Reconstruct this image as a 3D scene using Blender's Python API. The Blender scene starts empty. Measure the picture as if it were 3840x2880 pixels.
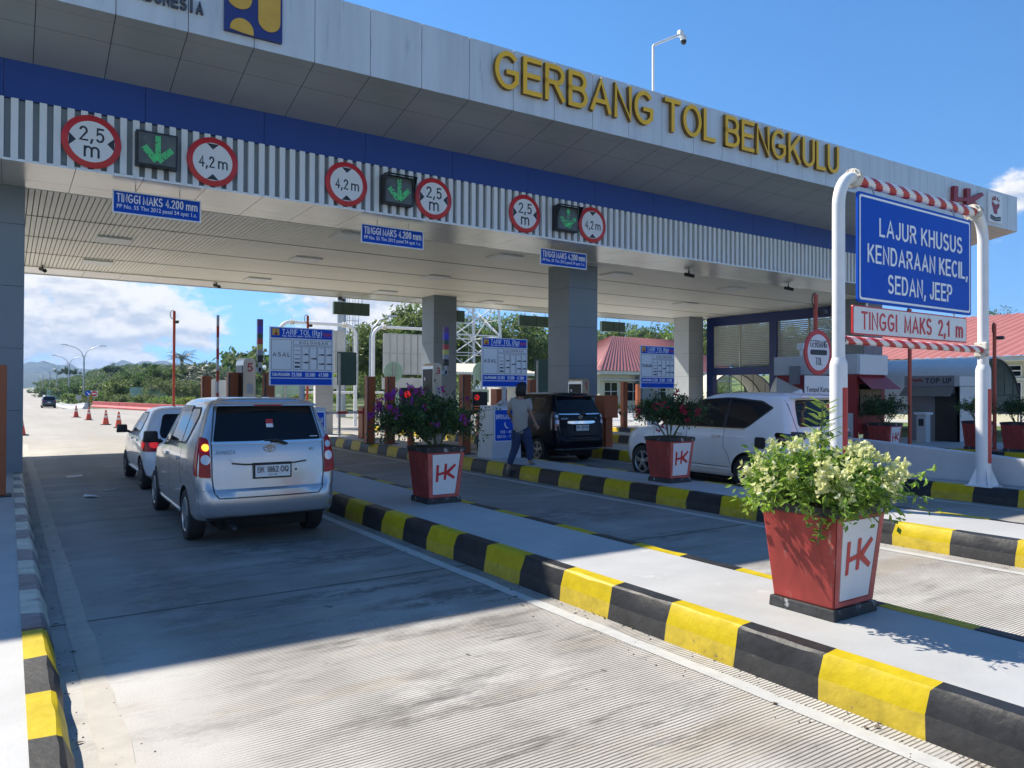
import bpy, bmesh, math, random
from mathutils import Vector, Matrix
from mathutils.bvhtree import BVHTree

SC = bpy.context.scene
COL = SC.collection
R = math.radians
RNG = random.Random(7)

# ------------------------------------------------------------------ camera, sky, sun, exposure
def unit(v): return v / v.length
FPX, CX, CY, CAMH = 2800.0, 1920.0, 1440.0, 1.80
PIX = 3840 / 2212
_y = unit(Vector((30 - CX, 1458 - CY, FPX)))
_vx = Vector((6100 - CX, 1482 - CY, FPX))
_x = unit(_vx - _y * _vx.dot(_y))
_z = _x.cross(_y)
if _z.y > 0: _z = -_z
def cam_to_world(c): return Vector((c.dot(_x), c.dot(_y), c.dot(_z)))
_r, _u, _b = cam_to_world(Vector((1, 0, 0))), cam_to_world(Vector((0, -1, 0))), cam_to_world(Vector((0, 0, -1)))
cam_data = bpy.data.cameras.new('camera')
cam_data.sensor_width = 36.0
cam_data.lens = FPX / 3840 * 36.0
cam_data.clip_start = 0.1
cam_data.clip_end = 20000
cam = bpy.data.objects.new('camera', cam_data)
COL.objects.link(cam)
mw = Matrix(((_r.x, _u.x, _b.x, 0), (_r.y, _u.y, _b.y, 0), (_r.z, _u.z, _b.z, CAMH), (0, 0, 0, 1)))
cam.matrix_world = mw
SC.camera = cam

def ray(u, v): return cam_to_world(Vector((u * PIX - CX, v * PIX - CY, FPX)))
def atz(u, v, z=0.0):
    r = ray(u, v); t = (z - CAMH) / r.z; return Vector((r.x * t, r.y * t, z))
def aty(u, v, y):
    r = ray(u, v); t = y / r.y; return Vector((r.x * t, y, CAMH + r.z * t))
def atx(u, v, x):
    r = ray(u, v); t = x / r.x; return Vector((x, r.y * t, CAMH + r.z * t))

SUN = unit(Vector((-0.40, 0.895, 1.0)))
SUN_EL = math.asin(SUN.z)
SUN_AZ = math.atan2(SUN.x, SUN.y)

world = bpy.data.worlds.new('World')
SC.world = world
world.use_nodes = True
wn, wl = world.node_tree.nodes, world.node_tree.links
wn.clear()
def wnode(t, **kw):
    n = wn.new(t)
    for k, v in kw.items(): setattr(n, k, v)
    return n
def wmath(op, a, b=None, clamp=False):
    n = wnode('ShaderNodeMath', operation=op, use_clamp=clamp)
    for i, s in enumerate((a, b)):
        if s is None: continue
        if isinstance(s, (int, float)): n.inputs[i].default_value = s
        else: wl.new(s, n.inputs[i])
    return n.outputs[0]
def wmap(val, a, b, c, d):
    n = wnode('ShaderNodeMapRange', interpolation_type='SMOOTHSTEP')
    wl.new(val, n.inputs[0])
    for i, s in enumerate((a, b, c, d)): n.inputs[i + 1].default_value = s
    return n.outputs[0]
sky = wnode('ShaderNodeTexSky', sky_type='NISHITA', sun_disc=False)
sky.sun_elevation = SUN_EL
sky.sun_rotation = SUN_AZ
sky.altitude = 20; sky.air_density = 1.0; sky.dust_density = 0.0; sky.ozone_density = 3.0
hs = wnode('ShaderNodeHueSaturation')
hs.inputs['Saturation'].default_value = 1.22
hs.inputs['Value'].default_value = 0.93
_tc = wnode('ShaderNodeTexCoord'); _sp = wnode('ShaderNodeSeparateXYZ'); _cb = wnode('ShaderNodeCombineXYZ')
wl.new(_tc.outputs['Generated'], _sp.inputs[0])
wl.new(_sp.outputs[0], _cb.inputs[0]); wl.new(_sp.outputs[1], _cb.inputs[1])
wl.new(wmath('ADD', wmath('MULTIPLY', wmath('MAXIMUM', _sp.outputs[2], 0.0), 0.8), 0.17), _cb.inputs[2])
wl.new(_cb.outputs[0], sky.inputs[0])          # a clear tropical sky, less milky at the horizon
wl.new(sky.outputs[0], hs.inputs['Color'])
tc = wnode('ShaderNodeTexCoord')
sep = wnode('ShaderNodeSeparateXYZ')
wl.new(tc.outputs['Generated'], sep.inputs[0])
def cloudnoise(off, sc, det, rough):
    mp = wnode('ShaderNodeMapping')
    mp.inputs['Location'].default_value = off
    mp.inputs['Scale'].default_value = (sc, sc, sc * 1.9)
    wl.new(tc.outputs['Generated'], mp.inputs[0])
    n = wnode('ShaderNodeTexNoise')
    n.inputs['Scale'].default_value = 1.0
    n.inputs['Detail'].default_value = det
    n.inputs['Roughness'].default_value = rough
    wl.new(mp.outputs[0], n.inputs['Vector'])
    return n.outputs['Fac']
n1 = cloudnoise((12.2, 3.6, 0.7), 5.6, 12, 0.60)
n2 = cloudnoise((12.2, 3.6, 0.82), 5.6, 6, 0.55)
low = wmap(sep.outputs[2], 0.20, 0.40, 1.0, 0.0)
# more cloud over the road (towards +Y), little to the right
west = wmap(sep.outputs[0], 0.30, 0.80, 0.055, -0.105)
thr = wmath('ADD', n1, west)
low2 = wmath('MULTIPLY', wmath('SUBTRACT', low, 1.0), 0.5)
thr = wmath('ADD', thr, low2)
mask = wmap(thr, 0.480, 0.565, 0.0, 1.0)
shade = wmap(wmath('SUBTRACT', n1, n2), -0.07, 0.05, 0.0, 1.0)
cc = wnode('ShaderNodeMix', data_type='RGBA')
cc.inputs[6].default_value = (2.7, 3.05, 3.6, 1)
cc.inputs[7].default_value = (4.6, 4.58, 4.55, 1)
wl.new(shade, cc.inputs[0])
mx = wnode('ShaderNodeMix', data_type='RGBA')
wl.new(mask, mx.inputs[0]); wl.new(hs.outputs[0], mx.inputs[6]); wl.new(cc.outputs[2], mx.inputs[7])
bg = wnode('ShaderNodeBackground')
bg.inputs['Strength'].default_value = 0.112
wl.new(mx.outputs[2], bg.inputs['Color'])
wo = wnode('ShaderNodeOutputWorld')
wl.new(bg.outputs[0], wo.inputs['Surface'])

sd = bpy.data.lights.new('sun', 'SUN')
sd.energy = 4.4
sd.angle = R(0.53)
sd.color = (1.0, 0.92, 0.80)
sun = bpy.data.objects.new('sun', sd)
COL.objects.link(sun)
sun.rotation_euler = SUN.to_track_quat('Z', 'Y').to_euler()
sun.location = (0, 0, 60)

SC.view_settings.view_transform = 'Standard'
SC.view_settings.look = 'None'
SC.view_settings.gamma = 1.0
SC.view_settings.exposure = 1.05
SC.cycles.max_bounces = 8
SC.cycles.diffuse_bounces = 4
SC.cycles.transparent_max_bounces = 8
SC.cycles.volume_bounces = 0

# ------------------------------------------------------------------ materials
def M(name, col, rough=0.6, metal=0.0, var=0.10, vs=3.0, bump=0.0, bs=60.0, coat=0.0, stretch=(1, 1, 1), spec=0.5, emit=0.0, det=6.0, spots=None):
    m = bpy.data.materials.new(name)
    m.use_nodes = True
    nt = m.node_tree; N, L = nt.nodes, nt.links
    b = N['Principled BSDF']
    b.inputs['Roughness'].default_value = rough
    b.inputs['Metallic'].default_value = metal
    b.inputs['Coat Weight'].default_value = coat
    b.inputs['Coat Roughness'].default_value = 0.06
    b.inputs['Specular IOR Level'].default_value = spec
    t = N.new('ShaderNodeTexCoord')
    mp = N.new('ShaderNodeMapping'); mp.inputs['Scale'].default_value = stretch
    L.new(t.outputs['Object'], mp.inputs[0])
    n = N.new('ShaderNodeTexNoise')
    n.inputs['Scale'].default_value = vs; n.inputs['Detail'].default_value = det; n.inputs['Roughness'].default_value = 0.6
    L.new(mp.outputs[0], n.inputs['Vector'])
    r = N.new('ShaderNodeValToRGB')
    r.color_ramp.elements[0].position = 0.30; r.color_ramp.elements[1].position = 0.70
    r.color_ramp.elements[0].color = (*[max(0, c * (1 - var)) for c in col], 1)
    r.color_ramp.elements[1].color = (*[min(1, c * (1 + var)) for c in col], 1)
    L.new(n.outputs['Fac'], r.inputs[0])
    out = r.outputs[0]
    if spots:                      # chips, stains: (colour, scale, threshold)
        sc, ssc, th = spots
        n3 = N.new('ShaderNodeTexNoise'); n3.inputs['Scale'].default_value = ssc; n3.inputs['Detail'].default_value = 8; n3.inputs['Roughness'].default_value = 0.7
        L.new(mp.outputs[0], n3.inputs['Vector'])
        r3 = N.new('ShaderNodeValToRGB')
        r3.color_ramp.elements[0].position = th; r3.color_ramp.elements[1].position = min(1, th + 0.05)
        L.new(n3.outputs['Fac'], r3.inputs[0])
        mx = N.new('ShaderNodeMix'); mx.data_type = 'RGBA'
        L.new(r3.outputs[0], mx.inputs[0]); L.new(out, mx.inputs[6]); mx.inputs[7].default_value = (*sc, 1)
        out = mx.outputs[2]
    L.new(out, b.inputs['Base Color'])
    if emit:
        L.new(out, b.inputs['Emission Color']); b.inputs['Emission Strength'].default_value = emit
    if bump:
        n2 = N.new('ShaderNodeTexNoise'); n2.inputs['Scale'].default_value = bs; n2.inputs['Detail'].default_value = 5
        L.new(mp.outputs[0], n2.inputs['Vector'])
        bp = N.new('ShaderNodeBump'); bp.inputs['Strength'].default_value = bump; bp.inputs['Distance'].default_value = 0.01
        L.new(n2.outputs['Fac'], bp.inputs['Height']); L.new(bp.outputs[0], b.inputs['Normal'])
    return m

def leafmat(name, col, var=0.25, trans=0.35, rough=0.5):
    m = bpy.data.materials.new(name); m.use_nodes = True
    nt = m.node_tree; N, L = nt.nodes, nt.links
    b = N['Principled BSDF']; b.inputs['Roughness'].default_value = rough
    t = N.new('ShaderNodeTexCoord')
    n = N.new('ShaderNodeTexNoise'); n.inputs['Scale'].default_value = 2.2; n.inputs['Detail'].default_value = 4
    L.new(t.outputs['Object'], n.inputs['Vector'])
    r = N.new('ShaderNodeValToRGB')
    r.color_ramp.elements[0].position = 0.32; r.color_ramp.elements[1].position = 0.68
    r.color_ramp.elements[0].color = (*[c * (1 - var) for c in col], 1)
    r.color_ramp.elements[1].color = (*[min(1, c * (1 + var)) for c in col], 1)
    L.new(n.outputs['Fac'], r.inputs[0]); L.new(r.outputs[0], b.inputs['Base Color'])
    tr = N.new('ShaderNodeBsdfTranslucent')
    L.new(r.outputs[0], tr.inputs['Color'])
    mx = N.new('ShaderNodeMixShader'); mx.inputs[0].default_value = trans
    L.new(b.outputs[0], mx.inputs[1]); L.new(tr.outputs[0], mx.inputs[2])
    L.new(mx.outputs[0], N['Material Output'].inputs['Surface'])
    return m

def srgb(r, g, b):
    f = lambda c: (c / 255 / 12.92) if c / 255 <= 0.04045 else ((c / 255 + 0.055) / 1.055) ** 2.4
    return (f(r), f(g), f(b))

MT = dict(
    white=M('white_paint', (0.74, 0.75, 0.76), 0.45, var=0.06, vs=4),
    pipe=M('white_pipe_paint', (0.76, 0.77, 0.78), 0.4, var=0.06, vs=5, spots=((0.36, 0.26, 0.16), 6, 0.68)),
    rustywhite=M('rusty_white_paint', (0.66, 0.63, 0.55), 0.6, var=0.15, vs=9, spots=((0.23, 0.13, 0.06), 14, 0.57)),
    pipered=M('red_stripe_paint', (0.48, 0.035, 0.03), 0.45, var=0.12, vs=6, spots=((0.55, 0.45, 0.4), 18, 0.68)),
    red=M('red_paint', (0.52, 0.03, 0.03), 0.45, var=0.08),
    signred=M('sign_red', (0.56, 0.025, 0.03), 0.4, var=0.05),
    signwhite=M('sign_white', (0.74, 0.74, 0.74), 0.4, var=0.04),
    signblue=M('sign_blue', (0.004, 0.075, 0.50), 0.45, var=0.06, vs=2, spec=0.15),
    signtext=M('sign_white_lettering', (0.86, 0.87, 0.88), 0.4, var=0.02),
    ink=M('sign_black', (0.02, 0.022, 0.035), 0.5, var=0.05),
    black=M('black_plastic', (0.015, 0.016, 0.018), 0.45, var=0.1),
    rubber=M('tyre_rubber', (0.022, 0.022, 0.024), 0.85, var=0.2, vs=12, bump=0.2, bs=90),
    darkmetal=M('dark_metal', (0.05, 0.052, 0.056), 0.5, 0.3),
    steel=M('brushed_steel', (0.55, 0.55, 0.54), 0.28, 0.9, var=0.08, vs=6, stretch=(1, 1, 12)),
    galv=M('galvanised_steel', (0.42, 0.44, 0.46), 0.45, 0.7, var=0.12),
    orange=M('orange_brown_paint', (0.36, 0.095, 0.03), 0.5, var=0.12, vs=5, spots=((0.12, 0.05, 0.03), 12, 0.70)),
    polered=M('orange_red_paint', (0.46, 0.075, 0.04), 0.5, var=0.12),
    glass=M('tinted_glass', (0.005, 0.007, 0.011), 0.05, 0.0, var=0.1, spec=0.30),
    screen=M('dark_screen', (0.006, 0.008, 0.012), 0.25, var=0.1, spec=0.2),
    chrome=M('chrome', (0.75, 0.76, 0.78), 0.12, 1.0, var=0.03),
    fascia=M('fascia_panel', (0.60, 0.62, 0.64), 0.42, 0.15, var=0.10, vs=1.1, stretch=(3.0, 1, 0.22), spots=((0.46, 0.49, 0.53), 2.6, 0.60)),
    soffit=M('soffit_panel', (0.44, 0.455, 0.45), 0.38, 0.25, var=0.07, vs=0.8),
    blueband=M('blue_band', (0.010, 0.045, 0.24), 0.35, var=0.08, vs=0.5, spec=0.4),
    louvregrey=M('louvre_grey', (0.20, 0.23, 0.25), 0.5, var=0.06),
    louvrewhite=M('louvre_white', (0.72, 0.74, 0.75), 0.45, var=0.06, stretch=(1, 1, 0.3)),
    edgepanel=M('ceiling_edge_panel', (0.74, 0.72, 0.67), 0.24, 0.35, var=0.08, vs=0.9),
    slat=M('ceiling_slat', (0.86, 0.83, 0.75), 0.45, var=0.05, vs=0.7),
    slatgap=M('ceiling_gap', (0.16, 0.155, 0.14), 0.8),
    gap=M('panel_gap', (0.03, 0.035, 0.04), 0.8),
    colgrey=M('column_panel', (0.19, 0.225, 0.26), 0.4, 0.15, var=0.06, vs=1.2),
    colgrey2=M('corner_column_panel', (0.42, 0.44, 0.45), 0.4, 0.1, var=0.06, vs=1.2),
    yellowletter=M('yellow_lettering', (0.90, 0.51, 0.05), 0.45, var=0.06, vs=1.5, spec=0.2),
    yellowside=M('lettering_side', (0.22, 0.12, 0.02), 0.5),
    puyellow=M('emblem_yellow', (0.66, 0.38, 0.05), 0.5, var=0.10),
    pudark=M('emblem_blue', (0.02, 0.035, 0.18), 0.45, var=0.08),
    letterdark=M('dark_lettering', (0.06, 0.065, 0.09), 0.5),
    led=M('green_arrow_light', (0.06, 0.62, 0.21), 0.5, var=0.0, emit=0.11),
    ledoff=M('arrow_panel', (0.085, 0.095, 0.088), 0.35, var=0.35, vs=5),
    redled=M('red_light', (0.85, 0.02, 0.02), 0.4, emit=0.20, var=0.0),
    amberled=M('amber_light', (1.0, 0.32, 0.03), 0.4, emit=1.4, var=0.0),
    slab=M('island_slab', (0.37, 0.375, 0.37), 0.7, var=0.10, vs=1.6, bump=0.15, bs=30, spots=((0.43, 0.43, 0.42), 3.0, 0.62)),
    barrier=M('barrier_concrete', (0.52, 0.53, 0.54), 0.6, var=0.06, vs=1.2, bump=0.1),
    kyellow=M('kerb_yellow', (0.47, 0.355, 0.006), 0.5, var=0.14, vs=6, spec=0.2, bump=0.35, bs=22, spots=((0.36, 0.24, 0.02), 9, 0.68)),
    kblack=M('kerb_black', (0.018, 0.019, 0.021), 0.50, var=0.4, vs=6, spec=0.3, bump=0.35, bs=22, spots=((0.10, 0.10, 0.10), 10, 0.66)),
    kyellowlow=M('kerb_yellow_grimy', (0.46, 0.34, 0.02), 0.55, var=0.2, vs=7, bump=0.4, bs=22, spots=((0.14, 0.11, 0.06), 8, 0.62)),
    kblacklow=M('kerb_black_grimy', (0.024, 0.024, 0.024), 0.6, var=0.4, vs=7, bump=0.4, bs=22, spots=((0.08, 0.075, 0.06), 8, 0.64)),
    kgrey=M('kerb_worn_grey', (0.15, 0.16, 0.175), 0.5, var=0.35, vs=6, bump=0.3, bs=22, spots=((0.36, 0.37, 0.37), 8, 0.60)),
    kwhite=M('kerb_worn_white', (0.48, 0.50, 0.42), 0.5, var=0.2, vs=6, bump=0.3, bs=22, spots=((0.24, 0.25, 0.23), 7, 0.60)),
    line=M('road_line_paint', (0.43, 0.43, 0.41), 0.6, var=0.10, vs=8, spots=((0.45, 0.43, 0.38), 6, 0.62)),
    lineworn=M('worn_line_paint', (0.37, 0.345, 0.30), 0.7, var=0.12, vs=5, spots=((0.33, 0.30, 0.26), 3, 0.58)),
    potred=M('planter_red', (0.33, 0.038, 0.030), 0.6, var=0.35, vs=4, bump=0.35, bs=14, spots=((0.40, 0.17, 0.14), 7, 0.60), stretch=(1, 1, 0.45)),
    potedge=M('planter_edge_red', (0.50, 0.11, 0.09), 0.6, var=0.2, vs=8),
    potblack=M('planter_black', (0.03, 0.031, 0.033), 0.65, var=0.5, vs=9, bump=0.5, bs=16, spots=((0.36, 0.36, 0.36), 6, 0.57)),
    soil=M('soil', (0.06, 0.045, 0.03), 0.95, bump=0.6, bs=30),
    bark=M('bark', (0.16, 0.13, 0.10), 0.9, var=0.3, vs=6, bump=0.6, bs=20, stretch=(1, 1, 0.2)),
    stem=M('green_stem', (0.10, 0.13, 0.04), 0.7),
    silver=M('silver_car_paint', (0.46, 0.475, 0.505), 0.27, 0.7, var=0.02, coat=0.9),
    carwhite=M('white_car_paint', (0.66, 0.70, 0.76), 0.30, 0.0, var=0.02, coat=0.9),
    carcream=M('pearl_white_car_paint', (0.82, 0.81, 0.78), 0.30, 0.0, var=0.03, coat=0.9),
    carblack=M('black_car_paint', (0.003, 0.004, 0.009), 0.2, 0.0, var=0.1, spec=0.14, coat=0.08),
    cargrey=M('dark_car_paint', (0.03, 0.032, 0.04), 0.25, 0.1, coat=1.0),
    seam=M('seam_and_shade_line', (0.03, 0.03, 0.032), 0.6),
    lens=M('red_tail_lens', (0.36, 0.006, 0.010), 0.18, var=0.3, vs=9, spec=0.25, coat=0.15),
    lensclear=M('clear_lens', (0.55, 0.56, 0.58), 0.10, 0.3, var=0.1, coat=1.0),
    lensdark=M('smoked_lens', (0.03, 0.01, 0.012), 0.08, coat=1.0),
    alloy=M('alloy_rim', (0.45, 0.46, 0.47), 0.30, 0.8, var=0.06),
    badgemetal=M('badge_metal', (0.30, 0.31, 0.33), 0.25, 0.8),
    alloydark=M('dark_alloy_rim', (0.10, 0.10, 0.11), 0.35, 0.7),
    underbody=M('underbody', (0.012, 0.012, 0.013), 0.9),
    plate=M('plate_white', (0.72, 0.73, 0.73), 0.4, var=0.03),
    skin=M('skin', (0.36, 0.20, 0.13), 0.55, var=0.06),
    hair=M('black_hair', (0.010, 0.009, 0.009), 0.6, var=0.2, vs=40, bump=0.6, bs=60),
    shirt=M('beige_tshirt', (0.36, 0.33, 0.29), 0.9, var=0.08, vs=5, bump=0.5, bs=9),
    jeans=M('blue_jeans', (0.025, 0.045, 0.11), 0.85, var=0.25, vs=7, bump=0.5, bs=12),
    shoe=M('grey_shoe', (0.18, 0.18, 0.17), 0.7),
    board=M('green_sign_back', (0.045, 0.085, 0.07), 0.5, var=0.12),
    boardteal=M('teal_sign_back', (0.05, 0.12, 0.11), 0.5, var=0.1),
    palegreen=M('pale_green_sign_back', (0.30, 0.47, 0.42), 0.5, var=0.08),
    panelgrey=M('sign_back_panel', (0.50, 0.51, 0.50), 0.4, 0.3, var=0.12, vs=1.0),
    wallcream=M('cream_wall', (0.62, 0.60, 0.44), 0.8, var=0.06, vs=1.0, bump=0.1),
    rooftile=M('red_metal_roof', (0.34, 0.125, 0.11), 0.5, var=0.10, vs=1.5),
    eave=M('white_eave', (0.62, 0.62, 0.58), 0.6),
    frameblue=M('blue_steel', (0.006, 0.022, 0.13), 0.4, var=0.1),
    louvrecream=M('louvre_cream', (0.56, 0.56, 0.50), 0.6, var=0.06),
    corr=M('white_corrugated_sheet', (0.66, 0.68, 0.70), 0.35, 0.2, var=0.06),
    corrold=M('weathered_corrugated_sheet', (0.42, 0.40, 0.32), 0.6, var=0.15),
    boothgrey=M('booth_grey_panel', (0.50, 0.53, 0.56), 0.4, 0.1, var=0.06),
    boothred=M('booth_red_panel', (0.30, 0.02, 0.025), 0.45, var=0.06),
    kioskgrey=M('kiosk_grey', (0.20, 0.21, 0.23), 0.5, var=0.08),
    curtain=M('brown_curtain', (0.30, 0.22, 0.13), 0.9, var=0.3, vs=14, stretch=(1, 1, 0.05)),
    cone=M('cone_orange', (0.70, 0.085, 0.035), 0.5, var=0.08),
    barred=M('red_plastic_barrier', (0.50, 0.075, 0.065), 0.5, var=0.12),
    paper=M('paper', (0.78, 0.79, 0.80), 0.8),
    hill=leafmat('far_hill', (0.035, 0.060, 0.050), 0.2, 0.0, 1.0),
    violet=leafmat('violet_bract', (0.34, 0.05, 0.42), 0.2, 0.4),
    crimson=leafmat('crimson_bract', (0.42, 0.02, 0.06), 0.2, 0.4),
    cream=leafmat('cream_bract', (0.66, 0.68, 0.30), 0.12, 0.4),
    creamw=leafmat('white_bract', (0.76, 0.77, 0.50), 0.10, 0.4),
    lg1=leafmat('leaf_mid', (0.09, 0.18, 0.035), 0.25, 0.4),
    lgl=leafmat('leaf_bright', (0.26, 0.40, 0.055), 0.2, 0.5), lgm=leafmat('leaf_fresh', (0.12, 0.24, 0.04), 0.25, 0.5),
    lg2=leafmat('leaf_dark', (0.030, 0.065, 0.020)),
    lg3=leafmat('leaf_lime', (0.20, 0.32, 0.05), 0.25, 0.45),
    tg1=leafmat('tree_leaf_mid', (0.075, 0.135, 0.036), 0.3, 0.5),
    tg2=leafmat('tree_leaf_dark', (0.040, 0.078, 0.024), 0.3, 0.45),
    tg3=leafmat('tree_leaf_light', (0.150, 0.200, 0.060), 0.3, 0.5),
    tg4=leafmat('tree_leaf_grey', (0.140, 0.165, 0.085), 0.3, 0.5),
    palm=leafmat('palm_leaf', (0.060, 0.095, 0.045), 0.3, 0.25, 0.35),
    yleaf=leafmat('yellow_leaf', (0.34, 0.26, 0.03), 0.3),
)

# ------------------------------------------------------------------ mesh helpers
class MB:
    def __init__(s): s.v = []; s.f = []; s.m = []
    def add(s, vs, fs, mi=0):
        o = len(s.v); s.v += [tuple(p) for p in vs]
        for f in fs: s.f.append(tuple(i + o for i in f)); s.m.append(mi)
        return s
    def box(s, x0, x1, y0, y1, z0, z1, mi=0):
        vs = [(x0, y0, z0), (x1, y0, z0), (x1, y1, z0), (x0, y1, z0), (x0, y0, z1), (x1, y0, z1), (x1, y1, z1), (x0, y1, z1)]
        return s.add(vs, [(0, 3, 2, 1), (4, 5, 6, 7), (0, 1, 5, 4), (1, 2, 6, 5), (2, 3, 7, 6), (3, 0, 4, 7)], mi)
    def obox(s, p, q, w, h, mi=0):      # bar of w x h section from p to q
        p, q = Vector(p), Vector(q); d = unit(q - p)
        a = d.cross(Vector((0, 0, 1)))
        if a.length < 1e-3: a = Vector((1, 0, 0))
        a = unit(a) * w / 2; b = unit(a.cross(d)) * h / 2
        vs = [p - a - b, p + a - b, p + a + b, p - a + b, q - a - b, q + a - b, q + a + b, q - a + b]
        return s.add(vs, [(0, 3, 2, 1), (4, 5, 6, 7), (0, 1, 5, 4), (1, 2, 6, 5), (2, 3, 7, 6), (3, 0, 4, 7)], mi)
    def prism(s, poly, axis, a, b, mi=0):
        def P(u, v, w): return {'x': (w, u, v), 'y': (u, w, v), 'z': (u, v, w)}[axis]
        n = len(poly)
        vs = [P(u, v, a) for u, v in poly] + [P(u, v, b) for u, v in poly]
        fs = [tuple(range(n - 1, -1, -1)), tuple(range(n, 2 * n))] + [(i, (i + 1) % n, n + (i + 1) % n, n + i) for i in range(n)]
        return s.add(vs, fs, mi)
    def tube(s, pts, r, n=12, mi=0, cap=True):
        pts = [Vector(p) for p in pts]
        rs = r if isinstance(r, (list, tuple)) else [r] * len(pts)
        ref = None; vs = []; fs = []
        for i, p in enumerate(pts):
            d = pts[min(i + 1, len(pts) - 1)] - pts[max(i - 1, 0)]
            d = unit(d)
            if ref is None:
                ref = Vector((0, 0, 1)) if abs(d.z) < 0.9 else Vector((1, 0, 0))
            a = unit(ref - d * ref.dot(d)); ref = a
            b = d.cross(a)
            for k in range(n):
                t = 2 * math.pi * k / n
                vs.append(p + (a * math.cos(t) + b * math.sin(t)) * rs[i])
        m = len(pts)
        for i in range(m - 1):
            for k in range(n):
                fs.append((i * n + k, i * n + (k + 1) % n, (i + 1) * n + (k + 1) % n, (i + 1) * n + k))
        if cap:
            fs.append(tuple(range(n - 1, -1, -1))); fs.append(tuple(range((m - 1) * n, m * n)))
        return s.add(vs, fs, mi)
    def lathe(s, prof, org=(0, 0, 0), axis='z', n=24, mi=0, cap=True):
        vs = []; fs = []
        for r, h in prof:
            for k in range(n):
                t = 2 * math.pi * k / n; a, b = r * math.cos(t), r * math.sin(t)
                p = {'z': (a, b, h), 'y': (a, h, b), 'x': (h, a, b)}[axis]
                vs.append((p[0] + org[0], p[1] + org[1], p[2] + org[2]))
        for i in range(len(prof) - 1):
            for k in range(n):
                fs.append((i * n + k, i * n + (k + 1) % n, (i + 1) * n + (k + 1) % n, (i + 1) * n + k))
        if cap: fs.append(tuple(range(n - 1, -1, -1))); fs.append(tuple(range((len(prof) - 1) * n, len(prof) * n)))
        return s.add(vs, fs, mi)
    def frustum(s, cx, cy, z0, z1, a0, b0, a1, b1, mi=0):
        vs = [(cx - a0, cy - b0, z0), (cx + a0, cy - b0, z0), (cx + a0, cy + b0, z0), (cx - a0, cy + b0, z0),
              (cx - a1, cy - b1, z1), (cx + a1, cy - b1, z1), (cx + a1, cy + b1, z1), (cx - a1, cy + b1, z1)]
        return s.add(vs, [(0, 3, 2, 1), (4, 5, 6, 7), (0, 1, 5, 4), (1, 2, 6, 5), (2, 3, 7, 6), (3, 0, 4, 7)], mi)
    def build(s, name, mats, parent=None, smooth=None, bevel=0.0, fix=True):
        me = bpy.data.meshes.new(name)
        me.from_pydata(s.v, [], s.f)
        if not isinstance(mats, (list, tuple)): mats = [mats]
        for m in mats: me.materials.append(MT[m] if isinstance(m, str) else m)
        me.polygons.foreach_set('material_index', s.m)
        if fix or bevel:
            bm = bmesh.new(); bm.from_mesh(me)
            if fix: bmesh.ops.recalc_face_normals(bm, faces=bm.faces)
            if bevel:
                es = [e for e in bm.edges if len(e.link_faces) == 2 and e.calc_face_angle(0) > 0.5]
                bmesh.ops.bevel(bm, geom=es, offset=bevel, segments=2, affect='EDGES', profile=0.6)
            bm.to_mesh(me); bm.free()
        return link(name, me, parent, smooth)

def link(name, me, parent=None, smooth=None):
    if smooth:
        me.polygons.foreach_set('use_smooth', [True] * len(me.polygons))
        if smooth < 180: me.set_sharp_from_angle(angle=R(smooth))
    o = bpy.data.objects.new(name, me)
    COL.objects.link(o)
    if parent: o.parent = parent
    return o

def tag(o, label=None, cat=None, group=None, kind=None):
    if label: o['label'] = label
    if cat: o['category'] = cat
    if group: o['group'] = group
    if kind: o['kind'] = kind
    return o
def thing(name, label, cat, loc=(0, 0, 0), rz=0.0, group=None):
    o = bpy.data.objects.new(name, None)
    o.empty_display_size = 0.2
    COL.objects.link(o); o.location = loc; o.rotation_euler = (0, 0, rz)
    return tag(o, label, cat, group)
def struct(o): o['kind'] = 'structure'; return o
def kids(o): return [c for c in bpy.data.objects if c.parent == o]
def dup(o, loc, label, rz=None, group=None, scale=None):
    r = o.copy(); COL.objects.link(r); r.location = loc
    if rz is not None: r.rotation_euler = (0, 0, rz)
    if scale: r.scale = (scale, scale, scale)
    r['label'] = label
    if group: r['group'] = group
    def rec(src, dst):
        for c in kids(src):
            k = c.copy(); COL.objects.link(k); k.parent = dst; rec(c, k)
    rec(o, r)
    return r

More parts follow.
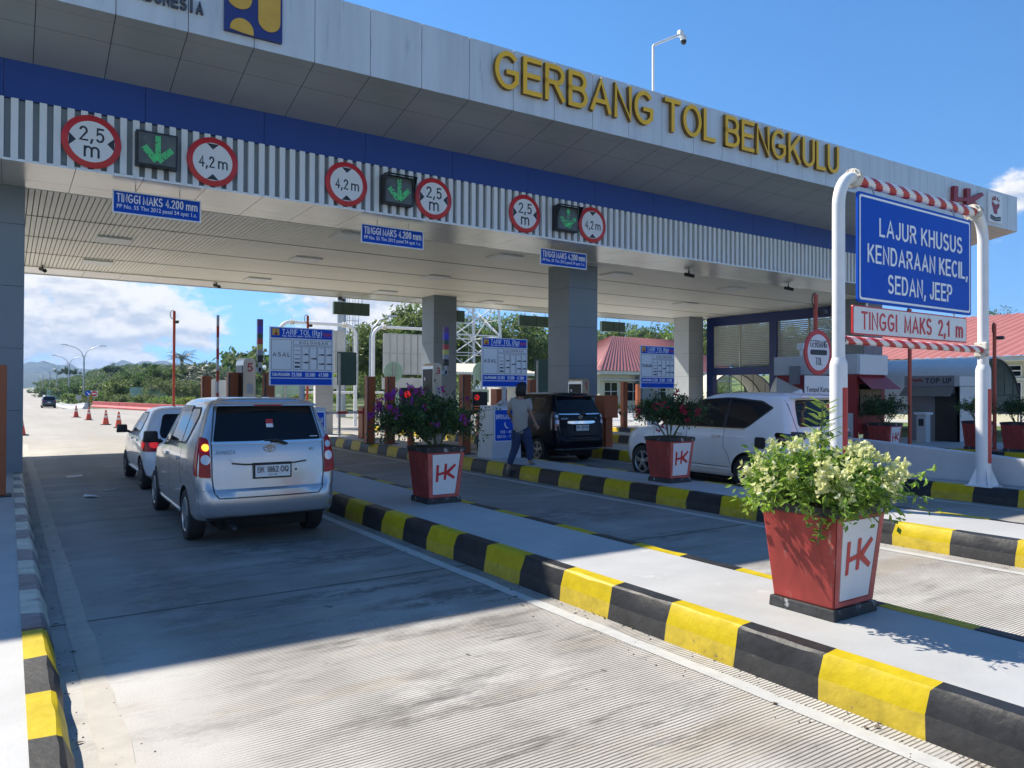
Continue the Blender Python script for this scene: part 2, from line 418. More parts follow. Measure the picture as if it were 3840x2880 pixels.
_tcache = {}
def textmesh(s, bold=0.0):
    key = (s, bold)
    if key not in _tcache:
        cu = bpy.data.curves.new('lettering', 'FONT')
        cu.body = s; cu.size = 1.0; cu.offset = bold; cu.resolution_u = 4
        ob = bpy.data.objects.new('lettering', cu); COL.objects.link(ob)
        bpy.context.view_layer.update()
        me = bpy.data.meshes.new_from_object(ob.evaluated_get(bpy.context.evaluated_depsgraph_get()))
        bpy.data.objects.remove(ob)
        vs = [tuple(v.co) for v in me.vertices]; fs = [tuple(p.vertices) for p in me.polygons]
        _tcache[key] = (vs, fs)
    return _tcache[key]
def text_into(mb, s, c, w, h, right=(1, 0, 0), up=(0, 0, 1), depth=0.004, bold=0.012, mi=0, side=None, shear=0.0):
    """lettering s fitted into a w x h box centred on c, standing proud of its plane by depth"""
    vs, fs = textmesh(s, bold)
    xs = [v[0] for v in vs]; ys = [v[1] for v in vs]
    x0, x1, y0, y1 = min(xs), max(xs), min(ys), max(ys)
    sx = w / (x1 - x0); sy = h / (y1 - y0)
    right, up, c = Vector(right), Vector(up), Vector(c); nrm = right.cross(up)
    P = [c + right * ((v[0] - (x0 + x1) / 2) * sx + shear * (v[1] - y0) * sy) + up * ((v[1] - (y0 + y1) / 2) * sy) for v in vs]
    n = len(P)
    F = [p + nrm * depth for p in P]
    cnt = {}
    for f in fs:
        for i in range(len(f)):
            a, b = f[i], f[(i + 1) % len(f)]; cnt[(a, b)] = cnt.get((a, b), 0) + 1
    edges = [(a, b) for (a, b) in cnt if (b, a) not in cnt]
    mb.add(F + P, fs, mi)
    o = len(mb.v) - 2 * n
    for a, b in edges:
        mb.f.append((o + a, o + n + a, o + n + b, o + b)); mb.m.append(side if side is not None else mi)
    return mb
def text(s, c, w, h, mat, parent, name='lettering', **kw):
    mb = text_into(MB(), s, c, w, h, **kw)
    return mb.build(name, mat, parent, fix=False)
def roundpoly(poly, r, n=4):
    out = []; m = len(poly)
    for i in range(m):
        p0, p, p1 = Vector(poly[i - 1]), Vector(poly[i]), Vector(poly[(i + 1) % m])
        rr = r[i] if isinstance(r, (list, tuple)) else r
        a = p0 - p; b = p1 - p
        rr = min(rr, a.length * 0.48, b.length * 0.48)
        A = p + unit(a) * rr; B = p + unit(b) * rr
        for k in range(n + 1):
            t = k / n
            out.append(tuple(A * (1 - t) ** 2 + p * (2 * t * (1 - t)) + B * t * t))
    return out
def rrect(x0, x1, y0, y1, r, n=4): return roundpoly([(x0, y0), (x1, y0), (x1, y1), (x0, y1)], r, n)
def circ(cx, cy, r, n=28, rx=None): return [(cx + (rx or r) * math.cos(2 * math.pi * k / n), cy + r * math.sin(2 * math.pi * k / n)) for k in range(n)]

# ------------------------------------------------------------------ stroke lettering (plain sans capitals, figures and m)
def _E(cx, cy, rx, ry, a0, a1):
    n = max(3, int(abs(a1 - a0) / 15))
    return [(cx + rx * math.cos(R(a0 + (a1 - a0) * i / n)), cy + ry * math.sin(R(a0 + (a1 - a0) * i / n))) for i in range(n + 1)]
GL = {
    'A': (.74, [[(0, 0), (.37, 1), (.74, 0)], [(.13, .32), (.61, .32)]]),
    'B': (.62, [[(0, 0), (0, 1), (.34, 1)] + _E(.34, .76, .24, .24, 90, -90) + [(0, .52)], [(0, 0), (.36, 0)] + _E(.36, .26, .26, .26, -90, 90)]),
    'C': (.68, [_E(.36, .5, .36, .5, 48, 312)]),
    'D': (.66, [[(0, 0), (0, 1), (.28, 1)] + _E(.28, .5, .38, .5, 90, -90) + [(0, 0)]]),
    'E': (.56, [[(.56, 1), (0, 1), (0, 0), (.56, 0)], [(0, .52), (.50, .52)]]),
    'F': (.52, [[(.52, 1), (0, 1), (0, 0)], [(0, .50), (.44, .50)]]),
    'G': (.74, [_E(.38, .5, .38, .5, 48, 320) + [(.70, .19), (.70, .46), (.40, .46)]]),
    'H': (.62, [[(0, 0), (0, 1)], [(.62, 0), (.62, 1)], [(0, .52), (.62, .52)]]),
    'I': (.0, [[(0, 0), (0, 1)]]),
    'J': (.40, [[(.40, 1), (.40, .24)] + _E(.20, .22, .20, .22, 0, -170)]),
    'K': (.62, [[(0, 0), (0, 1)], [(.60, 1), (0, .36)], [(.20, .57), (.64, 0)]]),
    'L': (.48, [[(0, 1), (0, 0), (.48, 0)]]),
    'M': (.74, [[(0, 0), (0, 1), (.37, .10), (.74, 1), (.74, 0)]]),
    'N': (.62, [[(0, 0), (0, 1), (.62, 0), (.62, 1)]]),
    'O': (.76, [_E(.38, .5, .38, .5, 90, 450)]),
    'P': (.58, [[(0, 0), (0, 1), (.34, 1)] + _E(.34, .74, .24, .26, 90, -90) + [(0, .48)]]),
    'Q': (.76, [_E(.38, .5, .38, .5, 90, 450), [(.46, .24), (.74, -.04)]]),
    'R': (.64, [[(0, 0), (0, 1), (.36, 1)] + _E(.36, .76, .24, .24, 90, -90) + [(0, .52)], [(.30, .52), (.64, 0)]]),
    'S': (.58, [_E(.29, .75, .26, .25, 30, 270) + _E(.29, .25, .29, .25, 90, -150)]),
    'T': (.62, [[(0, 1), (.62, 1)], [(.31, 1), (.31, 0)]]),
    'U': (.62, [[(0, 1), (0, .32)] + _E(.31, .31, .31, .31, 180, 360) + [(.62, 1)]]),
    'V': (.70, [[(0, 1), (.35, 0), (.70, 1)]]),
    'Y': (.66, [[(0, 1), (.33, .46), (.66, 1)], [(.33, .46), (.33, 0)]]), 'X': (.62, [[(0, 0), (.62, 1)], [(0, 1), (.62, 0)]]),
    'W': (.96, [[(0, 1), (.24, 0), (.48, 1), (.72, 0), (.96, 1)]]),
    'Z': (.56, [[(0, 1), (.56, 1), (0, 0), (.56, 0)]]),
    '0': (.52, [_E(.26, .5, .26, .5, 90, 450)]),
    '1': (.26, [[(0, .78), (.24, 1), (.24, 0)]]),
    '2': (.52, [_E(.26, .73, .25, .27, 165, -25) + [(0, 0), (.54, 0)]]),
    '3': (.52, [_E(.25, .76, .23, .24, 150, -90), _E(.25, .26, .27, .26, 90, -150)]),
    '4': (.56, [[(.42, 0), (.42, 1), (0, .28), (.56, .28)]]),
    '5': (.52, [[(.48, 1), (.08, 1), (.03, .50)] + _E(.25, .32, .27, .32, 125, -145)]),
    '6': (.52, [_E(.27, .5, .27, .5, 55, 180) + _E(.26, .31, .26, .31, 180, -180)]),
    '7': (.50, [[(0, 1), (.50, 1), (.16, 0)]]),
    '8': (.52, [_E(.26, .76, .22, .24, -90, 270), _E(.26, .26, .26, .26, 90, 450)]),
    '9': (.52, [_E(.25, .5, .27, .5, -125, 0) + _E(.26, .69, .26, .31, 0, 360)]),
    'm': (.92, [[(0, 0), (0, .66)], _E(.23, .43, .23, .23, 180, 0) + [(.46, 0)], _E(.69, .43, .23, .23, 180, 0) + [(.92, 0)]]),
    ',': (.10, [[(.08, .06), (.0, -.18)]]), '.': (.04, [[(.02, 0), (.02, .06)]]), '-': (.30, [[(0, .42), (.30, .42)]]),
    '(': (.16, [_E(.36, .45, .36, .68, 130, 230)]), ')': (.16, [_E(-.20, .45, .36, .68, 50, -50)]),
    'p': (.48, [[(0, -.28), (0, .66)], _E(.24, .32, .24, .33, 150, -150)]),
}
def stroke_into(mb, s, c, w, h, right=(1, 0, 0), up=(0, 0, 1), depth=0.004, th=0.14, mi=0, side=None, gap=0.20, shear=0.0):
    """capitals of stroke weight th (of the cap height) fitted into a w x h box centred on c"""
    th_y = th
    x = 0.0; items = []
    for ch in s:
        if ch == ' ': x += 0.34 + gap * 0.4; continue
        gw, pl = GL[ch]
        items += [[(x + px, py) for px, py in p] for p in pl]; x += gw + gap + th * 0.9
    W = x - gap - th * 0.9 + th
    sx = w / W; sy = h / (1 + th)
    right, up, c = Vector(right), Vector(up), Vector(c); nrm = right.cross(up)
    def P(px, py):
        u = (px + th / 2) * sx - w / 2; v = (py + th / 2) * sy - h / 2
        return c + right * (u + shear * (v + h / 2)) + up * v
    for si, pl in enumerate(items):
        hw = th * sy / 2
        Q = []
        for a, b in pl:
            q = Vector((a * sx, b * sy))
            if not Q or (q - Q[-1]).length > 1e-4 * h: Q.append(q)
        closed = (Q[0] - Q[-1]).length < 1e-5
        if closed: Q = Q[:-1]
        n = len(Q); L = []; Rr = []
        for i, q in enumerate(Q):
            a = Q[i - 1] if (i > 0 or closed) else None
            b = Q[(i + 1) % n] if (i < n - 1 or closed) else None
            d0 = (q - a).normalized() if a is not None else None
            d1 = (b - q).normalized() if b is not None else None
            if d0 is None: d0 = d1; q = q - d1 * hw * (1 if abs(d1.y) > .95 or abs(d1.x) > .95 else 0.5)
            elif d1 is None: d1 = d0; q = q + d0 * hw * (1 if abs(d0.y) > .95 or abs(d0.x) > .95 else 0.5)
            n0, n1 = Vector((-d0.y, d0.x)), Vector((-d1.y, d1.x))
            m = n0 + n1
            m = m.normalized() if m.length > 1e-6 else n0
            k = hw / max(0.68, m.dot(n0))
            L.append(q + m * k); Rr.append(q - m * k)
        d = depth + si * 0.0004
        vs = []
        for a, b in zip(L, Rr):
            A = P(a.x / sx, a.y / sy); B = P(b.x / sx, b.y / sy)
            vs += [A + nrm * d, B + nrm * d, A, B]
        fs = []; ms = []
        rng = range(n if closed else n - 1)
        for i in rng:
            j = (i + 1) % n; o, p = 4 * i, 4 * j
            fs += [(o + 1, p + 1, p, o), (o, p, p + 2, o + 2), (p + 1, o + 1, o + 3, p + 3)]; ms += [mi, side if side is not None else mi, side if side is not None else mi]
        if not closed:
            e = 4 * (n - 1); fs += [(0, 2, 3, 1), (e + 1, e + 3, e + 2, e)]; ms += [side if side is not None else mi] * 2
        o = len(mb.v)
        mb.v += [tuple(v) for v in vs]
        for f, m_ in zip(fs, ms): mb.f.append(tuple(i + o for i in f)); mb.m.append(m_)
    return mb
def glyph_width(s, th, gap):
    x = 0
    for ch in s:
        x += (0.34 + gap * 0.4) if ch == ' ' else GL[ch][0] + gap + th * 0.9
    return x
# ------------------------------------------------------------------ ground, road, islands
def sstep(a, b, x):
    t = max(0.0, min(1.0, (x - a) / (b - a))); return t * t * (3 - 2 * t)
def roadz(y): return 2.75 * sstep(165, 430, y) - 1.0 * sstep(72, 125, y)
def gz(x, y):
    z = roadz(y) - 0.06
    side = sstep(11.5, 45, x) * sstep(140, 300, y)
    z += 6.6 * side * (0.9 + 0.2 * math.sin(x * 0.021 + 1.0) + 0.12 * math.sin(y * 0.017)) * (0.45 + 0.55 * sstep(0.02, 0.13, x / max(y, 1.0))) * (1 - 0.8 * sstep(0.22, 0.33, x / max(y, 1.0)))
    z -= 1.0 * sstep(10, 18, x) * sstep(60, 90, y) * (1 - side) * (1 - sstep(90, 125, y))
    z += 7.0 * sstep(55, 130, x) * (1 - sstep(90, 150, y))
    return z
def ground_sheet():
    xs = [-3500, -1500, -600, -250, -120, -60, -30, -20, -12, -8, 0, 6, 10] + list(range(13, 90, 6)) + list(range(90, 330, 20)) + [360, 450, 600, 1000, 2000, 3500]
    ys = [-3500, -1000, -300, -100, -40, -10, 0, 10, 20, 30, 40, 50, 60] + list(range(66, 270, 9)) + list(range(270, 480, 20)) + [520, 600, 750, 1000, 1500, 2500, 3500]
    vs = [(x, y, gz(x, y)) for y in ys for x in xs]
    nx = len(xs)
    fs = [(j * nx + i, j * nx + i + 1, (j + 1) * nx + i + 1, (j + 1) * nx + i) for j in range(len(ys) - 1) for i in range(nx - 1)]
    return MB().add(vs, fs)
MT['grass'] = M('grass_ground', (0.085, 0.13, 0.03), 0.9, var=0.45, vs=0.35, bump=0.7, bs=14, spots=((0.16, 0.15, 0.06), 0.22, 0.56))
struct(ground_sheet().build('ground', 'grass', smooth=180))

def concrete_road():
    m = bpy.data.materials.new('grooved_concrete'); m.use_nodes = True
    nt = m.node_tree; N, L = nt.nodes, nt.links
    b = N['Principled BSDF']; b.inputs['Roughness'].default_value = 0.75; b.inputs['Specular IOR Level'].default_value = 0.35
    t = N.new('ShaderNodeTexCoord'); sp = N.new('ShaderNodeSeparateXYZ'); L.new(t.outputs['Object'], sp.inputs[0])
    X, Y = sp.outputs[0], sp.outputs[1]
    def ma(op, a, b2=None, c=None, clamp=False):
        n = N.new('ShaderNodeMath'); n.operation = op; n.use_clamp = clamp
        for i, s in enumerate((a, b2, c)):
            if s is None: continue
            if isinstance(s, (int, float)): n.inputs[i].default_value = s
            else: L.new(s, n.inputs[i])
        return n.outputs[0]
    def mr(v, a, b2, c=0.0, d=1.0):
        n = N.new('ShaderNodeMapRange'); n.interpolation_type = 'SMOOTHSTEP'; L.new(v, n.inputs[0])
        for i, s in enumerate((a, b2, c, d)): n.inputs[i + 1].default_value = s
        return n.outputs[0]
    def noi(scale, st, det=6, rough=0.6, off=(0, 0, 0)):
        mp = N.new('ShaderNodeMapping'); mp.inputs['Scale'].default_value = st; mp.inputs['Location'].default_value = off
        L.new(t.outputs['Object'], mp.inputs[0])
        n = N.new('ShaderNodeTexNoise'); n.inputs['Scale'].default_value = scale; n.inputs['Detail'].default_value = det; n.inputs['Roughness'].default_value = rough
        L.new(mp.outputs[0], n.inputs['Vector']); return n.outputs['Fac']
    def mix(fac, a, c, mode='MIX'):
        n = N.new('ShaderNodeMix'); n.data_type = 'RGBA'; n.blend_type = mode
        L.new(fac, n.inputs[0])
        for i, s in ((6, a), (7, c)):
            if isinstance(s, tuple): n.inputs[i].default_value = (*s, 1)
            else: L.new(s, n.inputs[i])
        return n.outputs[2]
    base = mix(mr(noi(0.55, (1, 1, 1)), 0.35, 0.65), (0.38, 0.36, 0.325), (0.49, 0.475, 0.44))
    base = mix(mr(noi(90, (1, 1, 1), 3), 0.35, 0.75, 0.0, 0.35), base, (0.26, 0.25, 0.23))            # aggregate speckle
    base = mix(mr(noi(1.1, (0.35, 1.6, 1), 7, off=(4, 2, 0)), 0.50, 0.70, 0.0, 0.55), base, (0.33, 0.27, 0.19))   # brown tint
    # dirty lanes: dark smears drawn across the slab, strongest between the wheel tracks
    lane = mr(ma('ABSOLUTE', ma('SUBTRACT', X, 2.55)), 0.5, 1.7, 1.0, 0.15)
    sm = mr(noi(1.5, (0.45, 2.2, 1), 12, 0.74, (1.5, 0.3, 0)), 0.52, 0.64)
    near = mr(Y, 3.0, 26.0, 1.0, 0.35)
    base = mix(ma('MULTIPLY', ma('MULTIPLY', sm, lane), ma('MULTIPLY', near, 0.80)), base, (0.085, 0.082, 0.08))
    sm2 = mr(noi(1.9, (0.7, 1.6, 1), 12, 0.75, (7.5, 1.3, 0)), 0.50, 0.66, 0.0, 0.45)
    base = mix(ma('MULTIPLY', sm2, mr(Y, 8.0, 30.0, 1.0, 0.2)), base, (0.16, 0.15, 0.145))
    patchn = mr(noi(3.2, (0.8, 1.6, 1), 12, 0.78, (1, 2, 0)), 0.44, 0.56)
    for px_, py_, rx_, ry_, k_ in ((3.05, 7.75, 1.1, 0.42, .80), (2.75, 6.35, 1.3, 0.20, .75), (3.2, 5.75, 0.9, 0.28, .75), (2.9, 5.0, 1.0, 0.13, .55), (2.6, 8.6, 1.2, 0.5, .7), (1.2, 7.2, 0.5, 1.6, .45), (2.2, 3.9, .8, .35, .30), (10.9, 6.5, 1.2, .5, .6), (7.0, 8.5, 1.2, .8, .6), (6.9, 6.6, 1.0, .3, .6)):
        dx_ = ma('DIVIDE', ma('SUBTRACT', X, px_), rx_); dy_ = ma('DIVIDE', ma('SUBTRACT', Y, py_), ry_)
        dd_ = ma('ADD', ma('MULTIPLY', dx_, dx_), ma('MULTIPLY', dy_, dy_))
        base = mix(ma('MULTIPLY', ma('MULTIPLY', mr(dd_, 0.1, 1.0, 1.0, 0.0), patchn), k_), base, (0.045, 0.044, 0.043))
    drip = mr(noi(7, (1, 0.8, 1), 3, 0.5, (3, 5, 0)), 0.69, 0.73, 0.0, 0.75)
    base = mix(ma('MULTIPLY', drip, lane), base, (0.06, 0.058, 0.055))
    wt = mr(ma('ABSOLUTE', ma('SUBTRACT', ma('ABSOLUTE', ma('SUBTRACT', X, 2.5)), 0.78)), 0.05, 0.32, 0.34, 0.0)
    base = mix(ma('MULTIPLY', wt, noi(2.0, (1, 0.3, 1), 6)), base, (0.12, 0.115, 0.11))
    # oily slab, with extra shade painted into the band where the roof shadow falls
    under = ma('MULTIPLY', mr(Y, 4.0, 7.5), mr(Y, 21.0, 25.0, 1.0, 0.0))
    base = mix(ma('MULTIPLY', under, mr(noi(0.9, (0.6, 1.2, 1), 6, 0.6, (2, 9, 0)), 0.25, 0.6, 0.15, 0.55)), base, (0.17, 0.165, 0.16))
    # grooves
    ph = ma('FRACT', ma('DIVIDE', ma('ADD', Y, ma('MULTIPLY', noi(1.2, (1, 1, 1), 2), 0.03)), 0.026))
    gr = mr(ma('ABSOLUTE', ma('SUBTRACT', ph, 0.5)), 0.11, 0.25, 1.0, 0.0)
    gw = mr(noi(2.2, (0.6, 1.4, 1), 5, 0.6, (3, 3, 0)), 0.30, 0.52, 0.35, 1.0)
    edge = ma('MULTIPLY', mr(X, 0.75, 1.3), mr(Y, 22.0, 30.0, 1.0, 0.0))
    gf = ma('MULTIPLY', ma('MULTIPLY', gr, gw), ma('MULTIPLY', edge, 0.85))
    base = mix(gf, base, (0.085, 0.072, 0.055))
    # expansion joints
    jf = mr(ma('ABSOLUTE', ma('SUBTRACT', ma('FRACT', ma('DIVIDE', ma('SUBTRACT', Y, 4.15), 5.0)), 0.5)), 0.0022, 0.0042, 0.9, 0.0)
    base = mix(jf, base, (0.05, 0.048, 0.045))
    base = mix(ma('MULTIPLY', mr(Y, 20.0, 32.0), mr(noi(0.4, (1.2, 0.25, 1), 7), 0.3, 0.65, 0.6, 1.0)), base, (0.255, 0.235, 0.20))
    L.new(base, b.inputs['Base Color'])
    bp = N.new('ShaderNodeBump'); bp.inputs['Strength'].default_value = 0.55; bp.inputs['Distance'].default_value = 0.006
    L.new(ma('SUBTRACT', ma('MULTIPLY', noi(60, (1, 1, 1), 4), 0.6), ma('MULTIPLY', gr, edge)), bp.inputs['Height'])
    L.new(bp.outputs[0], b.inputs['Normal'])
    return m
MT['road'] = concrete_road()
mb = MB()
mb.add([(-12, -12, 0), (62, -12, 0), (62, 48, 0), (-12, 48, 0)], [(0, 1, 2, 3)])
ysr = [48, 62, 76, 90, 105, 120, 140] + list(range(155, 440, 20))
xr = lambda y: 62 - 44 * sstep(48, 60, y) - 9.6 * sstep(58, 105, y)
vs = []
for y in ysr: vs += [(-12 + 4 * sstep(50, 120, y), y, roadz(y)), (xr(y), y, roadz(y))]
mb.add(vs, [(2 * i, 2 * i + 1, 2 * i + 3, 2 * i + 2) for i in range(len(ysr) - 1)])
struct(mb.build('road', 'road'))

def kerb(name, x, sgn, y0, y1, pal, pitch, phase, h=0.262):
    """painted kerb whose road face stands at x and looks towards -sgn; paint changes every pitch metres"""
    prof = [(0.0, 0.0), (0.012, 0.125), (0.055, h - 0.018), (0.075, h), (0.185, h + 0.003), (0.185, 0.0)]
    rows = []; y = y0; rng = random.Random(int(x * 10) + 50)
    marks = [y0]; k = math.ceil((y0 - phase) / pitch)
    while phase + k * pitch < y1:
        if phase + k * pitch > y0 + 0.02: marks.append(phase + k * pitch)
        k += 1
    marks.append(y1)
    ys = []
    for a, b in zip(marks, marks[1:]):
        for q in range(4): ys.append((a + (b - a) * q / 4, a))
    ys.append((y1, marks[-2]))
    vs = []; fs = []; ms = []
    n = len(prof)
    for yy, st in ys:
        for i, (d, z) in enumerate(prof):
            jx = rng.uniform(-0.006, 0.006) if 0 < i < 4 else 0; jz = rng.uniform(-0.005, 0.005) if 1 <= i < 4 else 0
            vs.append((x + sgn * (d + jx), yy + (rng.uniform(-0.012, 0.012) if 0 < i < 4 else 0), z + jz))
    for r in range(len(ys) - 1):
        idx = int(round((ys[r][1] - phase) / pitch)) if ys[r][1] != y0 else math.floor((ys[r + 1][0] - phase) / pitch)
        c = idx % 2
        for i in range(n - 1):
            fs.append((r * n + i, r * n + i + 1, (r + 1) * n + i + 1, (r + 1) * n + i))
            ms.append(c if i > 0 else c + 2)
    mb = MB(); mb.v = vs; mb.f = fs; mb.m = ms
    return struct(mb.build(name, pal, smooth=25))
YB = ['kyellow', 'kblack', 'kyellowlow', 'kblacklow']
def island(name, x0, x1, y0, y1, slabz=0.258):
    mb = MB().box(x0 + 0.18, x1 - 0.18, y0, y1, -0.02, slabz)
    return struct(mb.build(name, 'slab'))
ISL = [('entry_island', -3.2, 0.27, -6, 31), ('first_island', 3.94, 5.40, -6, 31), ('second_island', 8.65, 10.05, -6, 31),
       ('third_island', 13.15, 14.85, -6, 31), ('fourth_island', 17.75, 19.35, 2, 29)]
for nm, x0, x1, y0, y1 in ISL:
    island('traffic_island', x0, x1, y0, y1)
kerb('kerb', 0.27, -1, -6, 5.72, YB, 0.585, 3.90)
kerb('kerb', 0.27, -1, 5.72, 31, ['kwhite', 'kgrey', 'kwhite', 'kblack'], 0.585, 3.90 + 0.0)
kerb('kerb', 3.94, 1, -6, 31, YB, 0.617, 2.01)
kerb('kerb', 5.40, -1, -6, 31, YB, 0.64, 2.35)
kerb('kerb', 8.65, 1, -6, 31, YB, 0.645, 8.02)
kerb('kerb', 10.05, -1, -6, 31, YB, 0.64, 3.0)
kerb('kerb', 13.15, 1, -6, 31, YB, 0.66, 5.95)
kerb('kerb', 14.85, -1, -6, 31, YB, 0.64, 3.0)
kerb('kerb', 17.75, 1, 2, 29, YB, 0.64, 3.0)
kerb('kerb', 21.35, 1, 2, 29, YB, 0.70, 8.20)
struct(MB().box(21.53, 58, 2, 40, -0.02, 0.258).build('pavement', 'slab'))
struct(MB().add([(25.5, 9, 0.263), (38, 9, 0.263), (38, 24, 0.263), (25.5, 24, 0.263)], [(0, 1, 2, 3)]).build('lawn', 'grass'))

def roadline(x, w, y0, y1, m, gaps=()):
    mb = MB(); y = y0; rng = random.Random(3)
    rows = []
    while y <= y1:
        rows.append((x - w / 2 + rng.uniform(-0.008, 0.008), x + w / 2 + rng.uniform(-0.008, 0.008), y)); y += 0.25
    vs = []
    for a, b, yy in rows: vs += [(a, yy, 0.004), (b, yy, 0.004)]
    mb.add(vs, [(2 * i, 2 * i + 1, 2 * i + 3, 2 * i + 2) for i in range(len(rows) - 1)])
    return struct(mb.build('road_line', m))
roadline(3.735, 0.12, -4, 29, 'line')
roadline(0.455, 0.15, -4, 29, 'lineworn')
roadline(8.36, 0.12, -4, 29, 'line')
roadline(12.86, 0.12, -4, 29, 'line')
roadline(5.75, 0.10, -4, 29, 'lineworn')

# far hills, real ridges three kilometres away
def ridge(y, zs, x0, x1, seed, depth):
    rng = random.Random(seed); n = 90
    vs = []; ph = [rng.uniform(0, 6.28) for _ in range(8)]
    for k in range(5):
        t = k / 4
        for i in range(n + 1):
            u = i / n; x = x0 + (x1 - x0) * u
            h = zs(u) * (1 + 0.10 * sum(math.sin(u * f * 6.28 + p) / (1 + j * 0.6) for j, (f, p) in enumerate(zip((5, 9, 14, 23, 31, 44), ph))))
            prof = (0, 0.38, 0.72, 1.0, 0.0)[k]
            sp = math.sin(u * 160 + k) * 20 * (1 if 0 < k < 3 else 0)
            vs.append((x, y + depth * (0, 0.3, 0.6, 1.0, 1.5)[k] + sp, -8 + (h + 8) * prof))
    fs = [(k * (n + 1) + i, k * (n + 1) + i + 1, (k + 1) * (n + 1) + i + 1, (k + 1) * (n + 1) + i) for k in range(4) for i in range(n)]
    return struct(MB().add(vs, fs).build('hills', 'hill', smooth=180))
ridge(2500, lambda u: 84 + 14 * math.exp(-((u - 0.40) / 0.07) ** 2) + 12 * math.exp(-((u - 0.50) / 0.06) ** 2) - 45 * sstep(0.52, 0.85, u), -300, 1500, 4, 500)
ridge(1700, lambda u: 34 - 16 * sstep(0.32, 0.6, u) + 2 * math.sin(u * 9), -350, 900, 9, 300)

# ------------------------------------------------------------------ toll canopy
YF = lambda x: 13.0 - (x - 5) * 0.031          # the fascia runs slightly askew
XL, XR = -9.0, 30.4
YL, YR, ZC = 14.75, 28.4, 5.50
canopy = thing('toll_canopy', 'wide grey panelled toll plaza roof with a dark blue band and white louvre front', 'toll gate', (10, 17, 0))
def cpart(name, mb, mats, smooth=None, bevel=0.0, parent=None):
    for i, v in enumerate(mb.v): mb.v[i] = (v[0] - 10, v[1] - 17, v[2])
    return mb.build(name, mats, parent or canopy, smooth, bevel)
FZ0, FZ1 = 7.66, 8.92
mb = MB(); x = 4.50 - 13 * 1.05
joints = []
while x < XR - 0.05:
    a, b = x + 0.006, min(x + 1.05, XR) - 0.006
    joints.append(x)
    mb.add([(a, YF(a), FZ0), (b, YF(b), FZ0), (b, YF(b), FZ1), (a, YF(a), FZ1), (a, YF(a) + 0.05, FZ0), (b, YF(b) + 0.05, FZ0), (b, YF(b) + 0.05, FZ1), (a, YF(a) + 0.05, FZ1)],
           [(0, 1, 2, 3), (4, 7, 6, 5), (0, 4, 5, 1), (1, 5, 6, 2), (2, 6, 7, 3), (3, 7, 4, 0)])
    x += 1.05
mb.add([(XR, YF(XR), FZ0), (XR, YR, FZ0), (XR, YR, FZ1), (XR, YF(XR), FZ1)], [(0, 1, 2, 3)])
cpart('fascia', mb, 'fascia')
x0 = joints[0]
mb = MB().add([(x0, YF(x0) + 0.03, FZ0 + 0.01), (XR, YF(XR) + 0.03, FZ0 + 0.01), (XR, YF(XR) + 0.03, FZ1 - 0.01), (x0, YF(x0) + 0.03, FZ1 - 0.01)], [(0, 1, 2, 3)])
# soffit: three rows of panels falling from the fascia to the blue band
def sof(x, t):      # t 0 at fascia, 1 at band
    return (x, YF(x) + (YL - YF(x)) * t, FZ0 + (7.22 - FZ0) * t)
def sofg(x, t): p = sof(x, t); return (p[0], p[1], p[2] + 0.02)
for i in range(len(joints)):
    a = joints[i]; b = min(a + 1.05, XR)
    mb.add([sofg(a, 0.0), sofg(b, 0.0), sofg(b, 1.0), sofg(a, 1.0)], [(0, 1, 2, 3)])
cpart('panel_backing', mb, 'gap')
mb = MB()
for i in range(len(joints)):
    a = joints[i] + 0.006; b = min(joints[i] + 1.05, XR) - 0.006
    for t0, t1 in ((0.004, 0.125), (0.127, 0.42), (0.424, 1.0)):
        mb.add([sof(a, t0), sof(b, t0), sof(b, t1), sof(a, t1)], [(0, 1, 2, 3)])
cpart('soffit', mb, 'soffit')
mb = MB()
x = -8.5
while x < XR - 0.1:
    mb.box(x + 0.004, min(x + 2.1, XR) - 0.004, YL, YL + 0.06, 6.585, 7.24); x += 2.1
cpart('blue_band', mb, 'blueband')
mb = MB().box(-8.5, XR - 0.6, YL + 0.05, YL + 0.12, 5.57, 6.58)
cpart('louvre_backing', mb, 'louvregrey')
mb = MB(); x = -8.4
while x < XR - 0.7:
    mb.box(x, x + 0.105, YL - 0.03, YL + 0.06, 5.565, 6.582); x += 0.2
cpart('louvre', mb, 'louvrewhite')
# ceiling edge panels, two rows at front and one at the back, then slats
mb = MB(); bk = MB()
x = -8.52
while x < XR - 0.8:
    for y0, y1 in ((YL - 0.03, 15.95), (15.95, 16.60)):
        mb.box(x + 0.005, x + 1.045, y0 + 0.005, y1 - 0.005, ZC + 0.05, ZC + 0.09)
    bk.box(x + 0.005, x + 1.045, 26.9, YR - 0.005, ZC + 0.0, ZC + 0.09)
    x += 1.05
cpart('ceiling_edge', mb, 'edgepanel'); cpart('ceiling_edge', bk, 'edgepanel')
mb = MB(); x = -8.5
while x < XR - 0.8:
    mb.box(x, x + 0.082, 16.60, 26.9, ZC + 0.04, ZC + 0.075); x += 0.1
cpart('ceiling_slats', mb, 'slat')
mb = MB().box(-8.6, XR - 0.7, 14.9, YR, ZC + 0.10, ZC + 0.16)
for y in (19.1, 21.7, 24.3): mb.box(-8.6, XR - 0.8, y, y + 0.03, ZC + 0.031, ZC + 0.09)
cpart('ceiling_backing', mb, 'slatgap')
mb = MB().box(XL, XR - 0.02, 13.2, YR - 0.02, 8.55, 8.65)
mb.box(XL, XR, YR, YR + 0.1, ZC - 0.02, FZ1)
mb.add([(XR - 0.62, YL, ZC), (XR - 0.62, YR, ZC), (XR - 0.02, YR, FZ0), (XR - 0.02, YL, FZ0)], [(0, 1, 2, 3)])
cpart('roof_deck', mb, 'fascia')
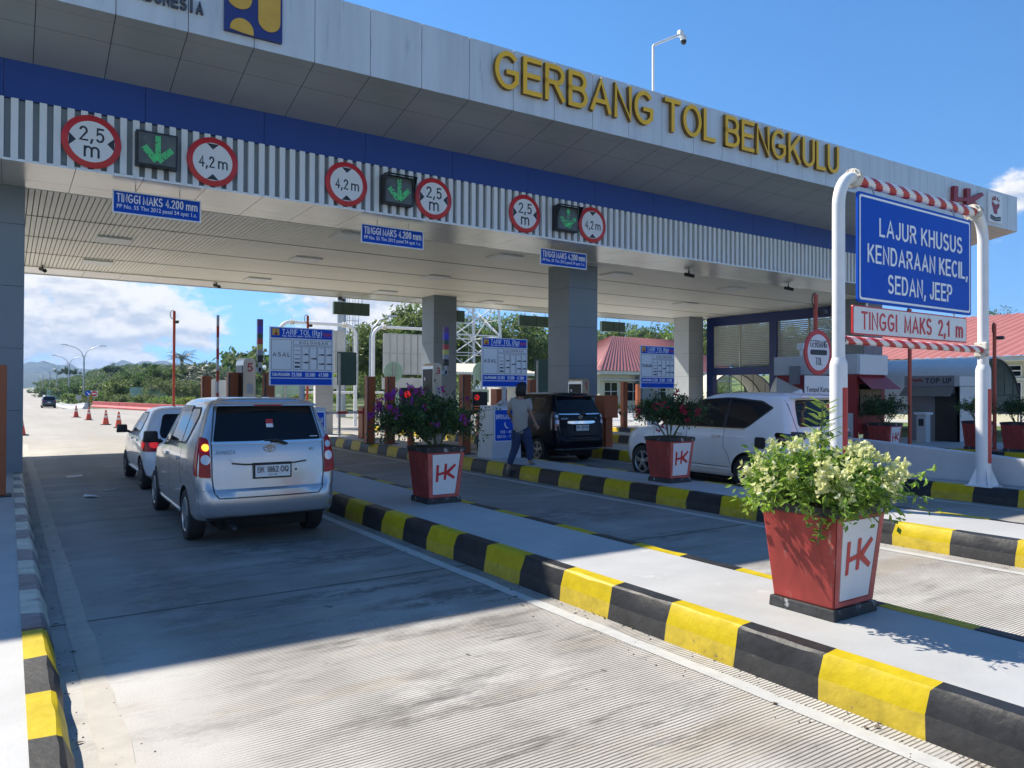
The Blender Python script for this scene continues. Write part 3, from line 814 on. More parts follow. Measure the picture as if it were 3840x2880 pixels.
def lightbox(x, y):
    mb = MB().box(x - 0.38, x + 0.38, y - 0.38, y + 0.38, ZC - 0.01, ZC + 0.034)
    return cpart('ceiling_light', mb, 'white')
for p in ((245, 520), (210, 568), (555, 605), (660, 562), (755, 512), (830, 632), (940, 600), (1090, 557), (1060, 653), (1330, 595), (1580, 625), (1240, 645), (1480, 657)):
    q = atz(*p, ZC); lightbox(q.x, q.y)
def column(x0, x1, y0, y1, m, split):
    mb = MB(); z = 0.25; hs = [1.15] * 4 + [0.72]
    for h in hs:
        z1 = min(z + h, ZC + 0.05)
        xm = x0 + (x1 - x0) * split
        mb.box(x0, xm - 0.004, y0, y1, z + 0.004, z1 - 0.004)
        mb.box(xm + 0.004, x1, y0, y1, z + 0.004, z1 - 0.004)
        z = z1
    mb.box(x0 + 0.012, x1 - 0.012, y0 + 0.012, y1 - 0.012, 0.2, ZC + 0.04, 1)
    return cpart('column', mb, [m, 'gap'])
column(-0.86, 0.235, 16.55, 17.55, 'colgrey', 0.35)
column(13.62, 14.70, 17.20, 18.22, 'colgrey', 0.999)
column(13.78, 14.80, 25.9, 26.9, 'colgrey', 0.999)
column(28.1, 29.15, 25.9, 26.9, 'colgrey2', 0.5)
column(28.1, 29.4, 16.7, 17.8, 'colgrey', 0.5)

# blue steel screen wall closing the right end
scr = thing('louvred_screen', 'blue steel frame with cream horizontal louvres closing the right end of the toll roof', 'screen', (29.5, 21, 0.25))
def spart(name, mb, mats):
    for i, v in enumerate(mb.v): mb.v[i] = (v[0] - 29.5, v[1] - 21, v[2] - 0.25)
    return mb.build(name, mats, scr)
mb = MB()
for y in (25.65, 21.9, 18.1):
    mb.box(29.35, 29.65, y - 0.2, y + 0.2, 0.25, 5.06)
for za, zb in ((5.06, 5.5), (2.62, 2.98)):
    mb.box(29.36, 29.64, 17.9, 25.86, za, zb)
spart('frame', mb, 'frameblue')
for y0, y1 in ((22.1, 25.45), (18.3, 21.7)):
    mb = MB(); z = 3.02
    while z < 5.04:
        mb.add([(29.45, y0, z + 0.05), (29.55, y0, z), (29.55, y1, z), (29.45, y1, z + 0.05), (29.45, y0, z + 0.062), (29.55, y0, z + 0.012), (29.55, y1, z + 0.012), (29.45, y1, z + 0.062)],
               [(0, 1, 2, 3), (4, 5, 6, 7), (0, 3, 7, 4), (1, 2, 6, 5), (0, 1, 5, 4), (2, 3, 7, 6)])
        z += 0.088
    ym = (y0 + y1) / 2 + 0.1
    for yy in (y0, ym, y1): mb.box(29.44, 29.56, yy - 0.025, yy + 0.025, 2.98, 5.06)
    spart('louvres', mb, 'louvrecream')

# yellow name lettering and emblems on the fascia
def facept(u, v, off=0.0):
    r = ray(u, v); t = 13.155 / (r.y + 0.031 * r.x); return Vector((r.x * t, r.y * t - off, CAMH + r.z * t))
xa, xb = facept(1064, 165).x, facept(1806, 350).x
name = thing('gate_name_sign', 'raised yellow capitals GERBANG TOL BENGKULU on the grey fascia', 'sign', (14, YF(14), 8.0))
def fright(): return unit(Vector((1, -0.031, 0)))
letters = 'GERBANG TOL BENGKULU'
TH, GP = 0.145, 0.125
SXL = (xb - xa) / (glyph_width(letters, TH, GP) - GP - TH * 0.9 + TH)
adv = 0.0
for ch in letters:
    if ch == ' ': adv += 0.34 + GP * 0.4; continue
    gw = GL[ch][0]; w = (gw + TH) * SXL
    xc = xa + adv * SXL + w / 2
    adv += gw + GP + TH * 0.9
    mb = stroke_into(MB(), ch, (xc - 14, YF(xc) - 0.002 - YF(14), 8.42 - 8.0), w, 0.79, right=fright(), depth=0.10, th=TH, mi=0, side=1)
    mb.build('letter', ['yellowletter', 'yellowside'], name, fix=False)
ind = thing('dark_lettering', 'raised dark capitals INDONESIA cut off at the top of the grey fascia', 'sign', (2.1, YF(2.1), 8.0))
for k, ch in enumerate('INDONESIA'):
    xc = 2.565 - (8 - k) * 0.125
    stroke_into(MB(), ch, (xc - 2.1, YF(xc) - 0.002 - YF(2.1), 8.09 - 8.0), 0.03 if ch == 'I' else 0.098, 0.21, right=fright(), depth=0.05, th=0.2).build('letter', 'letterdark', ind, fix=False)

p0, p1 = facept(483, 40), facept(607, 97)
emb = thing('ministry_emblem', 'square dark blue emblem board with yellow rounded shapes on the fascia', 'emblem', (p0.x, YF(p0.x), 7.8))
W = p1.x - p0.x; zb = p1.z
e0 = Vector((p0.x, YF(p0.x) - 0.001, zb))
def eb(poly, d0, d1, nm, m):
    vs = []
    for d in (d0, d1): vs += [e0 + fright() * (u * W) + Vector((0, -d, v * W)) - Vector((p0.x, YF(p0.x), 7.8)) for u, v in poly]
    n = len(poly)
    MB().add(vs, [tuple(range(n)), tuple(range(2 * n - 1, n - 1, -1))] + [(i, n + i, n + (i + 1) % n, (i + 1) % n) for i in range(n)]).build(nm, m, emb)
eb([(0, 0), (1, 0), (1, 1.02), (0, 1.02)], 0.0, 0.07, 'board', 'pudark')
eb([(0.57, 0.99)] + [(0.765 + 0.195 * math.cos(a), 0.34 + 0.2 * math.sin(a)) for a in [math.pi + k * math.pi / 12 for k in range(13)]] + [(0.96, 0.99)], 0.071, 0.085, 'yellow_bar', 'puyellow')
eb([(0.05, 0.99), (0.05, 0.55)] + [(0.25 + 0.2 * math.cos(a), 0.58 + 0.16 * math.sin(a)) for a in [math.pi + k * math.pi / 10 for k in range(1, 10)]] + [(0.46, 0.60), (0.46, 0.99)], 0.071, 0.085, 'yellow_bar', 'puyellow')
eb([(0.09, 0.04)] + [(0.29 + 0.2 * math.cos(a), 0.06 + 0.2 * math.sin(a)) for a in [math.pi - k * math.pi / 12 for k in range(13)]] + [(0.49, 0.0), (0.3, 0.01)], 0.071, 0.085, 'yellow_bar', 'puyellow')

HKL = [[(0.0, 0.0), (0.125, 0.03), (0.155, 0.95), (0.03, 0.93)], [(0.13, 0.36), (0.46, 0.43), (0.46, 0.57), (0.135, 0.50)],
       [(0.41, 0.10), (0.535, 0.12), (0.555, 1.0), (0.43, 0.98)], [(0.54, 0.44), (0.62, 0.42), (1.0, 0.88), (0.93, 0.98), (0.54, 0.60)],
       [(0.54, 0.50), (0.64, 0.54), (1.0, 0.24), (0.94, 0.12), (0.54, 0.40)]]
def hk(base, right, w, h, depth, mat, parent, name='emblem'):
    mb = MB(); up = Vector((0, 0, 1)); nrm = Vector(right).cross(up)
    for i, poly in enumerate(HKL):
        d = depth + i * 0.0006
        P = [Vector(base) + Vector(right) * u * w + up * v * h for u, v in poly]
        Q = [p + nrm * d for p in P]; n = len(P)
        mb.add(P + Q, [tuple(range(n, 2 * n))] + [(k, (k + 1) % n, n + (k + 1) % n, n + k) for k in range(n)])
    return mb.build(name, mat, parent)
pa, pb = facept(2052, 452), facept(2118, 395)
sg = thing('red_emblem', 'raised dark red company emblem near the right end of the fascia', 'emblem', (pa.x, YF(pa.x), 8.0))
hk((0, 0, pa.z - 8.0 + 0.02), fright(), pb.x - pa.x, 0.80, 0.12, 'boothred', sg, 'emblem')
pa, pb = facept(2131, 388), facept(2163, 488)
sg = thing('safety_emblem', 'white panel with red hand mark over dark wavy bars at the fascia end', 'emblem', (pa.x, YF(pa.x), 8.0))
w = pb.x - pa.x; cz = (FZ0 + FZ1) / 2 - 8.0
MB().box(0, w, -0.06, 0, cz - 0.52, cz + 0.52).build('panel', 'signwhite', sg)
mb = MB()
mb.prism([(w * 0.40, cz - 0.20), (w * 0.62, cz - 0.20), (w * 0.62, cz - 0.05), (w * 0.78, cz + 0.10), (w * 0.78, cz + 0.20), (w * 0.5, cz + 0.12), (w * 0.24, cz + 0.22), (w * 0.24, cz + 0.12)], 'y', -0.07, -0.061)
for k in range(5):
    a = R(140 - k * 25); mb.obox((w * 0.5 + 0.24 * w * math.cos(a), -0.065, cz + 0.16 + 0.12 * math.sin(a)), (w * 0.5 + 0.36 * w * math.cos(a), -0.065, cz + 0.16 + 0.26 * math.sin(a)), 0.05, 0.008)
mb.build('hand_mark', 'boothred', sg)
mb = MB()
for k in range(2): mb.prism([(w * 0.14, cz - 0.26 - k * 0.08), (w * 0.5, cz - 0.32 - k * 0.08), (w * 0.88, cz - 0.26 - k * 0.08), (w * 0.88, cz - 0.32 - k * 0.08), (w * 0.5, cz - 0.38 - k * 0.08), (w * 0.14, cz - 0.32 - k * 0.08)], 'y', -0.07, -0.061)
mb.build('bars', 'ink', sg)

# round limit signs, arrow lamps, hung height boards
def limit_sign(cx, kind, lab):
    t = thing('limit_sign', lab, 'road sign', (cx, YL - 0.06, 6.06), group='round limit signs on the louvre band')
    MB().lathe([(0.455, 0.02), (0.455, 0.0), (0.45, -0.004)], axis='y', n=40).build('rim', 'signred', t, smooth=40)
    MB().prism(circ(0, 0, 0.352, 40), 'y', -0.0075, -0.0045).build('face', 'signwhite', t)
    if kind == 'w':
        TR = [[(-0.345, 0.11), (-0.235, 0.0), (-0.345, -0.11)], [(0.345, 0.11), (0.235, 0.0), (0.345, -0.11)]]
    else:
        TR = [[(-0.11, 0.335), (0.11, 0.335), (0.0, 0.23)], [(-0.11, -0.335), (0.11, -0.335), (0.0, -0.23)]]
    for q in TR: MB().prism(q, 'y', -0.0105, -0.008).build('arrow_mark', 'ink', t)
    if kind == 'w':
        mb = stroke_into(MB(), '2,5', (0, -0.008, 0.125), 0.38, 0.25, depth=0.003, th=0.15)
        stroke_into(mb, 'm', (0, -0.008, -0.135), 0.24, 0.275, depth=0.003, th=0.14)
    else:
        mb = stroke_into(MB(), '4,2', (-0.11, -0.008, -0.01), 0.27, 0.215, depth=0.003, th=0.15)
        stroke_into(mb, 'm', (0.18, -0.008, -0.01), 0.17, 0.215, depth=0.003, th=0.14)
    mb.build('lettering', 'ink', t, fix=False)
limit_sign(1.16, 'w', 'round 2,5 m width limit sign leftmost on the louvre band')
limit_sign(3.14, 'h', 'round 4,2 m height limit sign right of the leftmost green arrow')
limit_sign(5.77, 'h', 'round 4,2 m height limit sign left of the middle green arrow')
limit_sign(7.80, 'w', 'round 2,5 m width limit sign right of the middle green arrow')
limit_sign(10.27, 'w', 'round 2,5 m width limit sign left of the rightmost green arrow')
limit_sign(12.38, 'h', 'round 4,2 m height limit sign rightmost on the louvre band')
def arrow_lamp(cx, lab, on=1.0, hood=True):
    t = thing('lane_signal', lab, 'lane signal', (cx, YL - 0.05, 6.07), group='lane arrow lamps on the louvre band')
    MB().box(-0.34, 0.34, -0.16, 0.02, -0.31, 0.31).build('housing', 'black', t, bevel=0.012)
    MB().box(-0.30, 0.30, -0.168, -0.161, -0.27, 0.27).build('panel', 'ledoff', t)
    mb = MB()
    def dots(p, q, wd):
        p, q = Vector(p), Vector(q); d = q - p; n = max(2, int(d.length / 0.022)); nn = Vector((-d.y, d.x)).normalized()
        for i in range(n + 1):
            for k in range(wd):
                if RNG.random() > on: continue
                c = p + d * (i / n) + nn * ((k - (wd - 1) / 2) * 0.022)
                mb.box(c.x - 0.008, c.x + 0.008, -0.173, -0.1685, c.y - 0.0075, c.y + 0.0075)
    dots((0.01, 0.23), (0.01, -0.14), 4); dots((-0.21, 0.02), (-0.02, -0.20), 5); dots((0.23, 0.02), (0.02, -0.20), 5)
    mb.build('arrow', 'led', t)
    if hood:
        hb = MB().add([(-0.345, -0.16, 0.32), (0.345, -0.16, 0.32), (0.345, -0.36, 0.29), (-0.345, -0.36, 0.29)], [(0, 1, 2, 3)])
        for s in (-0.345, 0.345): hb.add([(s, -0.16, 0.32), (s, -0.36, 0.29), (s, -0.16, -0.05)], [(0, 1, 2)])
        hb.build('hood', 'black', t)
    return t
arrow_lamp(2.17, 'black lane lamp with a bright green down arrow, leftmost of the three', 0.93, False)
arrow_lamp(6.88, 'black hooded lane lamp with a green down arrow, middle of the three', 0.75)
arrow_lamp(11.46, 'black hooded lane lamp with a dim green down arrow, rightmost of the three', 0.55)
def height_board(cx, lab, wide):
    t = thing('height_board', lab, 'sign', (cx, 15.3, 5.44), group='hanging blue height boards')
    MB().box(-0.76, 0.76, -0.012, 0.012, -0.425, 0.0).build('border', 'signtext', t)
    MB().box(-0.735, 0.735, -0.016, -0.0125, -0.40, -0.025).build('board', 'signblue', t)
    mb = stroke_into(MB(), 'TINGGI MAKS 4.200 mm', (0.0, -0.0165, -0.14), 1.38, 0.16, depth=0.003, th=0.135)
    text_into(mb, 'PP No. 55 Thn 2012 pasal 54 ayat 1.c.', (0.0, -0.0165, -0.305), 1.37, 0.10, depth=0.003, bold=0.006)
    mb.build('lettering', 'signtext', t, fix=False)
    mb = MB()
    for s in (-0.38, 0.38): mb.tube([(s, 0, 0.0), (s, 0, 0.11)], 0.008, 6)
    mb.build('chain', 'galv', t)
height_board(2.30, 'blue hanging board TINGGI MAKS 4.200 mm over the silver car lane', 1)
height_board(7.10, 'blue hanging board TINGGI MAKS 4.200 mm under the middle green arrow', 1)
height_board(11.93, 'blue hanging board TINGGI MAKS 4.200 mm in front of the tall grey column', 1)
# ------------------------------------------------------------------ vehicles
def car_outline(yr, yf, w, rr, rf, bulge, taper, tail):
    pts = []
    L = yf - yr
    for i in range(6):
        x = (w - rr) * i / 5; pts.append((x, yr + bulge * (x / w) ** 2))
    for a in range(1, 8):
        t = R(90 * a / 7); pts.append((w - rr + rr * math.sin(t), yr + bulge * ((w - rr) / w) ** 2 + rr * (1 - math.cos(t))))
    ys, ye = pts[-1][1], yf - rf
    for i in range(1, 15): pts.append((w, ys + (ye - ys) * i / 14))
    for a in range(1, 8):
        t = R(90 * a / 7); pts.append((w - rf + rf * math.cos(t), ye + (rf - 0.10) * math.sin(t)))
    for i in range(1, 6):
        x = (w - rf) * (1 - i / 5); pts.append((x, yf - 0.10 + 0.10 * (1 - (x / max(0.01, w - rf)) ** 2)))
    out = []
    for x, y in pts:
        u = (y - yr) / L
        f = 1 - taper * sstep(0.62, 1.0, u) - tail * (1 - sstep(0.0, 0.30, u))
        out.append((x * f, y))
    return out
class Car:
    def __init__(s, name, label, cat, loc, rz, paint, slices, wheels, wr, half, scale=1.0, taper=0.07, tail=0.03, rim='alloy'):
        s.t = thing(name, label, cat, loc, rz)
        rows = [car_outline(*(sl[1:7]), taper, tail) for sl in slices]
        n = len(rows[0])
        vs = []; fs = []
        ring = 2 * n - 2
        for sl, row in zip(slices, rows):
            z = sl[0]
            lift = sl[7] if len(sl) > 7 else 0.0
            L = sl[2] - sl[1]
            full = [(-x, y) for x, y in row] + [(x, y) for x, y in reversed(row[1:-1])]
            for x, y in full:
                vs.append((x, y, z + lift * (1 - ((y - sl[1]) / L - 0.45) ** 2 * 3.0)))
        for r in range(len(rows) - 1):
            for k in range(ring):
                fs.append((r * ring + k, r * ring + (k + 1) % ring, (r + 1) * ring + (k + 1) % ring, (r + 1) * ring + k))
        # caps as strips so the roof stays smooth
        def cap(base):
            for k in range(n - 1):
                a, b = base + k, base + k + 1
                c = base + (ring - k) % ring; d = base + (ring - k - 1) % ring
                if a == c: fs.append((a, b, d))
                elif b == d: fs.append((a, b, c))
                else: fs.append((a, b, d, c))
        cap(0); cap((len(rows) - 1) * ring)
        mb = MB(); mb.add(vs, fs)
        body = mb.build('body', paint, s.t)
        bm = bmesh.new(); bm.from_mesh(body.data)
        s.bvh = BVHTree.FromBMesh(bm); s.bm = bm
        # wheel arches cut out of the shell
        cut = MB()
        for y in wheels:
            for sx in (-1, 1):
                cut.lathe([(wr * 1.15, sx * (half + 0.2)), (wr * 1.15, sx * (half - 0.32))], (0, y, wr * 1.0), 'x', 40)
        co = cut.build('cutter', 'underbody', s.t)
        body.data.materials.append(MT['underbody'])
        md = body.modifiers.new('arches', 'BOOLEAN'); md.operation = 'DIFFERENCE'; md.object = co; md.solver = 'EXACT'
        md.material_mode = 'TRANSFER'
        bpy.context.view_layer.update()
        me = bpy.data.meshes.new_from_object(body.evaluated_get(bpy.context.evaluated_depsgraph_get()))
        body.modifiers.clear(); body.data = me; me.name = 'body'
        bpy.data.objects.remove(co)
        me.polygons.foreach_set('use_smooth', [True] * len(me.polygons)); me.set_sharp_from_angle(angle=R(38))
        s.body = body
        for y in wheels:
            for sx in (-1, 1): s.wheel(sx * (half - 0.01), y, wr, sx, rim)
        MB().box(-half + 0.30, half - 0.30, wheels[0] - 0.5, wheels[1] + 0.4, 0.17, 0.30).build('underbody', 'underbody', s.t)
    def wheel(s, x, y, r, sx, rim):
        w = bpy.data.objects.new('wheel', None); COL.objects.link(w); w.parent = s.t; w.location = (x, y, r)
        w.empty_display_size = 0.1
        a = 1 if sx > 0 else -1
        rim_r = r * 0.68
        pr = [(rim_r, -0.18), (r * 0.93, -0.19), (r * 0.985, -0.17), (r, -0.14), (r, -0.05), (r * 0.985, -0.015), (r * 0.93, 0.0), (rim_r + 0.012, 0.002), (rim_r, -0.012)]
        MB().lathe([(q, a * d) for q, d in pr], (0, 0, 0), 'x', 40, cap=False).build('tyre', 'rubber', w, smooth=40)
        mb = MB().lathe([(rim_r + 0.004, a * -0.01), (rim_r - 0.012, a * 0.0), (rim_r - 0.028, a * -0.012), (rim_r - 0.03, a * -0.10)], (0, 0, 0), 'x', 40, cap=False)
        mb.lathe([(rim_r * 0.24, a * -0.05), (rim_r * 0.24, a * -0.012), (rim_r * 0.16, a * -0.006)], (0, 0, 0), 'x', 20)
        for k in range(5):
            t = 2 * math.pi * k / 5 + 0.3
            for off in (-0.13, 0.13):
                p = (a * -0.022, rim_r * 0.15 * math.cos(t + off * 3), rim_r * 0.15 * math.sin(t + off * 3)); q = (a * -0.018, (rim_r - 0.02) * math.cos(t + off), (rim_r - 0.02) * math.sin(t + off))
                mb.obox(p, q, 0.030, 0.026)
        mb.build('rim', rim, w, smooth=35)
        MB().lathe([(rim_r - 0.03, a * -0.085), (rim_r - 0.03, a * -0.08)], (0, 0, 0), 'x', 24).build('brake_disc', 'underbody', w)
    def cast(s, side, u, v):
        o, d = {'L': ((-3, u, v), (1, 0, 0)), 'R': ((3, u, v), (-1, 0, 0)), 'B': ((u, -3, v), (0, 1, 0)), 'F': ((u, 9, v), (0, -1, 0)), 'T': ((u, v, 5), (0, 0, -1))}[side]
        h = s.bvh.ray_cast(Vector(o), Vector(d))
        if h[0] is None:
            p = {'L': (-0.8, u, v), 'R': (0.8, u, v), 'B': (u, 0, v), 'F': (u, 4, v), 'T': (u, v, 1.6)}[side]
            h = s.bvh.find_nearest(Vector(p))
        n = h[1]
        if n.dot(Vector(d)) > 0: n = -n
        return h[0], n, Vector(d)
    def decal(s, side, poly, mat, name, parent=None, eps=0.004, cut=0.07):
        bm = bmesh.new()
        vs = [bm.verts.new((u, v, 0)) for u, v in poly]
        bm.faces.new(vs)
        for ax in (0, 1):
            lo, hi = min(p[ax] for p in poly), max(p[ax] for p in poly)
            k = max(1, int((hi - lo) / cut))
            for i in range(1, k):
                c = [0, 0, 0]; nn = [0, 0, 0]; c[ax] = lo + (hi - lo) * i / k; nn[ax] = 1
                bmesh.ops.bisect_plane(bm, geom=bm.verts[:] + bm.edges[:] + bm.faces[:], plane_co=c, plane_no=nn)
        dirs = {}
        for v in bm.verts:
            p, n, d = s.cast(side, v.co.x, v.co.y)
            v.co = p + n * eps; dirs[v] = -n
        be = [e for e in bm.edges if len(e.link_faces) == 1]
        bv = {v for e in be for v in e.verts}
        nd = {v.index: dirs[v] for v in bv}
        ex = bmesh.ops.extrude_edge_only(bm, edges=be)
        nv = [g for g in ex['geom'] if isinstance(g, bmesh.types.BMVert)]
        kd = [(v, min(bv, key=lambda q: (q.co - v.co).length_squared)) for v in nv]
        for v, q in kd: v.co = v.co + dirs[q] * eps * 2.0
        bmesh.ops.recalc_face_normals(bm, faces=bm.faces)
        me = bpy.data.meshes.new(name); bm.to_mesh(me); bm.free()
        me.materials.append(MT[mat])
        return link(name, me, parent or s.t, 40)
    def seam(s, side, pts, w=0.009, mat='seam', name='seam', parent=None, eps=0.0015):
        P = []
        pts = [Vector(p) for p in pts]
        for a, b in zip(pts, pts[1:]):
            n = max(1, int((b - a).length / 0.05))
            for i in range(n): P.append(a + (b - a) * i / n)
        P.append(pts[-1])
        mb = MB(); vs = []
        for i, p in enumerate(P):
            d = P[min(i + 1, len(P) - 1)] - P[max(i - 1, 0)]
            nn = Vector((-d.y, d.x)).normalized() * w / 2
            for q in (p + nn, p - nn):
                h, n, _ = s.cast(side, q.x, q.y); vs.append(h + n * eps)
        mb.add(vs, [(2 * i, 2 * i + 1, 2 * i + 3, 2 * i + 2) for i in range(len(P) - 1)])
        return mb.build(name, mat, parent or s.t, fix=False)
    def text(s, txt, c, w, h, mat, name='lettering', side='B', off=0.004, **kw):
        p, n, d = s.cast(side, *c)
        if side == 'B': return text(txt, p + Vector((0, -off, 0)), w, h, mat, s.t, name=name, right=(1, 0, 0), up=(unit(Vector((0, 0, 1)) - n * n.z)), **kw)
    def ringmark(s, c, rx, rz, wd, mat, off=0.006, name='badge'):
        p, n, d = s.cast('B', *c)
        mb = MB()
        def ell(ax, az, ox, oz):
            m = 30; vs = []
            for k in range(m):
                t = 2 * math.pi * k / m
                for q in (1.0, 1.0 - wd / az):
                    q2 = 1.0 - wd / ax if q != 1.0 else 1.0
                    vs.append((p.x + ox + ax * q2 * math.cos(t), p.y - off, p.z + oz + az * q * math.sin(t)))
            mb.add(vs, [(2 * k, 2 * k + 1, 2 * ((k + 1) % m) + 1, 2 * ((k + 1) % m)) for k in range(m)])
        ell(rx, rz, 0, 0); ell(rx * 0.30, rz * 0.98, 0, 0); ell(rx * 0.72, rz * 0.40, 0, rz * 0.42)
        return mb.build(name, mat, s.t, fix=False)
    def mirror(s, x, y, z, mat, sx=-1):
        mb = MB().frustum(0, 0, 0, 0.16, 0.10, 0.05, 0.085, 0.06)
        mb.obox((-sx * 0.16, 0.02, 0.0), (-sx * 0.02, 0.01, 0.06), 0.03, 0.05)
        o = mb.build('wing_mirror', mat, s.t, smooth=60, bevel=0.02); o.location = (x, y, z); return o
    def plate(s, c, w, h, l1, l2):
        p, n, d = s.cast('B', *c)
        y = p.y - 0.035
        MB().box(c[0] - w / 2 - 0.02, c[0] + w / 2 + 0.02, y, p.y + 0.05, c[1] - h / 2 - 0.02, c[1] + h / 2 + 0.025).build('plate_holder', 'black', s.t, bevel=0.008)
        pl = MB().box(c[0] - w / 2, c[0] + w / 2, y - 0.006, y - 0.001, c[1] - h / 2, c[1] + h / 2).build('number_plate', 'plate', s.t)
        if l1:
            mb = stroke_into(MB(), l1, (c[0], y - 0.0062, c[1] + h * 0.13), w * 0.88, h * 0.52, depth=0.002, th=0.13)
            if l2: stroke_into(mb, l2, (c[0], y - 0.0062, c[1] - h * 0.33), w * 0.24, h * 0.15, depth=0.002, th=0.15)
            mb.build('lettering', 'ink', pl, fix=False)

# (z, y rear, y front, half width, rear corner r, front corner r, rear bulge, roof lift)
MPV = [(0.22, 0.62, 3.98, 0.72, 0.12, 0.40, 0.04), (0.31, 0.14, 4.06, 0.785, 0.18, 0.45, 0.05), (0.365, 0.03, 4.09, 0.802, 0.19, 0.47, 0.06), (0.42, 0.006, 4.10, 0.808, 0.19, 0.48, 0.06),
       (0.54, 0.00, 4.11, 0.815, 0.20, 0.48, 0.06), (0.64, 0.012, 4.09, 0.815, 0.20, 0.48, 0.06), (0.67, 0.045, 4.08, 0.815, 0.13, 0.48, 0.05),
       (0.80, 0.055, 4.05, 0.815, 0.11, 0.50, 0.05), (0.92, 0.065, 3.99, 0.812, 0.10, 0.52, 0.05), (0.99, 0.075, 3.78, 0.806, 0.10, 0.50, 0.05),
       (1.06, 0.085, 3.18, 0.795, 0.10, 0.42, 0.05), (1.16, 0.105, 2.98, 0.778, 0.10, 0.40, 0.05), (1.22, 0.125, 2.90, 0.762, 0.10, 0.38, 0.05),
       (1.40, 0.205, 2.66, 0.706, 0.13, 0.36, 0.05), (1.56, 0.275, 2.42, 0.655, 0.13, 0.36, 0.05), (1.625, 0.300, 2.30, 0.625, 0.14, 0.36, 0.05),
       (1.665, 0.320, 2.15, 0.580, 0.16, 0.36, 0.05), (1.69, 0.36, 2.0, 0.50, 0.20, 0.36, 0.05), (1.705, 0.48, 1.8, 0.36, 0.2, 0.3, 0.05), (1.71, 0.75, 1.5, 0.18, 0.1, 0.15, 0.03)]
def mpv(name, label, loc, rz, paint, plate_txt, model, lit, dark=False, rim='alloy'):
    c = Car(name, label, 'car', loc, rz, paint, MPV, (0.84, 3.46), 0.305, 0.812, rim=rim, tail=0.018)
    # glass all round
    c.decal('B', roundpoly([(-0.622, 1.200), (0.622, 1.200), (0.545, 1.606), (-0.545, 1.606)], 0.04), 'glass', 'rear_window', eps=0.007, cut=0.03)
    for sd, nm in (('L', 'side_window'), ('R', 'side_window')):
        trim = roundpoly([(0.86, 1.145), (3.12, 1.075), (2.98, 1.17), (2.34, 1.575), (0.66, 1.59), (0.60, 1.49)], [0.12, 0.02, 0.03, 0.10, 0.06, 0.05], 4)
        c.decal(sd, trim, 'black', 'window_trim', eps=0.003)
        c.decal(sd, roundpoly([(0.90, 1.17), (1.14, 1.16), (1.10, 1.555), (0.70, 1.565), (0.655, 1.49)], [0.10, 0.02, 0.02, 0.05, 0.04]), 'glass', nm, eps=0.007)
        c.decal(sd, roundpoly([(1.18, 1.16), (1.92, 1.135), (1.88, 1.55), (1.14, 1.555)], 0.03), 'glass', nm, eps=0.007)
        c.decal(sd, roundpoly([(1.98, 1.132), (2.90, 1.10), (2.86, 1.17), (2.32, 1.53), (1.94, 1.55)], [0.03, 0.03, 0.05, 0.08, 0.03]), 'glass', nm, eps=0.007)
        c.decal(sd, roundpoly([(1.16, 1.53), (2.40, 1.50), (2.32, 1.585), (1.16, 1.60)], 0.02), 'screen', 'rain_visor', eps=0.012)
        c.seam(sd, [(1.16, 1.14), (1.16, 0.78), (1.05, 0.66)]); c.seam(sd, [(1.97, 1.11), (1.98, 0.36)]); c.seam(sd, [(3.02, 1.05), (3.06, 0.55), (2.95, 0.38)])
        c.seam(sd, [(1.2, 0.345), (3.0, 0.345)], 0.012)
        for y0 in (1.32, 2.16): c.decal(sd, rrect(y0, y0 + 0.15, 0.925, 0.965, 0.015), 'chrome' if dark else paint, 'door_handle', eps=0.022)
        c.decal(sd, rrect(1.26, 3.02, 0.27, 0.325, 0.02), paint, 'side_skirt', eps=0.02)
    c.decal('F', rrect(-0.60, 0.60, 1.10, 1.50, 0.08), 'glass', 'windscreen', eps=0.006)
    # tailgate seam, ledge, chrome strip, handle bar
    c.seam('B', [(-0.640, 1.20), (-0.640, 0.80), (-0.62, 0.64), (-0.57, 0.570), (0.57, 0.570), (0.62, 0.64), (0.640, 0.80), (0.640, 1.20), (0.575, 1.60)], 0.014)
    c.seam('B', [(-0.640, 1.20), (-0.575, 1.60)], 0.014)
    c.decal('B', [(-0.64, 1.180), (-0.12, 1.172), (0.64, 1.180), (0.64, 1.202), (0.12, 1.200), (0.0, 1.212), (-0.12, 1.200), (-0.64, 1.202)], 'chrome', 'chrome_strip', eps=0.012)
    c.decal('B', roundpoly([(-0.44, 1.00), (-0.42, 0.968), (-0.28, 0.952), (0.28, 0.952), (0.42, 0.968), (0.44, 1.00), (0.40, 1.02), (-0.40, 1.02)], 0.012), 'chrome' if dark else paint, 'tailgate_handle', eps=0.045)
    c.seam('B', [(-0.43, 0.956), (-0.28, 0.938), (0.28, 0.938), (0.43, 0.956)], 0.018)  # dark strip painted in as the shadow under the handle bar, no panel joint
    # roof spoiler with brake lamp
    sp = MB().add([(-0.60, 0.335, 1.635), (0.60, 0.335, 1.635), (0.50, 0.55, 1.70), (-0.50, 0.55, 1.70), (-0.60, 0.185, 1.612), (0.60, 0.185, 1.612), (0.57, 0.19, 1.632), (-0.57, 0.19, 1.632), (-0.60, 0.33, 1.600), (0.60, 0.33, 1.600)],
                  [(7, 6, 2, 3), (4, 5, 6, 7), (4, 8, 9, 5), (4, 7, 3, 0, 8), (5, 9, 1, 2, 6), (0, 3, 2, 1)]).build('spoiler', paint, c.t, smooth=40, bevel=0.01)
    MB().box(-0.16, 0.16, 0.178, 0.19, 1.612, 1.626).build('brake_lamp', 'lens', sp)
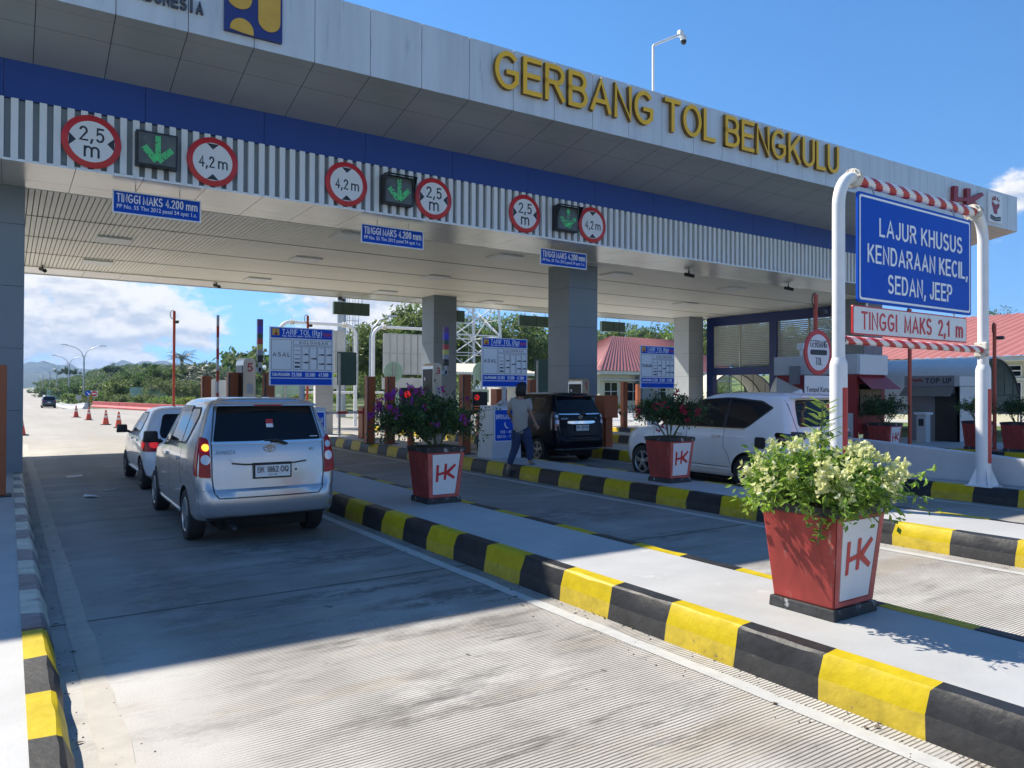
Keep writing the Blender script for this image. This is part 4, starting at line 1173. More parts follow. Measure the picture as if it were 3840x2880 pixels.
    # tail lamps
    for sx in (-1, 1):
        P = [(sx * 0.652, 0.800), (sx * 0.770, 0.815), (sx * 0.758, 1.10), (sx * 0.738, 1.262), (sx * 0.674, 1.235), (sx * 0.656, 1.02)]
        lamp = c.decal('B', roundpoly(P, 0.02), 'lensdark' if dark else 'lens', 'tail_lamp', eps=0.012, cut=0.04)
        sd = 'L' if sx < 0 else 'R'
        c.decal(sd, roundpoly([(0.155, 0.815), (0.275, 0.84), (0.31, 1.05), (0.29, 1.235), (0.235, 1.262), (0.17, 1.0)], 0.02), 'lensdark' if dark else 'lens', 'lamp_side', parent=lamp, eps=0.010, cut=0.04)
        c.decal('B', circ(sx * 0.700, 1.140, 0.038, 20, 0.032), ('amberled' if lit and sx < 0 else 'lensclear'), 'indicator', parent=lamp, eps=0.020, cut=0.03)
        c.decal('B', circ(sx * 0.702, 1.005, 0.055, 20, 0.045), 'lensclear', 'reverse_lamp', parent=lamp, eps=0.020, cut=0.03)
    # bumper details
    c.seam('B', [(-0.50, 0.37), (-0.42, 0.37), (-0.42, 0.45), (-0.50, 0.45), (-0.50, 0.37)], 0.005)
    c.seam('B', [(-0.79, 0.665), (-0.66, 0.652)], 0.008); c.seam('B', [(0.79, 0.665), (0.66, 0.652)], 0.008)
    if dark: c.decal('B', rrect(-0.74, 0.74, 0.36, 0.375, 0.006), 'chrome', 'chrome_strip', eps=0.012)
    c.decal('B', roundpoly([(-0.70, 0.352), (0.70, 0.352), (0.64, 0.318), (-0.64, 0.318)], 0.01), 'black', 'bumper_lip', eps=0.006)
    c.plate((0.02, 0.86), 0.40, 0.135, *plate_txt)
    c.ringmark((0.0, 1.118), 0.070, 0.047, 0.011, 'badgemetal', name='badge', off=0.016)
    c.text(model, (-0.50, 1.085), 0.22, 0.046, 'badgemetal', name='model_lettering', shear=0.25, depth=0.006, off=0.012)
    c.text('E' if not dark else 'G', (0.50, 1.095), 0.05, 0.03, 'badgemetal', name='trim_lettering', depth=0.006, off=0.012)
    # wiper
    p, n, d = c.cast('B', 0.0, 1.205)
    mb = MB().tube([(0.02, p.y - 0.02, 1.20), (0.07, p.y - 0.05, 1.215), (0.20, p.y - 0.045, 1.165)], [0.02, 0.018, 0.013], 8)
    mb.tube([(-0.06, p.y - 0.012, 1.21), (0.05, p.y - 0.035, 1.22)], 0.012, 8)
    mb.build('wiper', 'black', c.t, smooth=60)
    MB().tube([(-0.40, 0.03, 0.225), (-0.40, 0.45, 0.24)], 0.024, 14).build('exhaust_pipe', 'darkmetal', c.t, smooth=60)
    MB().tube([(-0.62, 0.84, 0.27), (0.62, 0.84, 0.27)], 0.045, 10).build('rear_axle', 'underbody', c.t)
    MB().box(-0.45, 0.45, 0.25, 0.75, 0.21, 0.32).build('fuel_tank', 'underbody', c.t)
    c.mirror(-0.93, 2.86, 1.05, 'black', -1); c.mirror(0.93, 2.86, 1.05, 'black', 1)
    MB().lathe([(0.013, 0.0), (0.013, -0.008)], (0.30, c.cast('B', 0.30, 0.86)[0].y, 0.86), 'y', 14).build('lock', 'darkmetal', c.t)
    if not dark:      # red and white pennant and a small white sticker seen behind and on the rear glass
        c.decal('B', rrect(-0.02, 0.06, 1.40, 1.45, 0.004), 'red', 'pennant', eps=0.0085); c.decal('B', rrect(-0.02, 0.06, 1.355, 1.398, 0.004), 'signwhite', 'pennant', eps=0.0085)
        c.decal('B', rrect(0.49, 0.585, 1.235, 1.243, 0.003), 'signwhite', 'sticker', eps=0.0085)
    return c
mpv('silver_minivan', 'silver minivan with its left indicator lit, waiting in the nearest lane', (2.55, 8.76, 0), R(-1.2), 'silver', ('BK 1862 OQ', '03 31'), 'AVANZA', True)
bk = mpv('black_minivan', 'black minivan with chrome tail strip stopped beyond the walking man', (11.84, 14.40, 0), R(0), 'carblack', ('BD 1181 EM', '05 26'), 'AVANZA', False, dark=True, rim='alloy')
bk.t.scale = (1.0, 1.0, 1.03)

# small white hatchback
HB = [(0.20, 0.20, 3.48, 0.70, 0.2, 0.42, 0.06), (0.28, 0.06, 3.56, 0.79, 0.26, 0.46, 0.08), (0.42, 0.01, 3.60, 0.825, 0.30, 0.48, 0.10), (0.56, 0.0, 3.61, 0.838, 0.32, 0.48, 0.10),
      (0.70, 0.02, 3.58, 0.84, 0.32, 0.50, 0.10), (0.82, 0.06, 3.50, 0.836, 0.30, 0.52, 0.10), (0.90, 0.09, 3.28, 0.825, 0.30, 0.50, 0.10), (0.97, 0.13, 2.75, 0.805, 0.30, 0.42, 0.10),
      (1.05, 0.18, 2.60, 0.78, 0.28, 0.40, 0.10), (1.20, 0.29, 2.33, 0.72, 0.26, 0.36, 0.10), (1.34, 0.40, 2.08, 0.655, 0.24, 0.34, 0.10), (1.41, 0.47, 1.93, 0.60, 0.24, 0.32, 0.10),
      (1.45, 0.56, 1.80, 0.52, 0.24, 0.3, 0.10), (1.475, 0.70, 1.66, 0.40, 0.2, 0.25, 0.08), (1.485, 0.9, 1.45, 0.22, 0.1, 0.15, 0.04)]
c = Car('white_hatchback', 'white hatchback with its red brake lamp lit, ahead of the silver minivan', 'car', (2.80, 14.25, 0), R(-0.6), 'carwhite', HB, (0.66, 3.0), 0.285, 0.828, rim='alloydark')
for sd in 'LR':
    c.decal(sd, roundpoly([(0.86, 1.02), (2.74, 0.94), (2.62, 1.0), (1.98, 1.36), (0.98, 1.385), (0.82, 1.30)], [0.08, 0.02, 0.03, 0.12, 0.10, 0.08]), 'black', 'window_trim', eps=0.003)
    c.decal(sd, roundpoly([(0.90, 1.05), (1.52, 1.015), (1.48, 1.345), (0.99, 1.355), (0.86, 1.28)], [0.07, 0.02, 0.02, 0.08, 0.06]), 'glass', 'side_window', eps=0.007)
    c.decal(sd, roundpoly([(1.58, 1.01), (2.56, 0.965), (1.98, 1.33), (1.54, 1.345)], [0.02, 0.04, 0.10, 0.02]), 'glass', 'side_window', eps=0.007)
    c.seam(sd, [(0.86, 1.0), (0.90, 0.72), (0.98, 0.45)]); c.seam(sd, [(1.56, 1.0), (1.60, 0.36)]); c.seam(sd, [(2.60, 0.95), (2.64, 0.40)]); c.seam(sd, [(1.0, 0.33), (2.64, 0.33)], 0.012)
    for y0 in (1.02, 1.72): c.decal(sd, rrect(y0, y0 + 0.14, 0.85, 0.885, 0.015), 'carwhite', 'door_handle', eps=0.02)
    c.decal(sd, rrect(1.0, 2.62, 0.25, 0.31, 0.02), 'carwhite', 'side_skirt', eps=0.02)
c.decal('B', roundpoly([(-0.54, 0.93), (0.54, 0.93), (0.57, 1.02), (0.48, 1.35), (-0.48, 1.35), (-0.57, 1.02)], 0.06), 'glass', 'rear_window', eps=0.008, cut=0.03)
c.seam('B', [(-0.56, 0.95), (-0.50, 0.60), (0.50, 0.60), (0.56, 0.95)])
for sx in (-1, 1):
    lamp = c.decal('B', roundpoly([(sx * 0.50, 0.72), (sx * 0.74, 0.70), (sx * 0.79, 0.82), (sx * 0.66, 0.965), (sx * 0.56, 0.84)], 0.02), 'lens', 'tail_lamp', eps=0.012, cut=0.04)
    sd = 'L' if sx < 0 else 'R'
    c.decal(sd, roundpoly([(0.16, 0.70), (0.46, 0.71), (0.57, 0.84), (0.30, 0.985), (0.18, 0.86)], 0.02), 'lens', 'lamp_side', parent=lamp, eps=0.012, cut=0.04)
    c.decal(sd, circ(0.36, 0.815, 0.072, 22), 'redled', 'lamp_glow', parent=lamp, eps=0.018, cut=0.03)
    c.decal('B', circ(sx * 0.665, 0.825, 0.062, 22), 'redled', 'brake_lamp', parent=lamp, eps=0.02, cut=0.03)
    c.decal('B', circ(sx * 0.575, 0.755, 0.036, 18), 'amberled', 'indicator', parent=lamp, eps=0.02, cut=0.03)
c.decal('F', rrect(-0.56, 0.56, 1.0, 1.32, 0.08), 'glass', 'windscreen', eps=0.006)
c.plate((0.0, 0.45), 0.40, 0.13, '', '')
c.mirror(-0.93, 2.48, 0.94, 'black', -1); c.mirror(0.93, 2.48, 0.94, 'black', 1)

# tall pearl white people carrier
IN = [(0.24, 0.18, 4.58, 0.80, 0.2, 0.48, 0.05), (0.33, 0.06, 4.68, 0.88, 0.24, 0.55, 0.06), (0.48, 0.01, 4.73, 0.905, 0.26, 0.58, 0.07), (0.62, 0.0, 4.735, 0.915, 0.26, 0.58, 0.07),
      (0.80, 0.03, 4.70, 0.915, 0.24, 0.60, 0.07), (0.94, 0.06, 4.62, 0.912, 0.22, 0.60, 0.07), (1.03, 0.08, 4.36, 0.905, 0.20, 0.58, 0.07), (1.10, 0.10, 3.72, 0.892, 0.20, 0.48, 0.07),
      (1.18, 0.13, 3.50, 0.872, 0.19, 0.46, 0.07), (1.30, 0.175, 3.26, 0.840, 0.18, 0.44, 0.07), (1.48, 0.235, 2.94, 0.785, 0.17, 0.42, 0.07), (1.62, 0.265, 2.66, 0.740, 0.17, 0.42, 0.07),
      (1.69, 0.285, 2.50, 0.705, 0.17, 0.40, 0.07), (1.735, 0.31, 2.38, 0.645, 0.18, 0.38, 0.07), (1.765, 0.40, 2.26, 0.55, 0.2, 0.36, 0.07), (1.785, 0.65, 2.0, 0.38, 0.2, 0.3, 0.05), (1.795, 0.95, 1.7, 0.2, 0.1, 0.15, 0.03)]
c = Car('pearl_white_people_carrier', 'pearl white people carrier with black side glass queueing behind the black minivan', 'car', (11.83, 7.62, 0), R(-1.5), 'carcream', IN, (1.07, 3.82), 0.335, 0.908, rim='alloy')
for sd in 'LR':
    c.decal(sd, roundpoly([(1.12, 1.13), (3.62, 1.12), (3.42, 1.22), (2.62, 1.63), (1.6, 1.70), (0.86, 1.64), (0.60, 1.52)], [0.10, 0.02, 0.03, 0.15, 0.2, 0.05, 0.04]), 'black', 'window_trim', eps=0.003)
    c.decal(sd, roundpoly([(1.14, 1.155), (1.58, 1.15), (1.56, 1.665), (0.88, 1.61), (0.66, 1.52)], [0.08, 0.02, 0.02, 0.05, 0.03]), 'glass', 'side_window', eps=0.007)
    c.decal(sd, roundpoly([(1.66, 1.15), (2.50, 1.145), (2.46, 1.635), (1.62, 1.67)], 0.03), 'glass', 'side_window', eps=0.007)
    c.decal(sd, roundpoly([(2.58, 1.145), (3.50, 1.14), (3.38, 1.21), (2.64, 1.60), (2.54, 1.62)], [0.03, 0.03, 0.05, 0.10, 0.03]), 'glass', 'side_window', eps=0.007)
    c.seam(sd, [(1.12, 1.125), (3.62, 1.115)], 0.018, 'chrome', 'chrome_strip', eps=0.006)
    c.seam(sd, [(1.60, 1.12), (1.62, 0.80), (1.50, 0.62), (1.46, 0.46)]); c.seam(sd, [(2.54, 1.12), (2.56, 0.42)]); c.seam(sd, [(3.46, 1.10), (3.50, 0.42)]); c.seam(sd, [(1.46, 0.42), (3.4, 0.42)], 0.012)
    for y0 in (1.70, 2.66): c.decal(sd, rrect(y0, y0 + 0.19, 0.955, 0.995, 0.02), 'alloy', 'door_handle', eps=0.03)
    c.decal(sd, rrect(1.5, 3.4, 0.30, 0.385, 0.02), 'carcream', 'side_skirt', eps=0.02)
    lamp = c.decal(sd, roundpoly([(0.20, 1.08), (0.46, 1.10), (0.50, 1.06), (0.36, 0.86), (0.22, 0.86)], 0.02), 'lensdark', 'tail_lamp', eps=0.012, cut=0.05)
c.decal('L', rrect(0.68, 0.90, 0.80, 1.00, 0.05), 'black', 'fuel_cap', eps=0.014)
c.decal('B', roundpoly([(-0.66, 1.20), (0.66, 1.20), (0.58, 1.66), (-0.58, 1.66)], 0.06), 'glass', 'rear_window', eps=0.008, cut=0.03)
c.seam('B', [(-0.70, 1.64), (-0.72, 1.18), (-0.68, 0.62), (0.68, 0.62), (0.72, 1.18), (0.70, 1.64)])
c.decal('B', roundpoly([(-0.72, 1.09), (0.72, 1.09), (0.72, 0.99), (0.40, 1.03), (-0.40, 1.03), (-0.72, 0.99)], 0.01), 'black', 'tailgate_trim', eps=0.02)
for sx in (-1, 1): c.decal('B', roundpoly([(sx * 0.50, 1.10), (sx * 0.82, 1.12), (sx * 0.84, 0.90), (sx * 0.72, 0.86), (sx * 0.60, 1.0)], 0.02), 'lensdark', 'rear_lens', eps=0.012, cut=0.05)
c.decal('B', [(0.16, 1.56), (0.30, 1.60), (0.34, 1.46), (0.22, 1.44)], 'puyellow', 'sticker', eps=0.0085); c.decal('B', [(0.22, 1.60), (0.29, 1.62), (0.31, 1.53), (0.24, 1.51)], 'red', 'sticker', eps=0.0095)
c.decal('B', rrect(0.05, 0.45, 1.24, 1.27, 0.01), 'signwhite', 'sticker', eps=0.0085)
sp = MB().add([(-0.64, 0.36, 1.71), (0.64, 0.36, 1.71), (0.52, 0.62, 1.785), (-0.52, 0.62, 1.785), (-0.64, 0.14, 1.70), (0.64, 0.14, 1.70), (0.60, 0.145, 1.73), (-0.60, 0.145, 1.73), (-0.64, 0.34, 1.68), (0.64, 0.34, 1.68)],
              [(7, 6, 2, 3), (4, 5, 6, 7), (4, 8, 9, 5), (4, 7, 3, 0, 8), (5, 9, 1, 2, 6), (0, 3, 2, 1)]).build('spoiler', 'carcream', c.t, smooth=40, bevel=0.01)
MB().add([(-0.03, 0.60, 1.775), (0.03, 0.60, 1.775), (0.03, 0.80, 1.785), (-0.03, 0.80, 1.785), (-0.006, 0.62, 1.85), (0.006, 0.62, 1.85)], [(0, 1, 2, 3), (0, 4, 5, 1), (1, 5, 2), (0, 3, 4), (3, 2, 5, 4)]).build('aerial_fin', 'carcream', c.t, bevel=0.004)
c.plate((0.0, 0.80), 0.40, 0.13, '', '')
c.ringmark((0.0, 1.13), 0.07, 0.05, 0.010, 'chrome')
c.decal('F', rrect(-0.62, 0.62, 1.2, 1.6, 0.08), 'glass', 'windscreen', eps=0.006)
c.mirror(-1.0, 3.42, 1.10, 'carcream', -1); c.mirror(1.0, 3.42, 1.10, 'carcream', 1)

# far dark car driving away
SV = [(z * 1.0, yr, yf * 1.02, w, rr, rf, b) for z, yr, yf, w, rr, rf, b in [s[:7] for s in IN]]
c = Car('dark_suv', 'small dark car driving away far down the road', 'car', (5.0, 128.0, roadz(128)), R(0.5), 'cargrey', SV, (1.0, 3.8), 0.34, 0.905, rim='alloydark')
c.decal('B', rrect(-0.62, 0.62, 1.18, 1.64, 0.06), 'glass', 'rear_window', eps=0.006)
for sx in (-1, 1): c.decal('B', rrect(min(sx * 0.55, sx * 0.84), max(sx * 0.55, sx * 0.84), 0.98, 1.10, 0.03), 'lens', 'tail_lamp', eps=0.012)
c.plate((0.0, 0.85), 0.42, 0.13, '', '')
c.decal('B', rrect(-0.80, 0.80, 0.36, 0.60, 0.05), 'black', 'bumper', eps=0.015)
for sd in 'LR': c.decal(sd, roundpoly([(0.7, 1.15), (3.5, 1.12), (2.6, 1.62), (0.8, 1.62)], 0.08), 'glass', 'side_window', eps=0.006)
# ------------------------------------------------------------------ zoomed pixel frames -> display pixels (for measuring positions)
def zz(x0, y0, s): return lambda u, v: ((x0 + u / s) / PIX, (y0 + v / s) / PIX)
z3, z4, z5, z6 = zz(2560, 0, 1.728), zz(0, 960, 1.728), zz(1280, 960, 1.728), zz(2560, 960, 1.728)
zC, zD = zz(1350, 1100, 3.0167), zz(1700, 1200, 3.0167)

# ------------------------------------------------------------------ height gantry over the small-car lane
def striped(mb, p, q, r, pitch, n=20, seg=0.02, twist=1.0):
    p, q = Vector(p), Vector(q); d = unit(q - p); L = (q - p).length
    a = unit(Vector((0, 0, 1)) - d * d.z); b = d.cross(a); m = int(L / seg)
    vs = [p + d * (L * i / m) + (a * math.cos(2 * math.pi * k / n) + b * math.sin(2 * math.pi * k / n)) * r for i in range(m + 1) for k in range(n)]
    o = len(mb.v); mb.v += [tuple(v) for v in vs]
    for i in range(m):
        for k in range(n):
            mb.f.append((o + i * n + k, o + i * n + (k + 1) % n, o + (i + 1) * n + (k + 1) % n, o + (i + 1) * n + k))
            ph = (L * (i + .5) / m) / pitch + twist * math.cos(2 * math.pi * (k + .5) / n) * 0.35
            mb.m.append(int(math.floor(ph * 2)) % 2)
GY = 5.88
gan = thing('height_gantry', 'white pipe height gantry with red and white striped beams over the small car lane', 'gantry', (9.28, GY, 0.26))
def gpost(x, flip):
    post = MB().tube([(x, 0, 0.0), (x, 0, 1.96), (x, 0, 4.06)] + [(x + flip * 0.32 * (1 - math.cos(t)), 0, 4.06 + 0.42 * math.sin(t)) for t in [math.pi / 2 * k / 8 for k in range(1, 9)]], 0.082, 24).build('post', 'pipe', gan, smooth=60)
    sl = MB().lathe([(0.112, 0.0), (0.112, 1.90), (0.107, 1.94), (0.085, 2.0)], (x, 0, 0), 'z', 32).build('sleeve', 'pipe', post, smooth=35)
    z0, z1 = (0.38, 1.60); vs = []
    for k in range(13):
        t = R(238 + 90 * k / 12)
        vs += [(x + 0.1155 * math.cos(t), 0.1155 * math.sin(t), z0), (x + 0.1155 * math.cos(t), 0.1155 * math.sin(t), z1)]
    MB().add(vs, [(2 * k, 2 * k + 2, 2 * k + 3, 2 * k + 1) for k in range(12)]).build('red_stripe', 'pipered', post, smooth=60)
    mb = MB()
    for k in range(4):
        a = R(45 + 90 * k); c, s = math.cos(a), math.sin(a)
        mb.prism([(0.10, 0.0), (0.24, 0.0), (0.11, 0.30)], 'y', -0.007, 0.007)
        for i in range(len(mb.v) - 6, len(mb.v)): vx, vy, vz = mb.v[i]; mb.v[i] = (x + vx * c - vy * s, vx * s + vy * c, vz)
    mb.box(x - 0.2, x + 0.2, -0.2, 0.2, -0.004, 0.012)
    mb.build('base_gusset', 'pipe', post)
    fl = MB()
    for dx in (0.30, 0.345): fl.lathe([(0.135, x + flip * dx), (0.135, x + flip * (dx + 0.03))], (0, 0, 4.48), 'x', 20)
    for k in range(6):
        a = 2 * math.pi * k / 6; fl.tube([(x + flip * 0.28, 0.112 * math.cos(a), 4.48 + 0.112 * math.sin(a)), (x + flip * 0.395, 0.112 * math.cos(a), 4.48 + 0.112 * math.sin(a))], 0.014, 6)
    fl.build('flange', 'rustywhite', post, smooth=40)
gpost(0.0, 1); gpost(4.10, -1)
mb = MB(); striped(mb, (0.37, 0, 4.48), (3.73, 0, 4.48), 0.078, 0.36)
mb.build('top_beam', ['pipered', 'pipe'], gan, smooth=60)
mb = MB(); striped(mb, (0.09, 0, 2.25), (4.0, 0, 2.25), 0.058, 0.34)
mb.build('lower_beam', ['pipered', 'pipe'], gan, smooth=60)
MB().box(4.0, 4.1, -0.10, 0.10, 2.13, 2.37).build('clamp', 'rustywhite', gan, bevel=0.02)
t = thing('lane_sign', 'large blue sign reading LAJUR KHUSUS KENDARAAN KECIL, SEDAN, JEEP hung in the white gantry', 'sign', (11.13, GY - 0.10, 3.03))
MB().prism(rrect(-1.585, 1.585, 0.0, 1.51, 0.05), 'y', -0.015, 0.015).build('board', 'signblue', t)
mb = MB(); o = rrect(-1.55, 1.55, 0.035, 1.475, 0.05); i_ = rrect(-1.52, 1.52, 0.065, 1.445, 0.04); n = len(o)
mb.add([(u, -0.018, v) for u, v in o] + [(u, -0.018, v) for u, v in i_], [(k, (k + 1) % n, n + (k + 1) % n, n + k) for k in range(n)]); mb.build('border', 'signtext', t)
mb = stroke_into(MB(), 'LAJUR KHUSUS', (0.11, -0.0165, 1.075), 2.34, 0.26, depth=0.003, th=0.15)
stroke_into(mb, 'KENDARAAN KECIL,', (0.05, -0.0165, 0.69), 2.80, 0.26, depth=0.003, th=0.15)
stroke_into(mb, 'SEDAN, JEEP', (0.06, -0.0165, 0.30), 1.80, 0.27, depth=0.003, th=0.15)
mb.build('lettering', 'signtext', t, fix=False)
mb = MB()
for sx in (-1.15, 1.10): mb.tube([(sx, 0.0, 1.49), (sx, 0.03, 1.62), (sx, 0.10, 1.66)], 0.012, 8)
mb.build('hook', 'galv', t)
t = thing('height_limit_sign', 'long white sign with red letters TINGGI MAKS 2,1 m under the blue lane sign', 'sign', (11.0, GY - 0.10, 2.585))
MB().prism(rrect(-1.57, 1.57, 0.0, 0.395, 0.03), 'y', -0.012, 0.012).build('border', 'signred', t)
MB().prism(rrect(-1.55, 1.55, 0.018, 0.377, 0.025), 'y', -0.0155, -0.0125).build('board', 'signwhite', t)
stroke_into(MB(), 'TINGGI  MAKS  2,1  m', (0.03, -0.0158, 0.197), 2.80, 0.25, depth=0.003, th=0.15).build('lettering', 'signred', t, fix=False)
mb = MB()
for sx in (-1.2, 1.2): mb.tube([(sx, 0.0, 0.39), (sx, 0.0, 0.47)], 0.012, 8)
for sx in (-1.2, -.4, .4, 1.2):
    for zv in (0.05, 0.35): mb.lathe([(0.008, -0.017), (0.008, -0.0155)], (sx, 0, zv), 'y', 8)
mb.build('hook', 'galv', t)

# low concrete wall along the third island
t = MB().prism([(4.0, 0.0), (4.0, 0.40), (5.2, 0.44), (6.2, 0.51), (7.2, 0.57), (8.2, 0.63), (8.6, 0.64), (11.6, 0.64), (11.6, 0.0)], 'x', 13.72, 13.92)
for i, v in enumerate(t.v): t.v[i] = (v[0] - 13.8, v[1] - 8, v[2])
t = t.build('low_wall', 'barrier', None, bevel=0.03); t.location = (13.8, 8, 0.256)
tag(t, 'low pale concrete wall sloping down behind the right gantry post', 'wall')

# ------------------------------------------------------------------ planters and shrubs
def planter(cx, cy, label, s=1.0, z=0.258):
    t = thing('planter', label, 'planter', (cx, cy, z), group='red planters with white emblem panels')
    a, b, h = 0.235, 0.292, 0.70
    MB().frustum(0, 0, 0.0, 0.075, 0.26, 0.26, 0.255, 0.255).build('plinth', 'potblack', t, bevel=0.008)
    mb = MB().frustum(0, 0, 0.075, h, a, a, b, b)
    mb.build('pot', 'potred', t, bevel=0.01)
    mb = MB().frustum(0, 0, h, h + 0.065, b + 0.012, b + 0.012, b + 0.016, b + 0.016)
    mb.build('rim', 'potblack', t, bevel=0.008)
    MB().box(-b + 0.02, b - 0.02, -b + 0.02, b - 0.02, h + 0.064, h + 0.072).build('soil', 'soil', t)
    def fp(u, v, off):      # point of the sloping front face
        f = (v - 0.075) / (h - 0.075); w = a + (b - a) * f
        return (u * w, -(w) - off, v)
    P = [fp(u, v, 0.006) for u, v in ((-0.74, 0.125), (0.68, 0.125), (0.76, 0.672), (-0.72, 0.672))]; Q = [fp(u, v, -0.002) for u, v in ((-0.74, 0.125), (0.68, 0.125), (0.76, 0.672), (-0.72, 0.672))]
    pn = MB().add(P + Q, [(0, 1, 2, 3), (0, 4, 5, 1), (1, 5, 6, 2), (2, 6, 7, 3), (3, 7, 4, 0)]).build('emblem_panel', 'signwhite', t)
    E = [fp(u, v, 0.005) for u, v in ((-0.97, 0.085), (0.97, 0.085), (0.97, 0.69), (-0.97, 0.69))]
    I = [fp(u, v, 0.005) for u, v in ((-0.77, 0.115), (0.71, 0.115), (0.79, 0.682), (-0.75, 0.682))]
    MB().add(E + I, [(k, (k + 1) % 4, 4 + (k + 1) % 4, 4 + k) for k in range(4)]).build('panel_edge', 'potedge', t)
    mb = MB()
    for i, poly in enumerate(HKL):
        vs = [fp(-0.56 + 1.14 * u, 0.295 + 0.25 * v, 0.0085 + i * 0.0006) for u, v in poly]
        mb.add(vs, [tuple(range(len(vs)))])
    mb.build('emblem', 'signred', pn, fix=False)
    return t
def leaf(mb, p, d, up, L, W, mi, fold=0.25):
    d = unit(d); s = d.cross(up)
    if s.length < 1e-3: s = d.cross(Vector((1, 0, 0.3)))
    s = unit(s); n = s.cross(d)
    m = p + d * L * 0.45 - n * W * fold
    mb.add([p, p + d * L * 0.5 + s * W / 2, p + d * L - n * L * 0.15, p + d * L * 0.5 - s * W / 2, m], [(0, 1, 4), (1, 2, 4), (2, 3, 4), (3, 0, 4)], mi)
def rvec(rng):
    while True:
        v = Vector((rng.uniform(-1, 1), rng.uniform(-1, 1), rng.uniform(-1, 1)))
        if 0.05 < v.length < 1: return unit(v)
def shrub(label, base, c, r, ntw, nl, L, mats, nfl, flmats, seed, tips=(), flsize=0.035, legs=7, flside=None, name='bougainvillea', cat='shrub', group='shrubs in the planters', wispy=1.0):
    """bush of leafy twigs: base point, centre and radii of the crown (all from base), flowers clustered at twig tips"""
    rng = random.Random(seed)
    t = thing(name, label, cat, base, group=group)
    st = MB(); lf = MB(); fl = MB()
    c = Vector(c)
    mains = []
    for k in range(legs):
        a = 2 * math.pi * k / legs + rng.uniform(-.3, .3); q = c + Vector((math.cos(a) * r[0] * 0.45, math.sin(a) * r[1] * 0.45, rng.uniform(-0.2, 0.3) * r[2]))
        b0 = Vector((math.cos(a) * 0.07, math.sin(a) * 0.07, 0.0))
        st.tube([b0, b0.lerp(q, 0.45) + rvec(rng) * 0.03, q], [0.012, 0.009, 0.006], 6); mains.append((b0, q))
    for k in range(ntw):
        d = rvec(rng)
        if d.z < -0.35: d.z *= -0.6
        rad = rng.uniform(0.80, 1.06) if rng.random() < 0.85 else rng.uniform(1.06, 1.06 + 0.25 * wispy)
        e = c + Vector((d.x * r[0], d.y * r[1], d.z * r[2])) * rad
        b0, q = mains[rng.randrange(len(mains))]
        s0 = b0.lerp(q, rng.uniform(0.5, 1.0))
        mid = s0.lerp(e, 0.55) + Vector((0, 0, 0.06 * r[2] / 0.4)) + rvec(rng) * 0.05
        e = e - Vector((0, 0, 0.05 * rad))
        st.tube([s0, mid, e], [0.005, 0.0035, 0.002], 4, cap=False)
        for j in range(nl):
            u = rng.uniform(0.22, 1.0)
            p = s0.lerp(mid, u / 0.55) if u < 0.55 else mid.lerp(e, (u - 0.55) / 0.45)
            p = p + rvec(rng) * L * 0.9
            dd = rvec(rng) + (e - s0) * 0.6 + Vector((0, 0, -0.25))
            out = ((p - c).length / max(r))
            w = rng.random()
            mi = 0 if w < 0.5 else (1 if w < 0.78 else 2)
            leaf(lf, p, dd, Vector((0, 0, 1)) + rvec(rng) * 0.8, L * rng.uniform(0.7, 1.25), L * rng.uniform(0.42, 0.62), mi)
    for k in range(nfl):
        d = rvec(rng); d.z = abs(d.z) * (1 if rng.random() < 0.75 else -0.4)
        if flside and rng.random() < flside[1]:
            d = unit(d * 0.7 + Vector(flside[0]))
        e = c + Vector((d.x * r[0], d.y * r[1], d.z * r[2])) * rng.uniform(0.93, 1.12)
        for j in range(rng.randint(5, 11)):
            p = e + rvec(rng) * flsize * rng.uniform(0.3, 1.9)
            for q in range(3):
                leaf(fl, p, rvec(rng) + d * 0.7, rvec(rng), flsize * rng.uniform(0.8, 1.3), flsize * rng.uniform(0.7, 1.0), rng.randrange(len(flmats)), 0.15)
    for tip in tips:      # long feathery shoots above the crown
        p0, p1 = Vector(tip[0]), Vector(tip[1]); n = tip[2]
        st.tube([p0, p0.lerp(p1, 0.5) + rvec(rng) * 0.015, p1], [0.008, 0.006, 0.003], 6)
        for j in range(n):
            u = 0.25 + 0.75 * j / n; p = p0.lerp(p1, u)
            a = j * 2.4; dd = Vector((math.cos(a), math.sin(a), 0.45)); ln = tip[3] * (1.1 - 0.5 * u)
            st.tube([p, p + dd * ln * 0.9], [0.003, 0.0015], 4, cap=False)
            for s in range(7):
                for sg in (-1, 1):
                    side = Vector((-dd.y, dd.x, 0.1)) * sg
                    leaf(lf, p + dd * ln * (0.2 + 0.11 * s), side + dd * 0.5, Vector((0, 0, 1)), 0.034, 0.015, 3 if len(mats) > 3 else 2)
    st.build('stems', 'stem', t, fix=False); lf.build('leaves', mats, t, fix=False)
    if nfl: fl.build('flowers', flmats, t, fix=False)
    return t
P3 = Vector((4.845, 3.195, 0.258))
planter(P3.x, P3.y, 'red planter nearest the camera under the cream flowered bush')
shrub('cream and white flowered leafy bush with one tall feathery shoot in the nearest planter', P3 + Vector((0, 0, 0.76)), (-0.03, 0.0, 0.10), (0.54, 0.54, 0.34), 230, 34, 0.056, ['lgl', 'lgm', 'lgl', 'lgl'], 56, ['cream', 'creamw', 'cream'], 11,
      tips=(((0.02, 0.02, 0.28), (0.04, 0.02, 0.72), 20, 0.17), ((-0.08, 0.1, 0.2), (-0.16, 0.15, 0.46), 10, 0.12), ((-0.34, -0.22, -0.06), (-0.36, -0.20, -0.24), 7, 0.06)), flsize=0.038, flside=((-0.5, -0.35, 0.3), 0.5), wispy=1.5)
f1 = atz(925, 1090, 0.26); p1 = f1 + Vector((0.25, 0.25, 0))
planter(p1.x, p1.y, 'red planter under the violet flowered bush behind the silver minivan')
